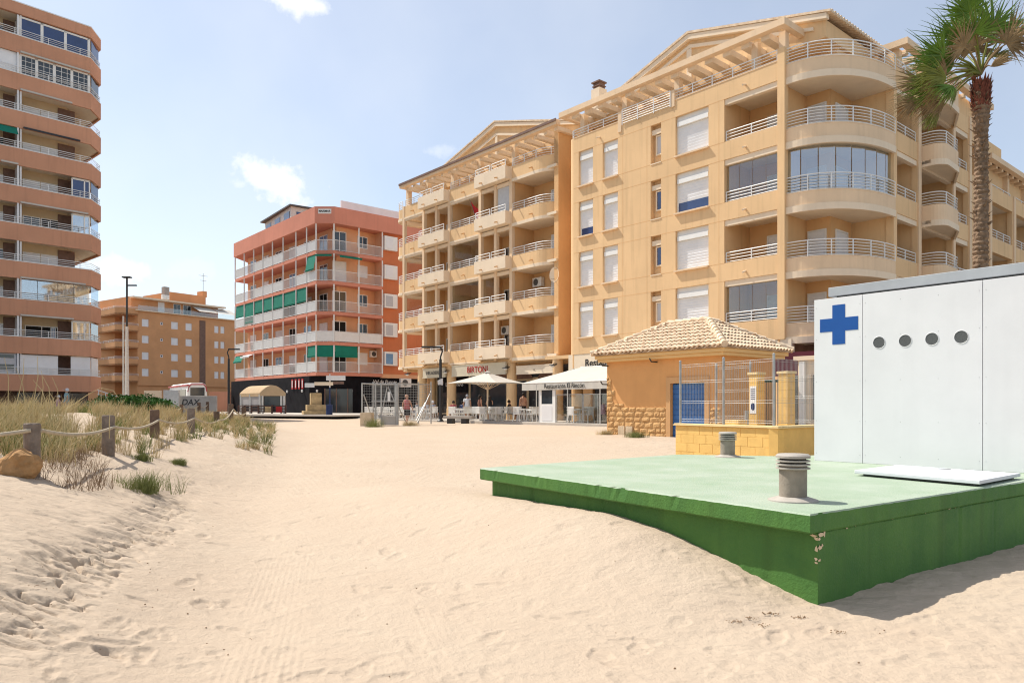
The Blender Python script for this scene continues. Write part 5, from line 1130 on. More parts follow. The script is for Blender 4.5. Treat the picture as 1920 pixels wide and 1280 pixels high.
def build_hut():
    rz = atan2(-.769, .639); O = thing('beach_hut', 'orange rendered hut with hipped clay tile roof, stone plinth and blue door', 'hut', (3.45, 27.0, .45), rz); W, Dp = 4.84, 3.1; h = 2.75
    m = MB(); m.wall(0, W, -.3, h, 0, .2, [(2.885, 4.24, -.3, 1.92)]); m.box(0, .2, .2, Dp, -.3, h); m.box(W - .2, W, .2, Dp, -.3, h); m.box(.2, W - .2, Dp - .2, Dp, -.3, h); m.build('wall', 'hut_orange', O)
    m = MB(); m.box(2.9, 4.23, .1, .14, -.3, 1.9)
    for i in range(13): m.box(2.9, 4.23, .085, .1, -.3 + i * .17, -.3 + i * .17 + .15)
    m.build('door', 'door_blue', O)
    m = MB(); m.wall(2.71, 4.41, -.3, 2.12, -.045, -.002, [(2.885, 4.24, -.3, 1.92)]); m.build('door_frame', 'hut_cream2', O)
    # rough stone facing: individually bulged stones
    def stones(XF, x0, x1, z0, zt):
        m = MB(XF); rr = random.Random(int(x1 * 10)); z = z0
        while True:
            hh = rr.uniform(.14, .22); x = x0 - rr.uniform(0, .3)
            if z > 3: break
            while x < x1:
                wd = rr.uniform(.2, .48); a, b_ = max(x0, x + .008), min(x1, x + wd - .008); top = min(z + hh - .008, zt(.5 * (a + b_)))
                if b_ - a > .05 and top - z > .05:
                    nx, nz_ = 4, 3; vs = []; fs = []
                    for jj in range(nz_ + 1):
                        for ii in range(nx + 1):
                            ed = ii in (0, nx) or jj in (0, nz_); vs.append((a + (b_ - a) * ii / nx, -.015 if ed else -.024 - rr.uniform(0, .03), z + (top - z) * jj / nz_))
                    for jj in range(nz_):
                        for ii in range(nx): q = jj * (nx + 1) + ii; fs.append((q, q + 1, q + nx + 2, q + nx + 1))
                    n0 = len(vs); vs += [(a, -.001, z), (b_, -.001, z), (b_, -.001, top), (a, -.001, top)]; c0, c1, c2, c3 = 0, nx, (nz_ + 1) * (nx + 1) - 1, nz_ * (nx + 1)
                    fs += [(n0, n0 + 1, c1, c0), (n0 + 1, n0 + 2, c2, c1), (n0 + 2, n0 + 3, c3, c2), (n0 + 3, n0, c0, c3)]
                    m.add(vs, fs)
                x += wd
            z += hh
        return m
    prof = lambda x: 2.2 if x < .12 else (1.8 if x < .3 else (1.5 if x < .45 else (1.25 if x < .6 else 1.12)))
    m = stones(None, 0, 2.7, -.3, prof); m.build('stone_facing', 'stone_facing', O, fix=True)
    m = stones(None, 4.42, W, -.3, lambda x: 1.1); m.build('stone_facing', 'stone_facing', O, fix=True)
    m = MB(); m.box(-.24, W + .24, -.24, Dp + .24, h, h + .1); m.box(-.32, W + .32, -.32, Dp + .32, h + .1, h + .22); m.build('cornice', 'hut_cream', O, bevel=.015)
    e = .42; z0, z1 = h + .23, h + 1.32; a, b_, c, d = (-e, -e, z0), (W + e, -e, z0), (W + e, Dp + e, z0), (-e, Dp + e, z0); r0, r1 = (1.55, 1.55, z1), (W - 1.55, 1.55, z1)
    m = MB(); m.add([a, b_, c, d, r0, r1], [(0, 1, 5, 4), (1, 2, 5), (2, 3, 4, 5), (3, 0, 4), (0, 3, 2, 1)]); ro = m.build('roof', 'tile_roof', O)
    m = MB(); tile_face(m, a, b_, r0, r1); tile_face(m, b_, c, r1, r1); tile_face(m, c, d, r1, r0); tile_face(m, d, a, r0, r0); m.build('roof_tiles', 'tile_roof', ro, True)
    m = MB(); rr = random.Random(2)
    for p, q in ((a, r0), (b_, r1), (c, r1), (d, r0), (r0, r1)):
        p, q = Vector(p), Vector(q); n = int((q - p).length / .3)
        for i in range(n): s, f = p.lerp(q, i / n), p.lerp(q, min(1, (i + 1.15) / n)); m.tube([(s.x, s.y, s.z + .085), (f.x, f.y, f.z + .06)], .11, 10, True, .085)
    m.build('ridge_tiles', 'tile_roof', ro, True)
    for x in (.62, .98): m = MB(); m.box(x, x + .3, -.11, -.06, .12, .46); m.box(x + .02, x + .28, -.06, -.0, .14, .44); m.build('vent_cover', 'stone_pale', O, bevel=.01)
    for x, z in ((2.3, 2.66), (.05, 2.62), (.05, 1.95)): m = MB(); m.tube([(x, 0, z), (x - .0, -.3, z), (x - .05, -.34, z + .12)], .025, 6); m.build('iron_bracket', 'black_metal', O)
mat('hut_cream2', (.62, .36, .17), .9, .05, 1, .1, 50, .15); mat('stone_facing', (.58, .36, .165), .95, .14, 2.5, .8, 22, .1, col2=(.44, .25, .11))
build_hut()
p = FW(-5.2, -.25); O = thing('wall_lamp', 'black hooded lamp on the yellow wall just above the hut roof', 'lamp', (p[0], p[1], 5.2), RZ); m = MB(); m.tube([(0, .24, 0), (0, -.1, .05)], .025, 6); m.lathe((0, -.2, -.05), [(.06, .14), (.28, .04), (.3, -.04)], 14); m.build('shade', 'black_metal', O)

# ---------------------------------------------------------------- palm
def build_palm():
    bx, by, bz = 10.98, 17.6, .45; cz = 9.45; O = thing('palm_tree', 'tall windblown fan palm rising behind the white cabin with ragged green and brown fronds', 'palm tree', (bx, by, bz)); rr = random.Random(12)
    m = MB(); n = 18; rings = []; zz = 0; H = cz - bz - .25; vs = []; k = 0
    while zz < H:
        f = zz / H; r = .178 - .045 * f + (.05 * math.exp(-((zz - H + .55) / .35) ** 2)); r *= 1 + (.10 if k % 2 else -.04) + rr.uniform(-.05, .05)
        vs.append([(r * cos(2 * pi * i / n) * (1 + rr.uniform(-.09, .09)) + .12 * sin(f * 2), r * sin(2 * pi * i / n) * (1 + rr.uniform(-.09, .09)), zz + rr.uniform(-.012, .012)) for i in range(n)]); zz += .055; k += 1
    fl = [q for g in vs for q in g]; fs = [(i * n + j, i * n + (j + 1) % n, (i + 1) * n + (j + 1) % n, (i + 1) * n + j) for i in range(len(vs) - 1) for j in range(n)]
    m.add(fl, fs); m.build('trunk', 'palm_bark', O)
    b = MB()                               # cut leaf bases, thickest near the crown
    for i in range(210):
        f = 1 - rr.random() ** 1.6 * (.95 if i % 3 else .38); z = f * H; a = rr.uniform(0, 2 * pi); r = .17 - .045 * f + (.05 * math.exp(-((z - H + .55) / .35) ** 2)); l = rr.uniform(.06, .15) * (1 if f > .6 else .6); w = rr.uniform(.02, .045); ca, sa = cos(a), sin(a); ox = .12 * sin(f * 2)
        b.add([(ox + r * .9 * ca - w * sa, r * .9 * sa + w * ca, z), (ox + r * .9 * ca + w * sa, r * .9 * sa - w * ca, z), (ox + (r + l) * ca, (r + l) * sa, z + l * .9), (ox + r * .9 * ca, r * .9 * sa, z + .05)], [(0, 1, 2), (1, 3, 2), (3, 0, 2)])
    tag(b.build('leaf_bases', 'palm_bark', O), kind='stuff'); b = MB()
    for i in range(150):
        z = H - rr.uniform(-.1, .6); a = rr.uniform(0, 2 * pi); r = .165 + .03 * rr.random(); l = rr.uniform(.1, .22); w = .06; ca, sa = cos(a), sin(a); ox = .11
        b.add([(ox + r * .85 * ca - w * sa, r * .85 * sa + w * ca, z - .1), (ox + r * .85 * ca + w * sa, r * .85 * sa - w * ca, z - .1), (ox + (r + .06) * ca, (r + .06) * sa, z + l)], [(0, 1, 2)])
    b.build('crown_fibre', 'palm_fibre', O)
    C = Vector((.11, 0, cz - bz)); px = 17.6 / F_PX
    wind = Vector((-1, -.1, -.12))
    def frond(u, v, dep, R, mt, spread, lean, droop, nl=32, tips=None):
        R *= 1.08; spread *= 1.12
        hub = Vector(((u - 1832) * px, dep, (VH - v) * px + EYE - bz)); hub.z = EYE + (VH - v) * px - bz
        main = (hub - C); L_ = main.length; main = (main.normalized() * (1 - lean) + wind * lean).normalized()
        view = Vector((-.6, -1, -.25)).normalized(); view = (view + Vector((rr.uniform(-.5, .5), rr.uniform(-.3, .3), rr.uniform(-.5, .5)))).normalized(); nrm = (view - main * view.dot(main)).normalized(); side = main.cross(nrm).normalized()
        pm = MB(); c1 = C.lerp(hub, .5) + Vector((0, 0, .12 + .08 * L_)); pts = [C, C.lerp(c1, .6), c1.lerp(hub, .45), hub]; pm.tube(pts, [.03, .022, .016, .012], 6); pe = pm
        lv = MB()
        for i in range(nl):
            a = radians(spread) * (2 * (i + .5) / nl - 1) + rr.uniform(-.06, .06); d = (main * cos(a) + side * sin(a)).normalized(); l = R * (1 - .25 * abs(a) / radians(spread)) * rr.uniform(.65, 1.15); w = .017 + .006 * rr.random()
            p = hub.copy(); dd = d.copy(); segs = 5; L0 = []
            fold = nrm * rr.uniform(-.45, .45) + Vector((rr.uniform(-.2, .2), 0, rr.uniform(-.2, .2)))
            for s in range(segs + 1):
                t_ = s / segs; L0.append((p.copy(), dd.copy(), w * (1.15 if .15 < t_ < .5 else (.5 if t_ < .1 else max(.08, 1.25 - 1.25 * t_)))))
                dd = (dd + (Vector((0, 0, -1)) * droop * (.25 + t_) + wind * .17 * t_ + fold * .3) * .5).normalized(); p = p + dd * (l / segs)
            vs = []; 
            for p_, d_, w_ in L0: s_ = d_.cross(nrm).normalized(); vs += [tuple(p_ - s_ * w_), tuple(p_ + nrm * w_ * .5), tuple(p_ + s_ * w_)]
            fs = []
            for s in range(segs): q = s * 3; fs += [(q, q + 1, q + 4, q + 3), (q + 1, q + 2, q + 5, q + 4)]
            lv.add(vs, fs)
        o = lv.build('frond', mt, O); pe.build('petiole', 'leaf_yellow' if mt != 'leaf_dead' else 'leaf_dead', o)
    G_, Y_, D_ = 'leaf_green', 'leaf_yellow', 'leaf_dead'
    for u, v, dep, R, mt, sp, ln, dr in (
        (1806, 82, -.5, 1.05, G_, 118, .05, .05), (1800, 66, .1, 1.0, G_, 105, .1, .0), (1852, 62, -.2, 1.05, G_, 95, .0, .02), (1872, 66, .4, 1.05, G_, 90, -.05, .05), (1888, 76, -.1, .95, D_, 100, .0, .2),
        (1836, 74, .7, 1.1, G_, 100, .0, .0), (1868, 98, -.4, .8, D_, 95, -.05, .12), (1880, 96, .3, .85, Y_, 80, -.1, .1), (1778, 96, .2, .95, G_, 80, .2, .05), (1812, 98, -.3, .8, D_, 100, .15, .25), (1786, 108, -.5, .8, D_, 80, .3, .15),
        (1766, 118, .1, .85, G_, 62, .35, .06), (1776, 132, -.3, .9, G_, 55, .5, .12), (1770, 142, .2, .85, Y_, 55, .5, .15), (1762, 150, -.3, .75, D_, 60, .5, .22), (1764, 158, .3, .85, G_, 50, .4, .25),
        (1768, 170, 0, .75, D_, 48, .35, .35), (1772, 182, .3, .8, D_, 45, .3, .45), (1764, 196, -.2, .6, D_, 45, .25, .5), (1770, 206, .2, .55, Y_, 40, .2, .6), (1780, 178, -.3, .7, Y_, 45, .3, .4), (1850, 132, -.2, .5, D_, 26, -.75, .02),
        (1745, 128, -.6, .8, G_, 60, .6, .15), (1735, 150, -.5, .75, Y_, 52, .7, .1), (1748, 168, -.6, .8, Y_, 50, .6, .25), (1755, 185, -.7, .7, G_, 45, .4, .35), (1742, 176, .4, .75, D_, 50, .5, .3), (1800, 40, -.4, .9, G_, 80, .1, 0), (1830, 30, .3, .9, G_, 80, 0, 0), (1752, 136, .5, .8, D_, 48, .45, .2), (1784, 150, .5, .8, G_, 55, .4, .2), (1846, 88, .2, .8, D_, 100, 0, .3), (1900, 52, .2, .9, G_, 85, -.1, .1)):
        frond(u, v, dep, R, mt, sp, ln, dr)
build_palm()
# ---------------------------------------------------------------- rope fences on the dune
def rope_post(label, x, y, z, h, r, mt, grp, lean=0):
    t = thing('fence_post', label, 'fence post', (x, y, z), random.uniform(0, 6), grp); m = MB(); n = 16; rr = random.Random(int(x * 100 + y)); vs = []
    zs = [-.35, 0, h * .3, h * .6, h - .015, h]
    for q, zz in enumerate(zs): vs += [((r * (1 + rr.uniform(-.05, .05)) - (.012 if q == 5 else 0)) * cos(2 * pi * i / n) + lean * zz, r * (1 + rr.uniform(-.05, .05)) * (1 if q < 5 else .92) * sin(2 * pi * i / n), zz) for i in range(n)]
    m.add(vs, [(a * n + i, a * n + (i + 1) % n, (a + 1) * n + (i + 1) % n, (a + 1) * n + i) for a in range(len(zs) - 1) for i in range(n)] + [tuple(range((len(zs) - 1) * n, len(zs) * n))]); m.build('post', mt, t, True) if 0 else None
    o = m.build('timber', mt, t); return t
def rope(name, label, a, b, sag, r, grp):
    a, b = Vector(a), Vector(b); m = MB(); mid = [a.lerp(b, i / 12) - Vector((0, 0, sag * 4 * (i / 12) * (1 - i / 12))) for i in range(13)]; o_ = mid[0].copy()
    m.tube([p - o_ for p in mid], r, 8); o = m.build(name, 'rope', None, True); o.location = o_; return tag(o, label, 'rope', grp)
FP = [(60, 793, 880, 8.4, .085), (203, 778, 848, 11.4, .088), (290, 768, 842, 15, .088), (358, 765, 842, 17.6, .085), (406, 771, 817, 22.5, .088), (433, 757, 805, 26, .085), (457, 763, 800, 29, .085)]
descr = ['thick weathered fence post beside the orange rock', 'fence post second from the rock, with bright rope at its side', 'fence post third from the rock, leaning over a dark shadow', 'tall pale grey fence post standing deep in the dry grass', 'dark fence post right of the pale grey one', 'last but one fence post of the front row, left of the end post', 'end post of the front rope fence, nearest the promenade']
tops = []
for (u, vt, vb, Y, r), d in zip(FP, descr):
    x = (u - U0) / F_PX * Y; zt = EYE + (VH - vt) / F_PX * Y; zb = EYE + (VH - vb) / F_PX * Y; z = min(gz(x, Y), zt - .4) if abs(gz(x, Y) - zb) < .35 else zb
    rope_post(d, x, Y, z, zt - z, r, 'wood_grey' if u in (60, 203, 358) else 'wood_post', 'posts of the front rope fence', .0); tops.append((x, Y, zt, r))
pv_ = (-7.6, 7.3, tops[0][2] - .18)
rl = ['rope running left out of view from the post beside the rock', 'long rope between the rock post and the second post', 'rope between the second and third posts of the front row', 'rope between the third post and the pale grey post', 'drooping rope between the pale grey post and the dark post', 'rope rising from the dark post to the last but one post', 'short rope between the last two posts of the front fence']
hh = [.1, .2, .22, .25, .28, .2, .25]
seq = [pv_] + [(x, y, z - hh[i] + .02) for i, (x, y, z, r) in enumerate(tops)]
for i in range(7):
    a, b = list(seq[i]), list(seq[i + 1]); d = Vector((b[0] - a[0], b[1] - a[1])).normalized(); n = Vector((d.y, -d.x)) * .085
    rope('rope', rl[i], (a[0] + n.x, a[1] + n.y, a[2]), (b[0] + n.x, b[1] + n.y, b[2]), .07 + .01 * i, .022, 'ropes of the front rope fence')
FQ = [(152, 757, 34), (198, 759, 36), (231, 762, 38), (254.5, 764, 38), (271, 763, 40), (299.5, 754, 38), (318, 755, 41), (340, 758, 44), (373, 754, 46), (389, 753, 49)]
dq = ['dark post of the rear rope fence left of the green bush', 'dark rear post at the left foot of the green bush', 'dark rear post before the left half of the green bush', 'dark rear post before the middle of the green bush', 'short dark rear post before the right half of the bush', 'dark rear post at the right end of the green bush', 'dark rear post before the plain grey concrete panel', 'dark rear post at the left end of the painted wall', 'dark rear post under the black lettering, to its right', 'last dark rear post, near the right end of the painted wall']
prev = None
for i, ((u, vt, Y), d) in enumerate(zip(FQ, dq)):
    x = (u - U0) / F_PX * Y; zt = EYE + (VH - vt) / F_PX * Y; z = zt - .85; rope_post(d, x, Y, z, .85, .1, 'wood_post', 'posts of the rear rope fence')
    if prev: rope('rope', 'thin rope of the rear fence ' + ['', 'from the first post to the foot of the bush', 'low at the left foot of the bush', 'low before the middle of the bush', 'low before the right half of the bush', 'rising to the right end of the bush', 'between the bush and the plain concrete panel', 'across the join of the two concrete walls', 'under the black lettering', 'at the right end of the painted wall'][i], (*prev[:2], prev[2] - .2), (x, Y, zt - .2), .16, .03, 'ropes of the rear rope fence')
    prev = (x, Y, zt)
# rock
def rock(label, loc, s, seed, mt='rock'):
    import bmesh
    bm = bmesh.new(); bmesh.ops.create_icosphere(bm, subdivisions=4, radius=1)
    for v in bm.verts:
        n = mnoise.noise(v.co * 1.1 + Vector((seed, 0, 0))); c = mnoise.cell(v.co * 1.8 + Vector((seed, 3, 1))); f = mnoise.noise(v.co * 4 + Vector((0, seed, 0)))
        v.co *= 1 + .32 * n + .10 * f + .05 * c; v.co = Vector((v.co.x * s[0], v.co.y * s[1], v.co.z * s[2]))
    me = bpy.data.meshes.new('rock'); bm.to_mesh(me); bm.free(); me.materials.append(M[mt]); o = bpy.data.objects.new('rock', me); COL.objects.link(o); o.location = loc; return tag(o, label, 'rock')
x, y, _ = at(37, 8.2, 0); rock('large orange sandstone rock leaning on the nearest fence post', (x, y, max(gz(x, y), .8) + .1), (.20, .16, .19), 4.2)
# ---------------------------------------------------------------- dune vegetation
def blades(spec, name, mt, seed):
    "spec: list of (x, y, z, height, spread, count, width)"
    rr = np.random.default_rng(seed); V = []; Fc = []; n = 0
    for (x, y, z, h, sp, cnt, w) in spec:
        for _ in range(cnt):
            a = rr.uniform(0, 2 * pi); r = sp * .35 * sqrt(rr.random()); bx_, by_ = x + r * cos(a), y + r * sin(a); hh_ = h * rr.uniform(.45, 1.1); ln = rr.uniform(.1, .9) * sp; la = rr.uniform(0, 2 * pi); lx, ly = cos(la) * ln + .12 * hh_, sin(la) * ln
            fa = rr.uniform(0, pi); wx, wy = cos(fa) * w, sin(fa) * w
            p1 = (bx_ + lx * .3, by_ + ly * .3, z + hh_ * .55); p2 = (bx_ + lx, by_ + ly, z + hh_)
            V += [(bx_ - wx, by_ - wy, z - .03), (bx_ + wx, by_ + wy, z - .03), (p1[0] + wx * .8, p1[1] + wy * .8, p1[2]), (p1[0] - wx * .8, p1[1] - wy * .8, p1[2]), p2]; Fc += [(n, n + 1, n + 2, n + 3), (n + 3, n + 2, n + 4)]; n += 5
    me = bpy.data.meshes.new(name); me.from_pydata(V, [], Fc); me.materials.append(M[mt]); o = bpy.data.objects.new(name, me); COL.objects.link(o); return o
rg = random.Random(21); dry, grn, brn = [], [], []
def dune_d(x, y): return float(np.interp(y, EY, EX)) - x
for i in range(2100):
    y = 8.5 + 34 * rg.random() ** 1.3; d = rg.uniform(1.2, 4 + y * .62); x = float(np.interp(y, EY, EX)) - d
    nn = mnoise.noise(Vector((x * .35, y * .3, 3)))
    if nn < -.05 + (.2 if d < 2.6 and y < 13 else 0) - (.45 if y > 13 else 0): continue
    fx_ = float(np.interp(y, [f[3] for f in FP], [(f[0] - U0) / F_PX * f[3] for f in FP]))
    if x > fx_ - .2 and y < 24 and rg.random() > .12: continue
    z = gz(x, y); tall = .8 if y < 16 and x < -7 else .62
    tp = rg.random(); w = .0022 + .00022 * y
    if tp < .62: dry.append((x, y, z, tall * rg.uniform(.35, .8), .26, int(26 + 10 * rg.random()), w))
    elif tp < .9: grn.append((x, y, z, tall * rg.uniform(.25, .5), .28, 26, w * 1.1))
    else: brn.append((x, y, z, .28 * rg.uniform(.6, 1.2), .3, 24, w))
for i in range(190):            # thick stand on the high dune at the far left
    y = rg.uniform(9.5, 15.5); x = (rg.uniform(-60, 130) - U0) / F_PX * y; z = gz(x, y); dry.append((x, y, z, rg.uniform(.25, .62), .5, 20, .0034)) if i % 3 else grn.append((x, y, z, rg.uniform(.2, .5), .4, 22, .004))
for i in range(150):            # tussocks at the end of the fence, spilling to the path
    y = rg.uniform(17, 29); x = (rg.uniform(385, 512) - U0) / F_PX * y; z = gz(x, y); (grn if i % 2 else dry).append((x, y, z, rg.uniform(.15, .36), .32, 26, .006))
for i in range(60):             # low dead stuff around the posts
    y = rg.uniform(8.2, 12); x = (rg.uniform(40, 200) - U0) / F_PX * y; z = gz(x, y); brn.append((x, y, z, rg.uniform(.1, .26), .34, 22, .0028))
for u, Y in ((240, 12.2), (300, 14.0), (345, 15.5), (265, 12.5)):
    for i in range(3): x, y = (u - U0) / F_PX * Y + rg.uniform(-.3, .3), Y + rg.uniform(-.3, .3); (dry if i else grn).append((x, y, gz(x, y), .35, .25, 34, .0035))
o = blades(dry, 'dry_grass', 'grass_dry', 1); tag(o, 'straw coloured dune grass growing over the sand behind the rope fence', 'grass', kind='stuff')
o = blades(grn, 'green_grass', 'grass_green', 2); tag(o, 'olive green dune grass mixed among the straw behind the rope fence', 'grass', kind='stuff')
o = blades(brn, 'dead_grass', 'grass_brown', 3); tag(o, 'low brown dead grass matted round the fence posts', 'grass', kind='stuff')
def tuft(label, u, Y, s, seed, mt='grass_green'):
    x, y, _ = at(u, Y, 0); z = gz(x, y); rr = random.Random(seed); sp = [(x + rr.gauss(0, s * .3) - x, rr.gauss(0, s * .25), 0, s * rr.uniform(.35, .6), s * .5, 24, .0028) for _ in range(34)]
    o = blades(sp, 'grass_tuft', mt, seed); o.location = (x, y, z - .01); tag(o, label, 'grass tuft', 'loose tufts on the sand')
tuft('spreading green grass tuft alone on the sand in front of the rope fence', 266, 9.6, .52, 31)
tuft('small green tuft on the sand just above the large one', 265, 12.0, .2, 32)
tuft('small green tuft low between the third and fourth posts', 335, 12.6, .24, 33)
tuft('sparse tuft at the foot of the steel cage, left side', 700, 36.5, .9, 34, 'grass_green')
tuft('dry tuft at the foot of the steel cage, right side', 770, 38.5, .6, 35, 'grass_dry')
tuft('weeds along the foot of the stone plinth of the hut', 1192, 24.6, .5, 36, 'grass_green')
tuft('weeds where the hut meets the terrace kerb', 1135, 26.5, .4, 37, 'grass_dry')
# tall bent flower stalks standing above the grass at left
m = MB(); rr = random.Random(8)
for u, v, u2, v2 in ((62, 760, 70, 668), (48, 765, 30, 690), (95, 765, 80, 705), (110, 768, 98, 707), (120, 770, 188, 727), (190, 727, 222, 745), (75, 770, 78, 695), (30, 760, 45, 672), (15, 765, 8, 670), (90, 768, 62, 712), (125, 772, 150, 750), (100, 772, 92, 735), (205, 790, 200, 745), (215, 792, 222, 752)):
    Y = rr.uniform(10.5, 12.5); a, b = Vector(at(u, Y, v=v)), Vector(at(u2, Y, v=v2)); mid = a.lerp(b, .55) + Vector((.02, .03, .04)); m.tube([a - Vector((0, 0, .25)), a, mid, b], [.006, .006, .005, .003], 5)
o = m.build('reed_stalks', 'grass_dry'); tag(o, 'tall pale dead stalks rising from the dune grass at left', 'grass', kind='stuff')
# litter: twigs and pebbles
m = MB(); rr = random.Random(15)
for i in range(420):
    y = 4.4 + 18 * rr.random() ** 1.6; k = rr.random(); x = float(np.interp(y, EY, EX)) + (rr.gauss(-.6, .7) if k < .7 else rr.uniform(0, 3.5 + y * .4)); z = gz(x, y); s = rr.uniform(.003, .008); a = rr.uniform(0, 6)
    if k < .5: l = rr.uniform(1, 2.6) * s; m.tube([(x - l * cos(a), y - l * sin(a), z), (x, y, z + s * .6), (x + l * cos(a + .5), y + l * sin(a + .5), z)], s * .22, 5)
    else: m.lathe((x, y, z - .004), [(s * .5, 0), (s, s * .4), (s * .8, s), (s * .2, s * 1.3)], 6)
o = m.build('twig_litter', 'grass_brown'); tag(o, 'small dark twigs and pebbles scattered over the sand', 'litter', kind='stuff')
m = MB()
for (x, y) in ((1.75, 5.5), (1.95, 5.62), (2.15, 5.55), (1.62, 5.42), (1.8, 5.36), (2.28, 5.2)):
    z = gz(x, y)
    for i in range(26): a = rr.uniform(0, 6); r = rr.uniform(0, .045); s = rr.uniform(.003, .007); m.lathe((x + r * 1.6 * cos(a), y + r * sin(a), z + .008), [(s * .6, 0), (s, s * .4), (s * .3, s)], 6)
o = m.build('seaweed_scraps', 'grass_brown'); tag(o, 'brown scraps of seaweed on the sand near the platform corner', 'litter', kind='stuff')
# green bush
def bush(label, u, Y, v0, v1, wpx, seed, mt='bush_green'):
    x, y, z1 = at(u, Y, v=v0); zb = EYE + (VH - v1) / F_PX * Y; W = wpx / F_PX * Y; O = thing('bush', label, 'bush', (x, y, zb)); rr = random.Random(seed); m = MB(); H = z1 - zb
    lobes = [(rr.uniform(-.45, .45) * W, rr.uniform(-1, 1), rr.uniform(.3, .62) * H, rr.uniform(.22, .4) * H + .2) for _ in range(22)]
    for i in range(7500):
        cx, cy, cz_, r = rr.choice(lobes); a = rr.uniform(0, 2 * pi); t_ = rr.uniform(-.6, 1); q = sqrt(max(0, 1 - t_ * t_)); rad = r * rr.uniform(.75, 1.12); p = Vector((cx + rad * q * cos(a) * 1.5, cy + rad * q * sin(a), cz_ * (1 - .5 * (abs(cx) / (W * .5)) ** 2) + rad * t_))
        s = rr.uniform(.04, .09); d1 = Vector((rr.gauss(0, 1), rr.gauss(0, 1), rr.gauss(0, 1))).normalized() * s; d2 = Vector((rr.gauss(0, 1), rr.gauss(0, 1), rr.gauss(0, 1))).normalized() * s * .6
        m.add([tuple(p - d1), tuple(p + d2), tuple(p + d1), tuple(p - d2)], [(0, 1, 2, 3)])
    m.build('foliage', mt, O); b = MB()
    for i in range(9): b.tube([(rr.uniform(-.4, .4) * W, 0, -.3), (rr.uniform(-.4, .4) * W, rr.uniform(-.5, .5), H * .5)], .03, 5)
    b.build('stems', 'wood_post', O)
bush('bright green spreading bush in the middle of the dune', 250, 33, 744, 775, 105, 5)

# ---------------------------------------------------------------- street furniture
def lamp_post(label, u, Y, vt, vb, armpx, sign=False, grp='black lamp posts'):
    x, y, zb = at(u, Y, v=vb); zt = EYE + (VH - vt) / F_PX * Y; H = zt - zb; t = thing('street_lamp', label, 'street lamp', (x, y, zb), 0, grp)
    m = MB(); m.lathe((0, 0, 0), [(.22, 0), (.2, .06), (.13, .14), (.1, .3), (.1, H * .5), (.085, H - .75)], 16); m.tube([(0, 0, H - .78), (0, 0, H - .6), (.12 * (1 if armpx < 0 else -1), 0, H - .25), (0, 0, H)], .05, 8) ; m.build('pole', 'black_metal', t)
    w = armpx / F_PX * Y; m = MB(); m.tube([(0.0, 0, H), (w, 0, H)], .045, 8); m.build('arm', 'black_metal', t); m = MB(); m.box(min(0, w) - .05 if armpx < 0 else 0, max(w, 0), -.14, .14, H - .02, H + .07); m.build('lamp_head', 'black_metal', t)
    if sign: m = MB(); m.add([(-.18, -.12, H - 2.1), (-.02, -.14, H - 2.02), (.16, -.12, H - 1.95), (.16, -.12, H - 2.4), (-.02, -.14, H - 2.36), (-.15, -.12, H - 2.38)], [(0, 5, 4, 1), (1, 4, 3, 2)]); m.build('paper_notice', 'cloth_white', t)
lamp_post('black lamp post with a small white paper on it, beside the bench', 826, 47, 651, 790, -34, True)
lamp_post('black lamp post between the bus and the salmon building', 429, 60, 655, 775, 20)
x, y, zb = at(238, 92, v=774); t = thing('street_light', 'very tall pale light mast with a black flat head left of the brown block', 'light mast', (x, y, zb)); H = EYE + (762 - 521) / F_PX * 92 - zb
m = MB(); m.tube([(0, 0, 0), (0, 0, H - 6)], .28, 10, True, .16); m.tube([(-.6, .3, 0), (-.6, .3, H * .72)], .1, 8); m.build('mast', 'steel_white', t); m = MB(); m.tube([(0, 0, H - 6), (0, 0, H)], .12, 8); m.box(-.5, .5, -.3, .3, H, H + .15); m.box(0, 1.2, -.12, .12, H - 1.0, H - .85); m.build('head', 'black_metal', t)
# bench
x, y, z = at(861, 44, v=794); t = thing('bench', 'long concrete bench on two dark feet facing the sand', 'bench', (x, y, z - .0), RZ * .5)
m = MB(); m.box(-.95, .95, -.25, .25, .3, .46); m.build('seat', 'concrete', t, bevel=.01)
for q in (-.55, .4): m = MB(); m.box(q - .17, q + .17, -.2, .2, -.1, .3); m.build('foot', 'black_metal', t)
# monument
x, y, z = at(592, 59, v=779); t = thing('stone_monument', 'stepped sandstone plinth with a short block on top in front of the black shop', 'monument', (x, y, z), .35)
for a, h0, h1 in ((1.0, -.1, .38), (.72, .38, .86), (.42, .86, 1.78)): m = MB(); m.box(-a, a, -a, a, h0, h1); m.build('step' if h1 < 1 else 'block', 'stone_block', t, bevel=.03)
# signpost and bin
x, y, z = at(618.5, 58, v=778); t = thing('signpost', 'blue and white signpost with four pointer boards beside the stone plinth', 'signpost', (x, y, z)); H = 76 / F_PX * 58
m = MB(); m.tube([(0, 0, 0), (0, 0, H * .68)], .055, 10); m.build('lower_pole', 'navy', t); m = MB(); m.tube([(0, 0, H * .68), (0, 0, H + .05)], .05, 10); m.build('upper_pole', 'steel_white', t)
for x0, x1, v0, v1, ry, mt in ((578, 637, 714, 720, 0, 'sign_white'), (590, 625, 716, 722.5, .0, 'stucco_cream'), (612, 648, 704, 713, .05, 'sign_white'), (625, 645, 715, 720, 0, 'brown_tile'), (572, 590, 718, 726, 0, 'sign_white')):
    k = 58 / F_PX; m = MB(); m.box((x0 - 618.5) * k, (x1 - 618.5) * k, -.09 if mt != 'brown_tile' else -.02, -.06 if mt != 'brown_tile' else .01, H - (v1 - 702) * k, H - (v0 - 702) * k); m.build('pointer', mt, t) if x0 not in (578,) else None
m = MB()
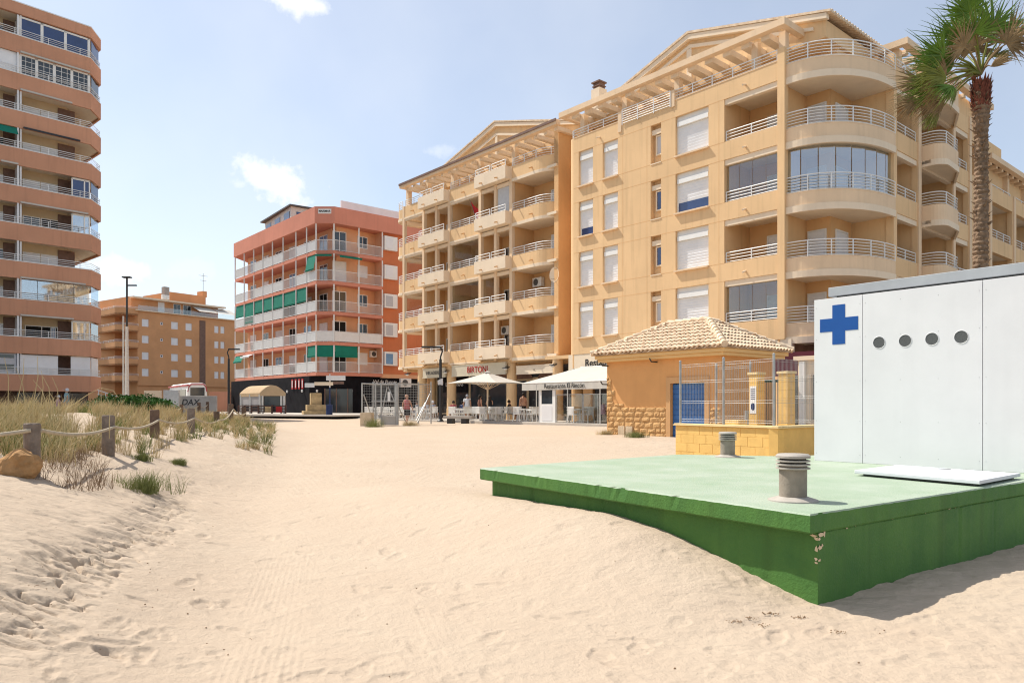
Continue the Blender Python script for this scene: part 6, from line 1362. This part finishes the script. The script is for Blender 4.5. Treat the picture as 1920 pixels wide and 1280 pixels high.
x, y, z = at(617.5, 56.5, v=779); t = thing('litter_bin', 'navy blue litter bin at the foot of the signpost', 'litter bin', (x, y, z)); m.lathe((0, 0, 0), [(.2, 0), (.24, .05), (.25, .78)], 16); m.build('body', 'navy', t); m = MB(); m.lathe((0, 0, .78), [(.27, 0), (.27, .05), (.12, .07)], 16); m.build('lid', 'navy', t)
# cage of steel tube and mesh
def cage():
    Y = 38.5; k = Y / F_PX; x0, y0, z0 = at(678, Y, v=793); O = thing('steel_cage', 'open steel tube and wire mesh enclosure with a gate on the sand', 'enclosure', (x0, y0, z0)); H = 75 * k; W1 = (798 - 678) * k; dy = 2.6
    def post(px, yy, r=.035, h=H): m = MB(); m.tube([(px * k, yy, -.1), (px * k, yy, h)], r, 8); m.build('post', 'galvanised', O)
    for px in (1, 26, 37, 65, 68): post(px, 0, .045 if px != 65 else .06)
    for px in (4, 48, 95, 120): post(px, dy, .035, H + .15)
    m = MB()
    for a, b in (((1, 0, H - .03), (68, 0, H - .03)), ((1, 0, H - .5), (68, 0, H * .62)), ((37, 0, .35), (65, 0, .35)), ((4, dy, H), (120, dy, H)), ((68, 0, H), (120, dy, H)), ((1, 0, H), (4, dy, H)), ((120, dy, H - .4), (95, dy * .6, .1)), ((4, 0, H - .6), (14, .4, .5)), ((37, 0, .4), (48, 0, H - .2)), ((50, 0, H - .2), (65, 0, .9)), ((1, dy, 1.15), (48, dy, 1.15)), ((68, 0, .9), (80, .6, .05)), ((120, dy, H - .35), (102, .5, .0))):
        if a[0] == 1 and b[2] == H * .62: continue
        m.tube([(a[0] * k, a[1], a[2]), (b[0] * k, b[1], b[2])], .028, 6)
    m.build('rails', 'galvanised', O)
    w = MB()
    for (xa, ya, xb, yb) in ((1, 0, 68, 0), (4, dy, 120, dy), (68, 0, 120, dy)):
        n = int(abs(xb - xa) * k / .12)
        for i in range(n + 1): q = i / n; X_ = (xa + (xb - xa) * q) * k; Yy = ya + (yb - ya) * q; w.box(X_ - .0025, X_ + .0025, Yy - .0025, Yy + .0025, .1, H)
        for i in range(14): z = .1 + (H - .1) * i / 14; w.tube([(xa * k, ya, z), (xb * k, yb, z)], .0035, 4)
    w.build('wire_mesh', 'galvanised', O)
    m = MB(); m.box(-.02 * 1, 20 * k, -.3, .5, -.15, 20 * k); m.build('concrete_block', 'stone_pale', O, bevel=.02); m = MB(); m.box(39 * k, 64 * k, -.08, .3, -.1, .38); m.build('kerb_block', 'concrete', O, bevel=.02)
    m = MB(); m.box(49 * k, 54 * k, -.05, -.03, H * .55, H * .78); m.build('notice', 'sign_white', O)
cage()
# cafe tent with barrel roof, left
def tent():
    Y = 62; k = Y / F_PX; x0, y0, z0 = at(487, Y, v=775); O = thing('cafe_tent', 'beige barrel roofed cafe tent with clear side curtains beside the black lamp post', 'tent', (x0, y0, z0)); W = 46 * k; L_ = 4.2; n = 12
    side = Vector((-55 * k, 2.4)); XF = lambda s, t_, z: (t_ * W + side.x * s, side.y * s, z)
    def arch(t_): return (30 + 23 * sin(pi * (.12 + .76 * t_)) ** 1.0 * 1.0 - 0) * k
    m = MB(); vs = []
    for s in (-.03, 1.03):
        for i in range(n + 1): t_ = i / n; vs.append(XF(s, -.03 + 1.06 * t_, arch(t_)))
    m.add(vs, [(i, i + 1, n + 1 + i + 1, n + 1 + i) for i in range(n)])
    vs = [XF(-.03, -.03 + 1.06 * i / n, arch(i / n)) for i in range(n + 1)] + [XF(-.03, 1.03, 33 * k), XF(-.03, -.03, 33 * k)]; m.add(vs, [tuple(range(len(vs)))])
    m.add([XF(-.03, -.03, arch(0)), XF(1.03, -.03, arch(0)), XF(1.03, -.03, 32 * k), XF(-.03, -.03, 32 * k)], [(0, 1, 2, 3)]); m.build('roof_cover', 'tent_beige', O)
    for s, t_ in ((0, 0), (.5, 0), (1, 0), (0, 1), (0, .12), (0, .88)): p = XF(s, t_, 0); m = MB(); m.box(p[0] - .07, p[0] + .07, p[1] - .07, p[1] + .07, 0, 36 * k); m.build('upright', 'steel_white', O)
    for s0, s1 in ((.02, .48), (.52, .98)): m = MB(); m.add([XF(s0, 0, 16 * k), XF(s1, 0, 16 * k), XF(s1, 0, 34 * k), XF(s0, 0, 34 * k)], [(0, 1, 2, 3)]); m.build('side_curtain', 'plastic_clear', O)
    m = MB(); m.add([XF(.04, .15, 2 * k), XF(.04, .85, 2 * k), XF(.04, .85, 32 * k), XF(.04, .15, 32 * k)], [(0, 1, 2, 3)]); m.build('front_opening', 'glass_dark', O)
    m = MB()
    for z in (4, 9, 14): 
        for a, b in ((XF(-.06, -.1, z * k), XF(-.06, 1.0, z * k)), (XF(-.06, -.1, z * k), XF(1, -.1, z * k))): m.tube([a, b], .035, 5)
    for s, t_ in ((-.06, -.1), (.3, -.1), (.65, -.1), (1, -.1), (-.06, .45), (-.06, 1.0)): p = XF(s, t_, 0); m.box(p[0] - .06, p[0] + .06, p[1] - .06, p[1] + .06, 0, 16 * k)
    m.build('timber_rail', 'dark_brown', O)
    for a, b_, mt in ((.15, .45, 'stone_block'), (.6, .85, 'red_sign')): m = MB(); m.add([XF(-.07, a, 2 * k), XF(-.07, b_, 2 * k), XF(-.07, b_, 13 * k), XF(-.07, a, 13 * k)], [(0, 1, 2, 3)]); m.build('poster', mt, O)
tent()
# bus
def bus():
    Y = 84; k = Y / F_PX; x0, y0, z0 = at(350, Y, v=783); O = thing('bus', 'white coach with a red roof edge parked behind the grey concrete walls', 'bus', (x0, y0, .98), radians(-8)); W = 2.5; H = 3.35
    L_ = 11.0; sx = -.68; XF = lambda w_, l, z: (w_ + sx * l, l * .73, z)
    m = MB(XF); prof = [(.02, .3), (.0, 1.2), (.04, 2.4), (.22, 3.1), (.6, 3.3)]; ring = [(a, z) for a, z in prof] + [(W - a, z) for a, z in prof[::-1]]; vs = []; n = len(ring)
    for l, sc in ((-.12, .94), (.0, 1), (L_ - .6, 1), (L_, .93)): vs += [(W / 2 + (a - W / 2) * sc, l, z * (sc if z > 2 else 1)) for a, z in ring]
    m.add(vs, [(q * n + i, q * n + (i + 1) % n, (q + 1) * n + (i + 1) % n, (q + 1) * n + i) for q in range(3) for i in range(n)] + [tuple(range(n))[::-1], tuple(range(3 * n, 4 * n))]); m.build('body', 'white_paint', O)
    m = MB(XF); m.box(.4, W - .4, -.2, -.13, 1.85, 2.75); m.build('rear_window', 'glass_dark', O); m = MB(XF); m.box(-.02, .03, .5, L_ - .4, 1.55, 2.6); m.build('side_window', 'glass_dark', O)
    m = MB(XF); m.tube([(.1, -.14, 2.3), (.22, -.16, 2.85), (.5, -.16, 3.12), (W - .5, -.16, 3.12), (W - .22, -.16, 2.85), (W - .1, -.14, 2.3)], .07, 6); m.box(-.02, .3, -.1, L_ - .3, 2.95, 3.12); m.build('red_trim', 'red_paint', O)
    for l in (2.5, 8.6): m = MB(XF); m.tube([(-.03, l, .45), (.25, l, .45)], .48, 16); m.build('wheel', 'tyre', O)
    for w_ in (.25, W - .25): m = MB(XF); m.box(w_ - .12, w_ + .12, -.16, -.13, 1.0, 1.4); m.build('rear_lamp', 'red_paint', O)
bus()
x, y, z = at(322, 64, v=785); m = MB(); m.box(-.65, .65, -.15, .15, 0, 54 / F_PX * 64); t = m.build('hoarding', 'steel_white'); t.location = (x, y, z); tag(t, 'tall plain light grey panel at the left end of the painted wall', 'panel')
x, y, z = at(371, 64.5, v=785); t = thing('concrete_wall', 'grey concrete wall with black spray painted letters in front of the bus', 'wall', (x, y, z)); m = MB(); m.box(-1.6, 1.65, -.12, .12, 0, 43 / F_PX * 64.5); m.build('wall', 'concrete_grey', t, bevel=.02)
text('graffiti', 'DAX', .72, (-.62, -.13, 1.42), (radians(90), 0, 0), 'black_metal', t, .004, shear=.2, bold=.012)
x, y, z = at(285, 78, v=776); t = thing('car', 'pale blue grey car half hidden left of the plain concrete panel', 'car', (x, y, .98), .05); m = MB()
prof = [(-2.1, .35), (-2.1, .8), (-1.3, .95), (-.8, 1.42), (.7, 1.42), (1.4, .98), (2.1, .85), (2.1, .35)]
m.add([(a, -.85, z) for a, z in prof] + [(a, .85, z) for a, z in prof], [tuple(range(8)), tuple(range(8, 16))[::-1]] + [(i, 8 + i, 8 + (i + 1) % 8, (i + 1) % 8) for i in range(8)]); m.build('body', 'car_paint', t, bevel=.06)
m = MB(); m.add([(-1.05, -.86, 1.0), (-.72, -.86, 1.34), (.62, -.86, 1.34), (1.1, -.86, 1.0)], [(0, 3, 2, 1)]); m.build('side_window', 'glass_dark', t)
for q in (-1.3, 1.3): m = MB(); m.tube([(q, -.88, .33), (q, -.6, .33)], .33, 16); m.build('wheel', 'tyre', t)
# pink hoarding beyond bus, low terrace walls
for u0, u1, v0, Y, mt, lab in ((270, 302, 732, 100, 'stucco_cream', 'pale low wall showing left of the coach'), (392, 432, 734, 88, 'salmon_pale', 'pinkish low wall showing between the coach and the lamp post')):
    a, b = at(u0, Y, 0), at(u1, Y, 0); m = MB(); m.box(a[0], b[0], Y, Y + .25, .9, EYE + (VH - v0) / F_PX * Y); o = m.build('low_wall', mt); tag(o, lab, 'wall')
# ramp with railings before the tower
x, y, z = at(190, 48, 1.0); t = thing('access_ramp', 'brown walled access ramp with white hand rails below the tower', 'ramp', (x, y, .8)); k = 48 / F_PX
m = MB(); m.add([(-50 * k, 0, 0), (62 * k, 0, 0), (62 * k, 0, 17 * k), (-50 * k, 0, 5 * k), (-50 * k, 2, 0), (62 * k, 2, 0), (62 * k, 2, 17 * k), (-50 * k, 2, 5 * k)], [(0, 1, 2, 3), (4, 7, 6, 5), (3, 2, 6, 7), (0, 3, 7, 4), (1, 5, 6, 2)]); m.build('wall', 'brown_tile', t)
m = MB(); m.tube([(-60 * k, -.02, 19 * k), (60 * k, -.02, 32 * k)], .03, 6); m.tube([(-60 * k, 1.9, 26 * k), (90 * k, 1.9, 20 * k)], .03, 6)
for i in range(7): q = -55 + i * 18; m.tube([(q * k, 0, (8 + i * 1.6) * k), (q * k, 0, (19.5 + i * 1.95) * k)], .022, 6)
m.build('handrail', 'white_rail', t)
x, y, z = at(215, 56, 1.0); t = thing('stair_railing', 'white sloping stair rails rising towards the tower corner', 'railing', (x, y, 1.0)); k = 56 / F_PX; m = MB()
for dz in (0, 8): m.tube([(-32 * k, 0, (46 - dz) * k), (40 * k, 0, (22 - dz) * k)], .03, 6)
for i in range(6): q = -30 + i * 13; m.tube([(q * k, 0, 0), (q * k, 0, (45 - i * 4.4) * k)], .022, 6)
m.build('rails', 'white_rail', t)

# ---------------------------------------------------------------- cafe terrace
ZT = .74
m = MB(); tp = [FW(-33, -3.4), FW(2.5, -3.4), FW(2.5, 2.6), FW(-33, 2.6)]; m.prism(tp, .3, ZT); o = m.build('terrace_paving', 'paving', bevel=.02); tag(o, kind='structure')
def chair0():
    t = thing('cafe_chair', 'white plastic cafe chair', 'chair', (0, 0, 0), 0, 'white chairs on the cafe terrace')
    m = MB(); m.box(-.22, .22, -.21, .21, .42, .455); m.build('seat', 'white_paint', t)
    m = MB(); 
    for i in range(5): m.box(-.2 + i * .09, -.15 + i * .09, .19 + .0, .215, .46, .82)
    m.box(-.23, .23, .185, .22, .78, .86); m.build('backrest', 'white_paint', t)
    for sx in (-1, 1):
        for sy in (-1, 1): m = MB(); m.tube([(sx * .2, sy * .18, .43), (sx * .245, sy * .235, 0)], .018, 6); m.build('leg', 'white_paint', t)
        m = MB(); m.tube([(sx * .235, -.17, .45), (sx * .25, -.19, .65), (sx * .25, .2, .67)], .018, 6); m.build('armrest', 'white_paint', t)
    return t
def table0():
    t = thing('cafe_table', 'white square cafe table', 'table', (0, 0, 0), 0, 'white tables on the cafe terrace'); m = MB(); m.box(-.4, .4, -.4, .4, .71, .74); m.build('tabletop', 'white_paint', t)
    m = MB(); m.tube([(0, 0, .03), (0, 0, .71)], .035, 8); m.build('column', 'white_paint', t); m = MB(); m.box(-.25, .25, -.03, .03, 0, .03); m.box(-.03, .03, -.25, .25, .03, .05); m.build('foot', 'white_paint', t); return t
C0, T0 = chair0(), table0(); first = [True, True]; rc = random.Random(77)
def put(proto, idx, x, y, rz, label):
    o = proto if first[idx] else copy_tree(proto); first[idx] = False; p = FW(x, y); o.location = (p[0], p[1], ZT); o.rotation_euler = (0, 0, RZ + rz); o['label'] = label; return o
zones = [('behind the steel cage', 690, 745), ('left of the lamp post', 762, 812), ('behind the concrete bench', 838, 885), ('under the umbrella', 892, 950), ('left of the white door booth', 962, 1006), ('behind the glass screen', 1048, 1130)]
ORD = ['first', 'second', 'third', 'fourth', 'fifth', 'sixth', 'seventh']
for zi, (zn, ua, ub) in enumerate(zones):
    for row, yy in (('front row', -2.65), ('middle row', -1.45), ('back row', -.2)):
        xa, xb = xF(ua, yy), xF(ub, yy); nt = max(1, int((xb - xa) / (1.5 if zi < 5 else 2.0)))
        if zi == 5 and row == 'middle row': continue
        for i in range(nt):
            x = xa + (xb - xa) * (i + .5) / nt + (.3 if row == 'middle row' else 0); od = ORD[i] + ' ' if nt > 1 else ''
            put(T0, 1, x, yy, rc.uniform(-.1, .1), f'{od}{row} cafe table {zn}'.replace('row cafe', 'row white cafe'))
            for cx, cy, rz, sd in ((-.58, 0, pi / 2, 'left'), (.58, 0, -pi / 2, 'right'), (0, .5, 0, 'far'), (0, -.5, pi, 'near')):
                if sd in ('far',) and row != 'back row' and rc.random() < .6: continue
                put(C0, 0, x + cx + rc.uniform(-.05, .05), yy + cy + rc.uniform(-.05, .05), rz + rc.uniform(-.25, .25), f'chair, {sd} side of {od}{row} table {zn}')
# umbrella
x, y, z = at(914, 45, 0); t = thing('parasol', 'large square cream parasol over the terrace tables', 'parasol', (x, y, ZT), RZ + .3); H = 2.92; a = 1.75
m = MB(); 
cs = [(-a, -a), (a, -a), (a, a), (-a, a)]; nseg = 6; vs = [(0, 0, H)]; 
ring = []
for i in range(4):
    for j in range(nseg): f = j / nseg; p = lin(cs[i], cs[(i + 1) % 4], f); ring.append((p[0], p[1], H - .68 + .05 * sin(pi * f)))
vs += ring; n = len(ring); inner = [(p[0] * .5, p[1] * .5, H - .37) for p in ring]; vs += inner
m.add(vs, [(0, 1 + n + i, 1 + n + (i + 1) % n) for i in range(n)] + [(1 + n + i, 1 + i, 1 + (i + 1) % n, 1 + n + (i + 1) % n) for i in range(n)]); m.build('canopy', 'white_awning', t)
m = MB(); m.lathe((0, 0, H - .02), [(.25, 0), (.02, .12)], 4); m.build('cap', 'white_awning', t); m = MB(); m.tube([(0, 0, 0), (0, 0, H - .05)], .045, 10); m.build('pole', 'stucco_cream', t)
for i in range(8): q = [(-1, -1), (0, -1), (1, -1), (1, 0), (1, 1), (0, 1), (-1, 1), (-1, 0)][i]; m = MB(); m.tube([(0, 0, H - 1.05), (q[0] * .9, q[1] * .9, H - .42)], .018, 5); m.build('rib', 'stucco_cream', t)
m = MB(); m.box(-.35, .35, -.35, .35, 0, .08); m.build('base', 'concrete_grey', t)
# big awning with lettering
xa, xb = xF(979, -3.2), xF(1128, -3.2); p = FW(xa, -3.2); t = thing('restaurant_awning', 'long cream restaurant awning with a lettered front flap beside the hut', 'awning', (*p, 0), RZ); W = xb - xa; xe = W + 3.6
m = MB(); m.add([(0, 0, 2.92), (xe, 0, 2.92), (xe, 3.0, 3.85), (1.7, 3.0, 3.85), (0, 0, 2.9)], [(0, 1, 2, 3)]); m.add([(0, 0, 2.92), (1.7, 3.0, 3.85), (.5, 3.0, 3.0)], [(0, 1, 2)]); m.build('canopy', 'white_awning', t)
m = MB(); n = 30
for i in range(n): a, b = xe * i / n, xe * (i + 1) / n; m.add([(a, -.01, 2.925), (b, -.01, 2.925), (b, -.02 - .02 * ((i + 1) % 2), 2.5), (a, -.02 - .02 * (i % 2), 2.5)], [(0, 3, 2, 1)])
m.build('valance', 'white_awning', t); text('lettering', 'Restaurante El Rincón', .34, (W * .56, -.055, 2.7), (radians(90), 0, 0), 'black_metal', t, .004, bold=.003)
m = MB(); m.tube([(0, 0, 2.9), (xe, 0, 2.9)], .03, 6); m.tube([(1.7, 3.0, 3.85), (xe, 3.0, 3.85)], .05, 6)
for q in (1.2, W * .6, W - .1, xe - .2): m.tube([(q, 0, 2.9), (q, 0, ZT)], .03, 6); m.tube([(q, 0, 2.9), (q, 3.0, 3.8)], .025, 6)
m.build('frame', 'steel_white', t)
# booth door and glazed screens
p = FW(xF(1010, -3.15), -3.15); wd = xF(1041, -3.15) - xF(1010, -3.15); t = thing('booth_door', 'white half glazed door panel under the lettered awning', 'door', (*p, ZT), RZ)
m = MB(); m.wall(0, wd, 0, 1.85, 0, .06, [(.22, wd - .22, 1.0, 1.78)]); m.build('leaf', 'white_paint', t); m = MB(); m.box(.22, wd - .22, .02, .03, 1.0, 1.78); m.build('pane', 'glass_dark', t); m = MB(); m.box(.25, wd - .25, -.012, -.001, .1, .9); m.build('lower_panel', 'panel_white', t)
for u0, u1, y0, lab in ((1044, 1092, -3.15, 'glazed wind screen right of the white half glazed door'), (1094, 1150, -3.15, 'glazed wind screen nearest the hut'), ):
    a, b = xF(u0, y0), xF(u1, y0); p = FW(a, y0); t = thing('wind_screen', lab, 'wind screen', (*p, ZT), RZ, 'clear wind screens along the terrace edge'); w_ = b - a; m = MB()
    for q in (0, w_ / 2, w_): m.box(q - .02, q + .02, -.02, .02, 0, 1.5)
    m.box(.0, w_, -.015, .015, 1.48, 1.52); m.build('frame', 'galvanised', t); m = MB(); m.box(.02, w_ - .02, -.004, .004, .1, 1.48); m.build('pane', 'pane', t)

# ---------------------------------------------------------------- people
def person(label, u, Y, vfoot, rz, h=1.72, pose='stand', top='cloth_white', bottom='cloth_black', hair='hair', sleeves=True, dress=False, hat=None, z=None, cap=False):
    x, y, zf = at(u, Y, v=vfoot); zf = z if z is not None else zf; O = thing('person', label, 'person', (x, y, zf), rz); s = h / 1.72; V, E, R = [], [], []
    def a(p, r, par=None):
        V.append(Vector(p) * s); R.append(r * s)
        if par is not None: E.append((par, len(V) - 1))
        return len(V) - 1
    sit = pose == 'sit'; hz = .5 if sit else .93; dz = hz - .93
    pe = a((0, 0, hz), .125); sp_ = a((0, .01, 1.1 + dz), .115, pe); ch = a((0, 0, 1.3 + dz), .13, sp_); nk = a((0, 0, 1.45 + dz), .055, ch); h1 = a((0, -.01, 1.54 + dz), .062, nk); h2_ = a((0, -.012, 1.62 + dz), .088, h1); a((0, 0, 1.68 + dz), .07, h2_); a((0, -.1, 1.585 + dz), .016, h2_)
    for sd in (-1, 1):
        sh = a((sd * .17, 0, 1.39 + dz), .058, ch)
        if pose == 'reach' : el = a((sd * .22, -.12, 1.16 + dz), .042, sh); wr = a((sd * .1, -.3, 1.12 + dz), .03, el); hd = (sd * .06, -.36, 1.12 + dz); fd = (-sd * .4, -.9, 0)
        elif pose == 'walk': el = a((sd * .22, sd * .1, 1.13 + dz), .042, sh); wr = a((sd * .22, sd * .1 - .12, .92 + dz), .03, el); hd = (sd * .22, sd * .1 - .17, .86 + dz); fd = (0, -.5, -.85)
        elif sit: el = a((sd * .22, -.03, 1.14 + dz), .042, sh); wr = a((sd * .17, -.25, 1.05 + dz), .03, el); hd = (sd * .15, -.31, 1.05 + dz); fd = (0, -1, 0)
        else: el = a((sd * .23, .03, 1.13 + dz), .042, sh); wr = a((sd * .25, -.03, .90 + dz), .03, el); hd = (sd * .25, -.05, .84 + dz); fd = (0, -.15, -1)
        hv = a(hd, .03, wr); fd = Vector(fd).normalized(); sidev = fd.cross(Vector((sd, 0, .01))).normalized(); 
        for q in range(4): b0 = Vector(hd) + sidev * (q - 1.5) * .018 + fd * .02; j1 = a(b0 + fd * .035, .0085, hv); a(b0 + fd * (.06 + .012 * (q in (1, 2))) + Vector((0, -.012, 0)), .0075, j1)
        tb = a(Vector(hd) + Vector((-sd * .02, -.03, 0)), .010, hv); a(Vector(hd) + Vector((-sd * .02, -.045, 0)) + fd * .03, .0085, tb)
        hp = a((sd * .09, 0, hz - .06), .085, pe)
        if sit: kn = a((sd * .11, -.42, hz - .02), .058, hp); an_ = a((sd * .11, -.42, .09), .038, kn); a((sd * .11, -.56, .03), .032, an_)
        elif pose == 'walk': kn = a((sd * .1, -.08 * sd - .05, .5), .058, hp); an_ = a((sd * .1, -.22 * sd + .05, .1), .038, kn); a((sd * .1, -.22 * sd - .1, .035), .032, an_)
        else: kn = a((sd * .1, -.01, .49), .058, hp); an_ = a((sd * .1, .02, .09), .038, kn); a((sd * .11, -.13, .03), .032, an_)
    me = bpy.data.meshes.new('body'); me.from_pydata([tuple(v) for v in V], E, []); o = bpy.data.objects.new('body_src', me); COL.objects.link(o); o.modifiers.new('s', 'SKIN'); sv_ = me.skin_vertices[0].data
    for i, r in enumerate(R): sv_[i].radius = (r, r)
    sv_[0].use_root = True; ss = o.modifiers.new('u', 'SUBSURF'); ss.levels = 2; ss.render_levels = 2
    m2 = bpy.data.meshes.new_from_object(o.evaluated_get(bpy.context.evaluated_depsgraph_get())); bpy.data.objects.remove(o); m2.materials.clear(); m2.materials.append(M['skin']); m2.shade_smooth(); b = bpy.data.objects.new('body', m2); COL.objects.link(b); b.parent = O
    def loft(name, rings, mt, extra=()):
        mb = MB(); n = 18
        def one(rings):
            vs = []
            for (cx, cy, zz, rx, ry) in rings: vs += [((cx + rx * cos(2 * pi * i / n)) * s, (cy + ry * sin(2 * pi * i / n)) * s, zz * s) for i in range(n)]
            mb.add(vs, [(q * n + i, q * n + (i + 1) % n, (q + 1) * n + (i + 1) % n, (q + 1) * n + i) for q in range(len(rings) - 1) for i in range(n)])
        one(rings)
        for e_ in extra: mb.tube([tuple(Vector(p) * s) for p in e_[0]], [q * s for q in e_[1]], 12, False)
        return mb.build(name, mt, O, True)
    ex = [(((sd * .12, 0, 1.4 + dz), (sd * .18, 0, 1.38 + dz), (sd * .215, .01 if not pose == 'reach' else -.05, 1.22 + dz)), (.06, .075, .062)) for sd in (-1, 1)] if sleeves else []
    loft('dress' if dress else 'shirt', [(0, 0, (.55 if dress else .9) + dz * (1 if not (dress and sit) else 0), .19, .16), (0, 0, .95 + dz, .185, .15), (0, .01, 1.1 + dz, .15, .125), (0, 0, 1.3 + dz, .175, .14), (0, 0, 1.42 + dz, .14, .1), (0, 0, 1.455 + dz, .065, .065)], top, ex)
    if not dress:
        loft('shorts', [(0, 0, hz - .1, .175, .14), (0, 0, hz + .06, .165, .135)], bottom, [(((sd * .085, 0, hz), (sd * .095, -.2 if sit else -.01, hz - (.05 if sit else .2)), (sd * .1, -.36 if sit else -.01, hz - (.03 if sit else .36))), (.1, .1, .095)) for sd in (-1, 1)])
    hb = MB(); hb.lathe((0, .018 * s, (1.60 + dz) * s), [(.085 * s, -.06 * s), (.1 * s, 0), (.096 * s, .06 * s), (.06 * s, .11 * s), (.01, .125 * s)], 16)
    ho = hb.build('hair' if not cap else 'hat', hair if not cap else 'cloth_white', O, True); ho.location.y = .012
    if cap: cb = MB(); cb.box(-.07 * s, .07 * s, -.2 * s, -.06 * s, (1.63 + dz) * s, (1.645 + dz) * s); cb.build('hat_peak', 'cloth_white', O)
    if hat == 'long': lh = MB(); lh.lathe((0, .06 * s, (1.38 + dz) * s), [(.05, 0), (.08, .08), (.085, .22)], 12); lh.build('long_hair', hair, O, True)
    return O
person('man in a red vest and dark shorts walking behind the steel cage', 763, 43, 797, radians(160), 1.78, 'walk', 'cloth_red', 'cloth_black', 'skin', False)
person('woman in a short black dress facing the tables, arms folded', 918, 48.5, 789, radians(190), 1.62, 'reach', 'cloth_black', 'cloth_black', 'hair', False, True, 'long')
person('woman in a brown dress standing left of the woman in black', 900, 49.5, 787, radians(120), 1.66, 'stand', 'cloth_brown', 'cloth_black', 'hair', False, True, 'long')
person('man in a white shirt with his back turned, standing between the tables', 876, 50.0, 787, radians(180), 1.72, 'stand', 'cloth_white', 'cloth_grey', 'cloth_grey')
person('person in dark blue sitting just left of the white shirted man', 868, 51.0, 787, radians(150), 1.68, 'sit', 'navy', 'cloth_black', 'hair', z=ZT)
person('man in a grey shirt and cap sitting behind the black lamp post', 812, 52.5, 787, radians(150), 1.72, 'sit', 'cloth_grey', 'cloth_black', 'hair', cap=True, z=ZT)
person('bare shouldered man standing before the shopfront left of the door booth', 981, 46.5, 788, radians(200), 1.74, 'stand', 'skin', 'cloth_black', 'hair', False)
person('person in a pink top sitting behind the glazed screen by the hut', 1131, 38.5, 795, radians(120), 1.65, 'sit', 'cloth_pink', 'cloth_black', 'hair', z=ZT)
person('person in a pale shirt sitting at a table left of the lamp post', 800, 53, 787, radians(60), 1.7, 'sit', 'cloth_white', 'cloth_grey', 'hair', z=ZT)
person('person in a red top sitting behind the bench', 850, 50, 787, radians(200), 1.68, 'sit', 'cloth_red', 'cloth_grey', 'hair', z=ZT)
person('person in a black top sitting left of the white door booth', 955, 46, 787, radians(100), 1.7, 'sit', 'cloth_black', 'cloth_grey', 'hair', z=ZT)
person('person in a grey top sitting between the cage and the arcade', 782, 54, 787, radians(250), 1.7, 'sit', 'cloth_grey', 'navy', 'hair', z=ZT)
person('man in a white cap and pale teal shirt walking below the tower', 125, 44, 783, radians(-70), 1.75, 'walk', 'cloth_teal', 'cloth_grey', 'hair', cap=True)
person('smaller person in a white cap and pink shirt beside the teal shirted man', 109, 45, 787, radians(-60), 1.5, 'walk', 'cloth_pink', 'cloth_grey', 'hair', cap=True)
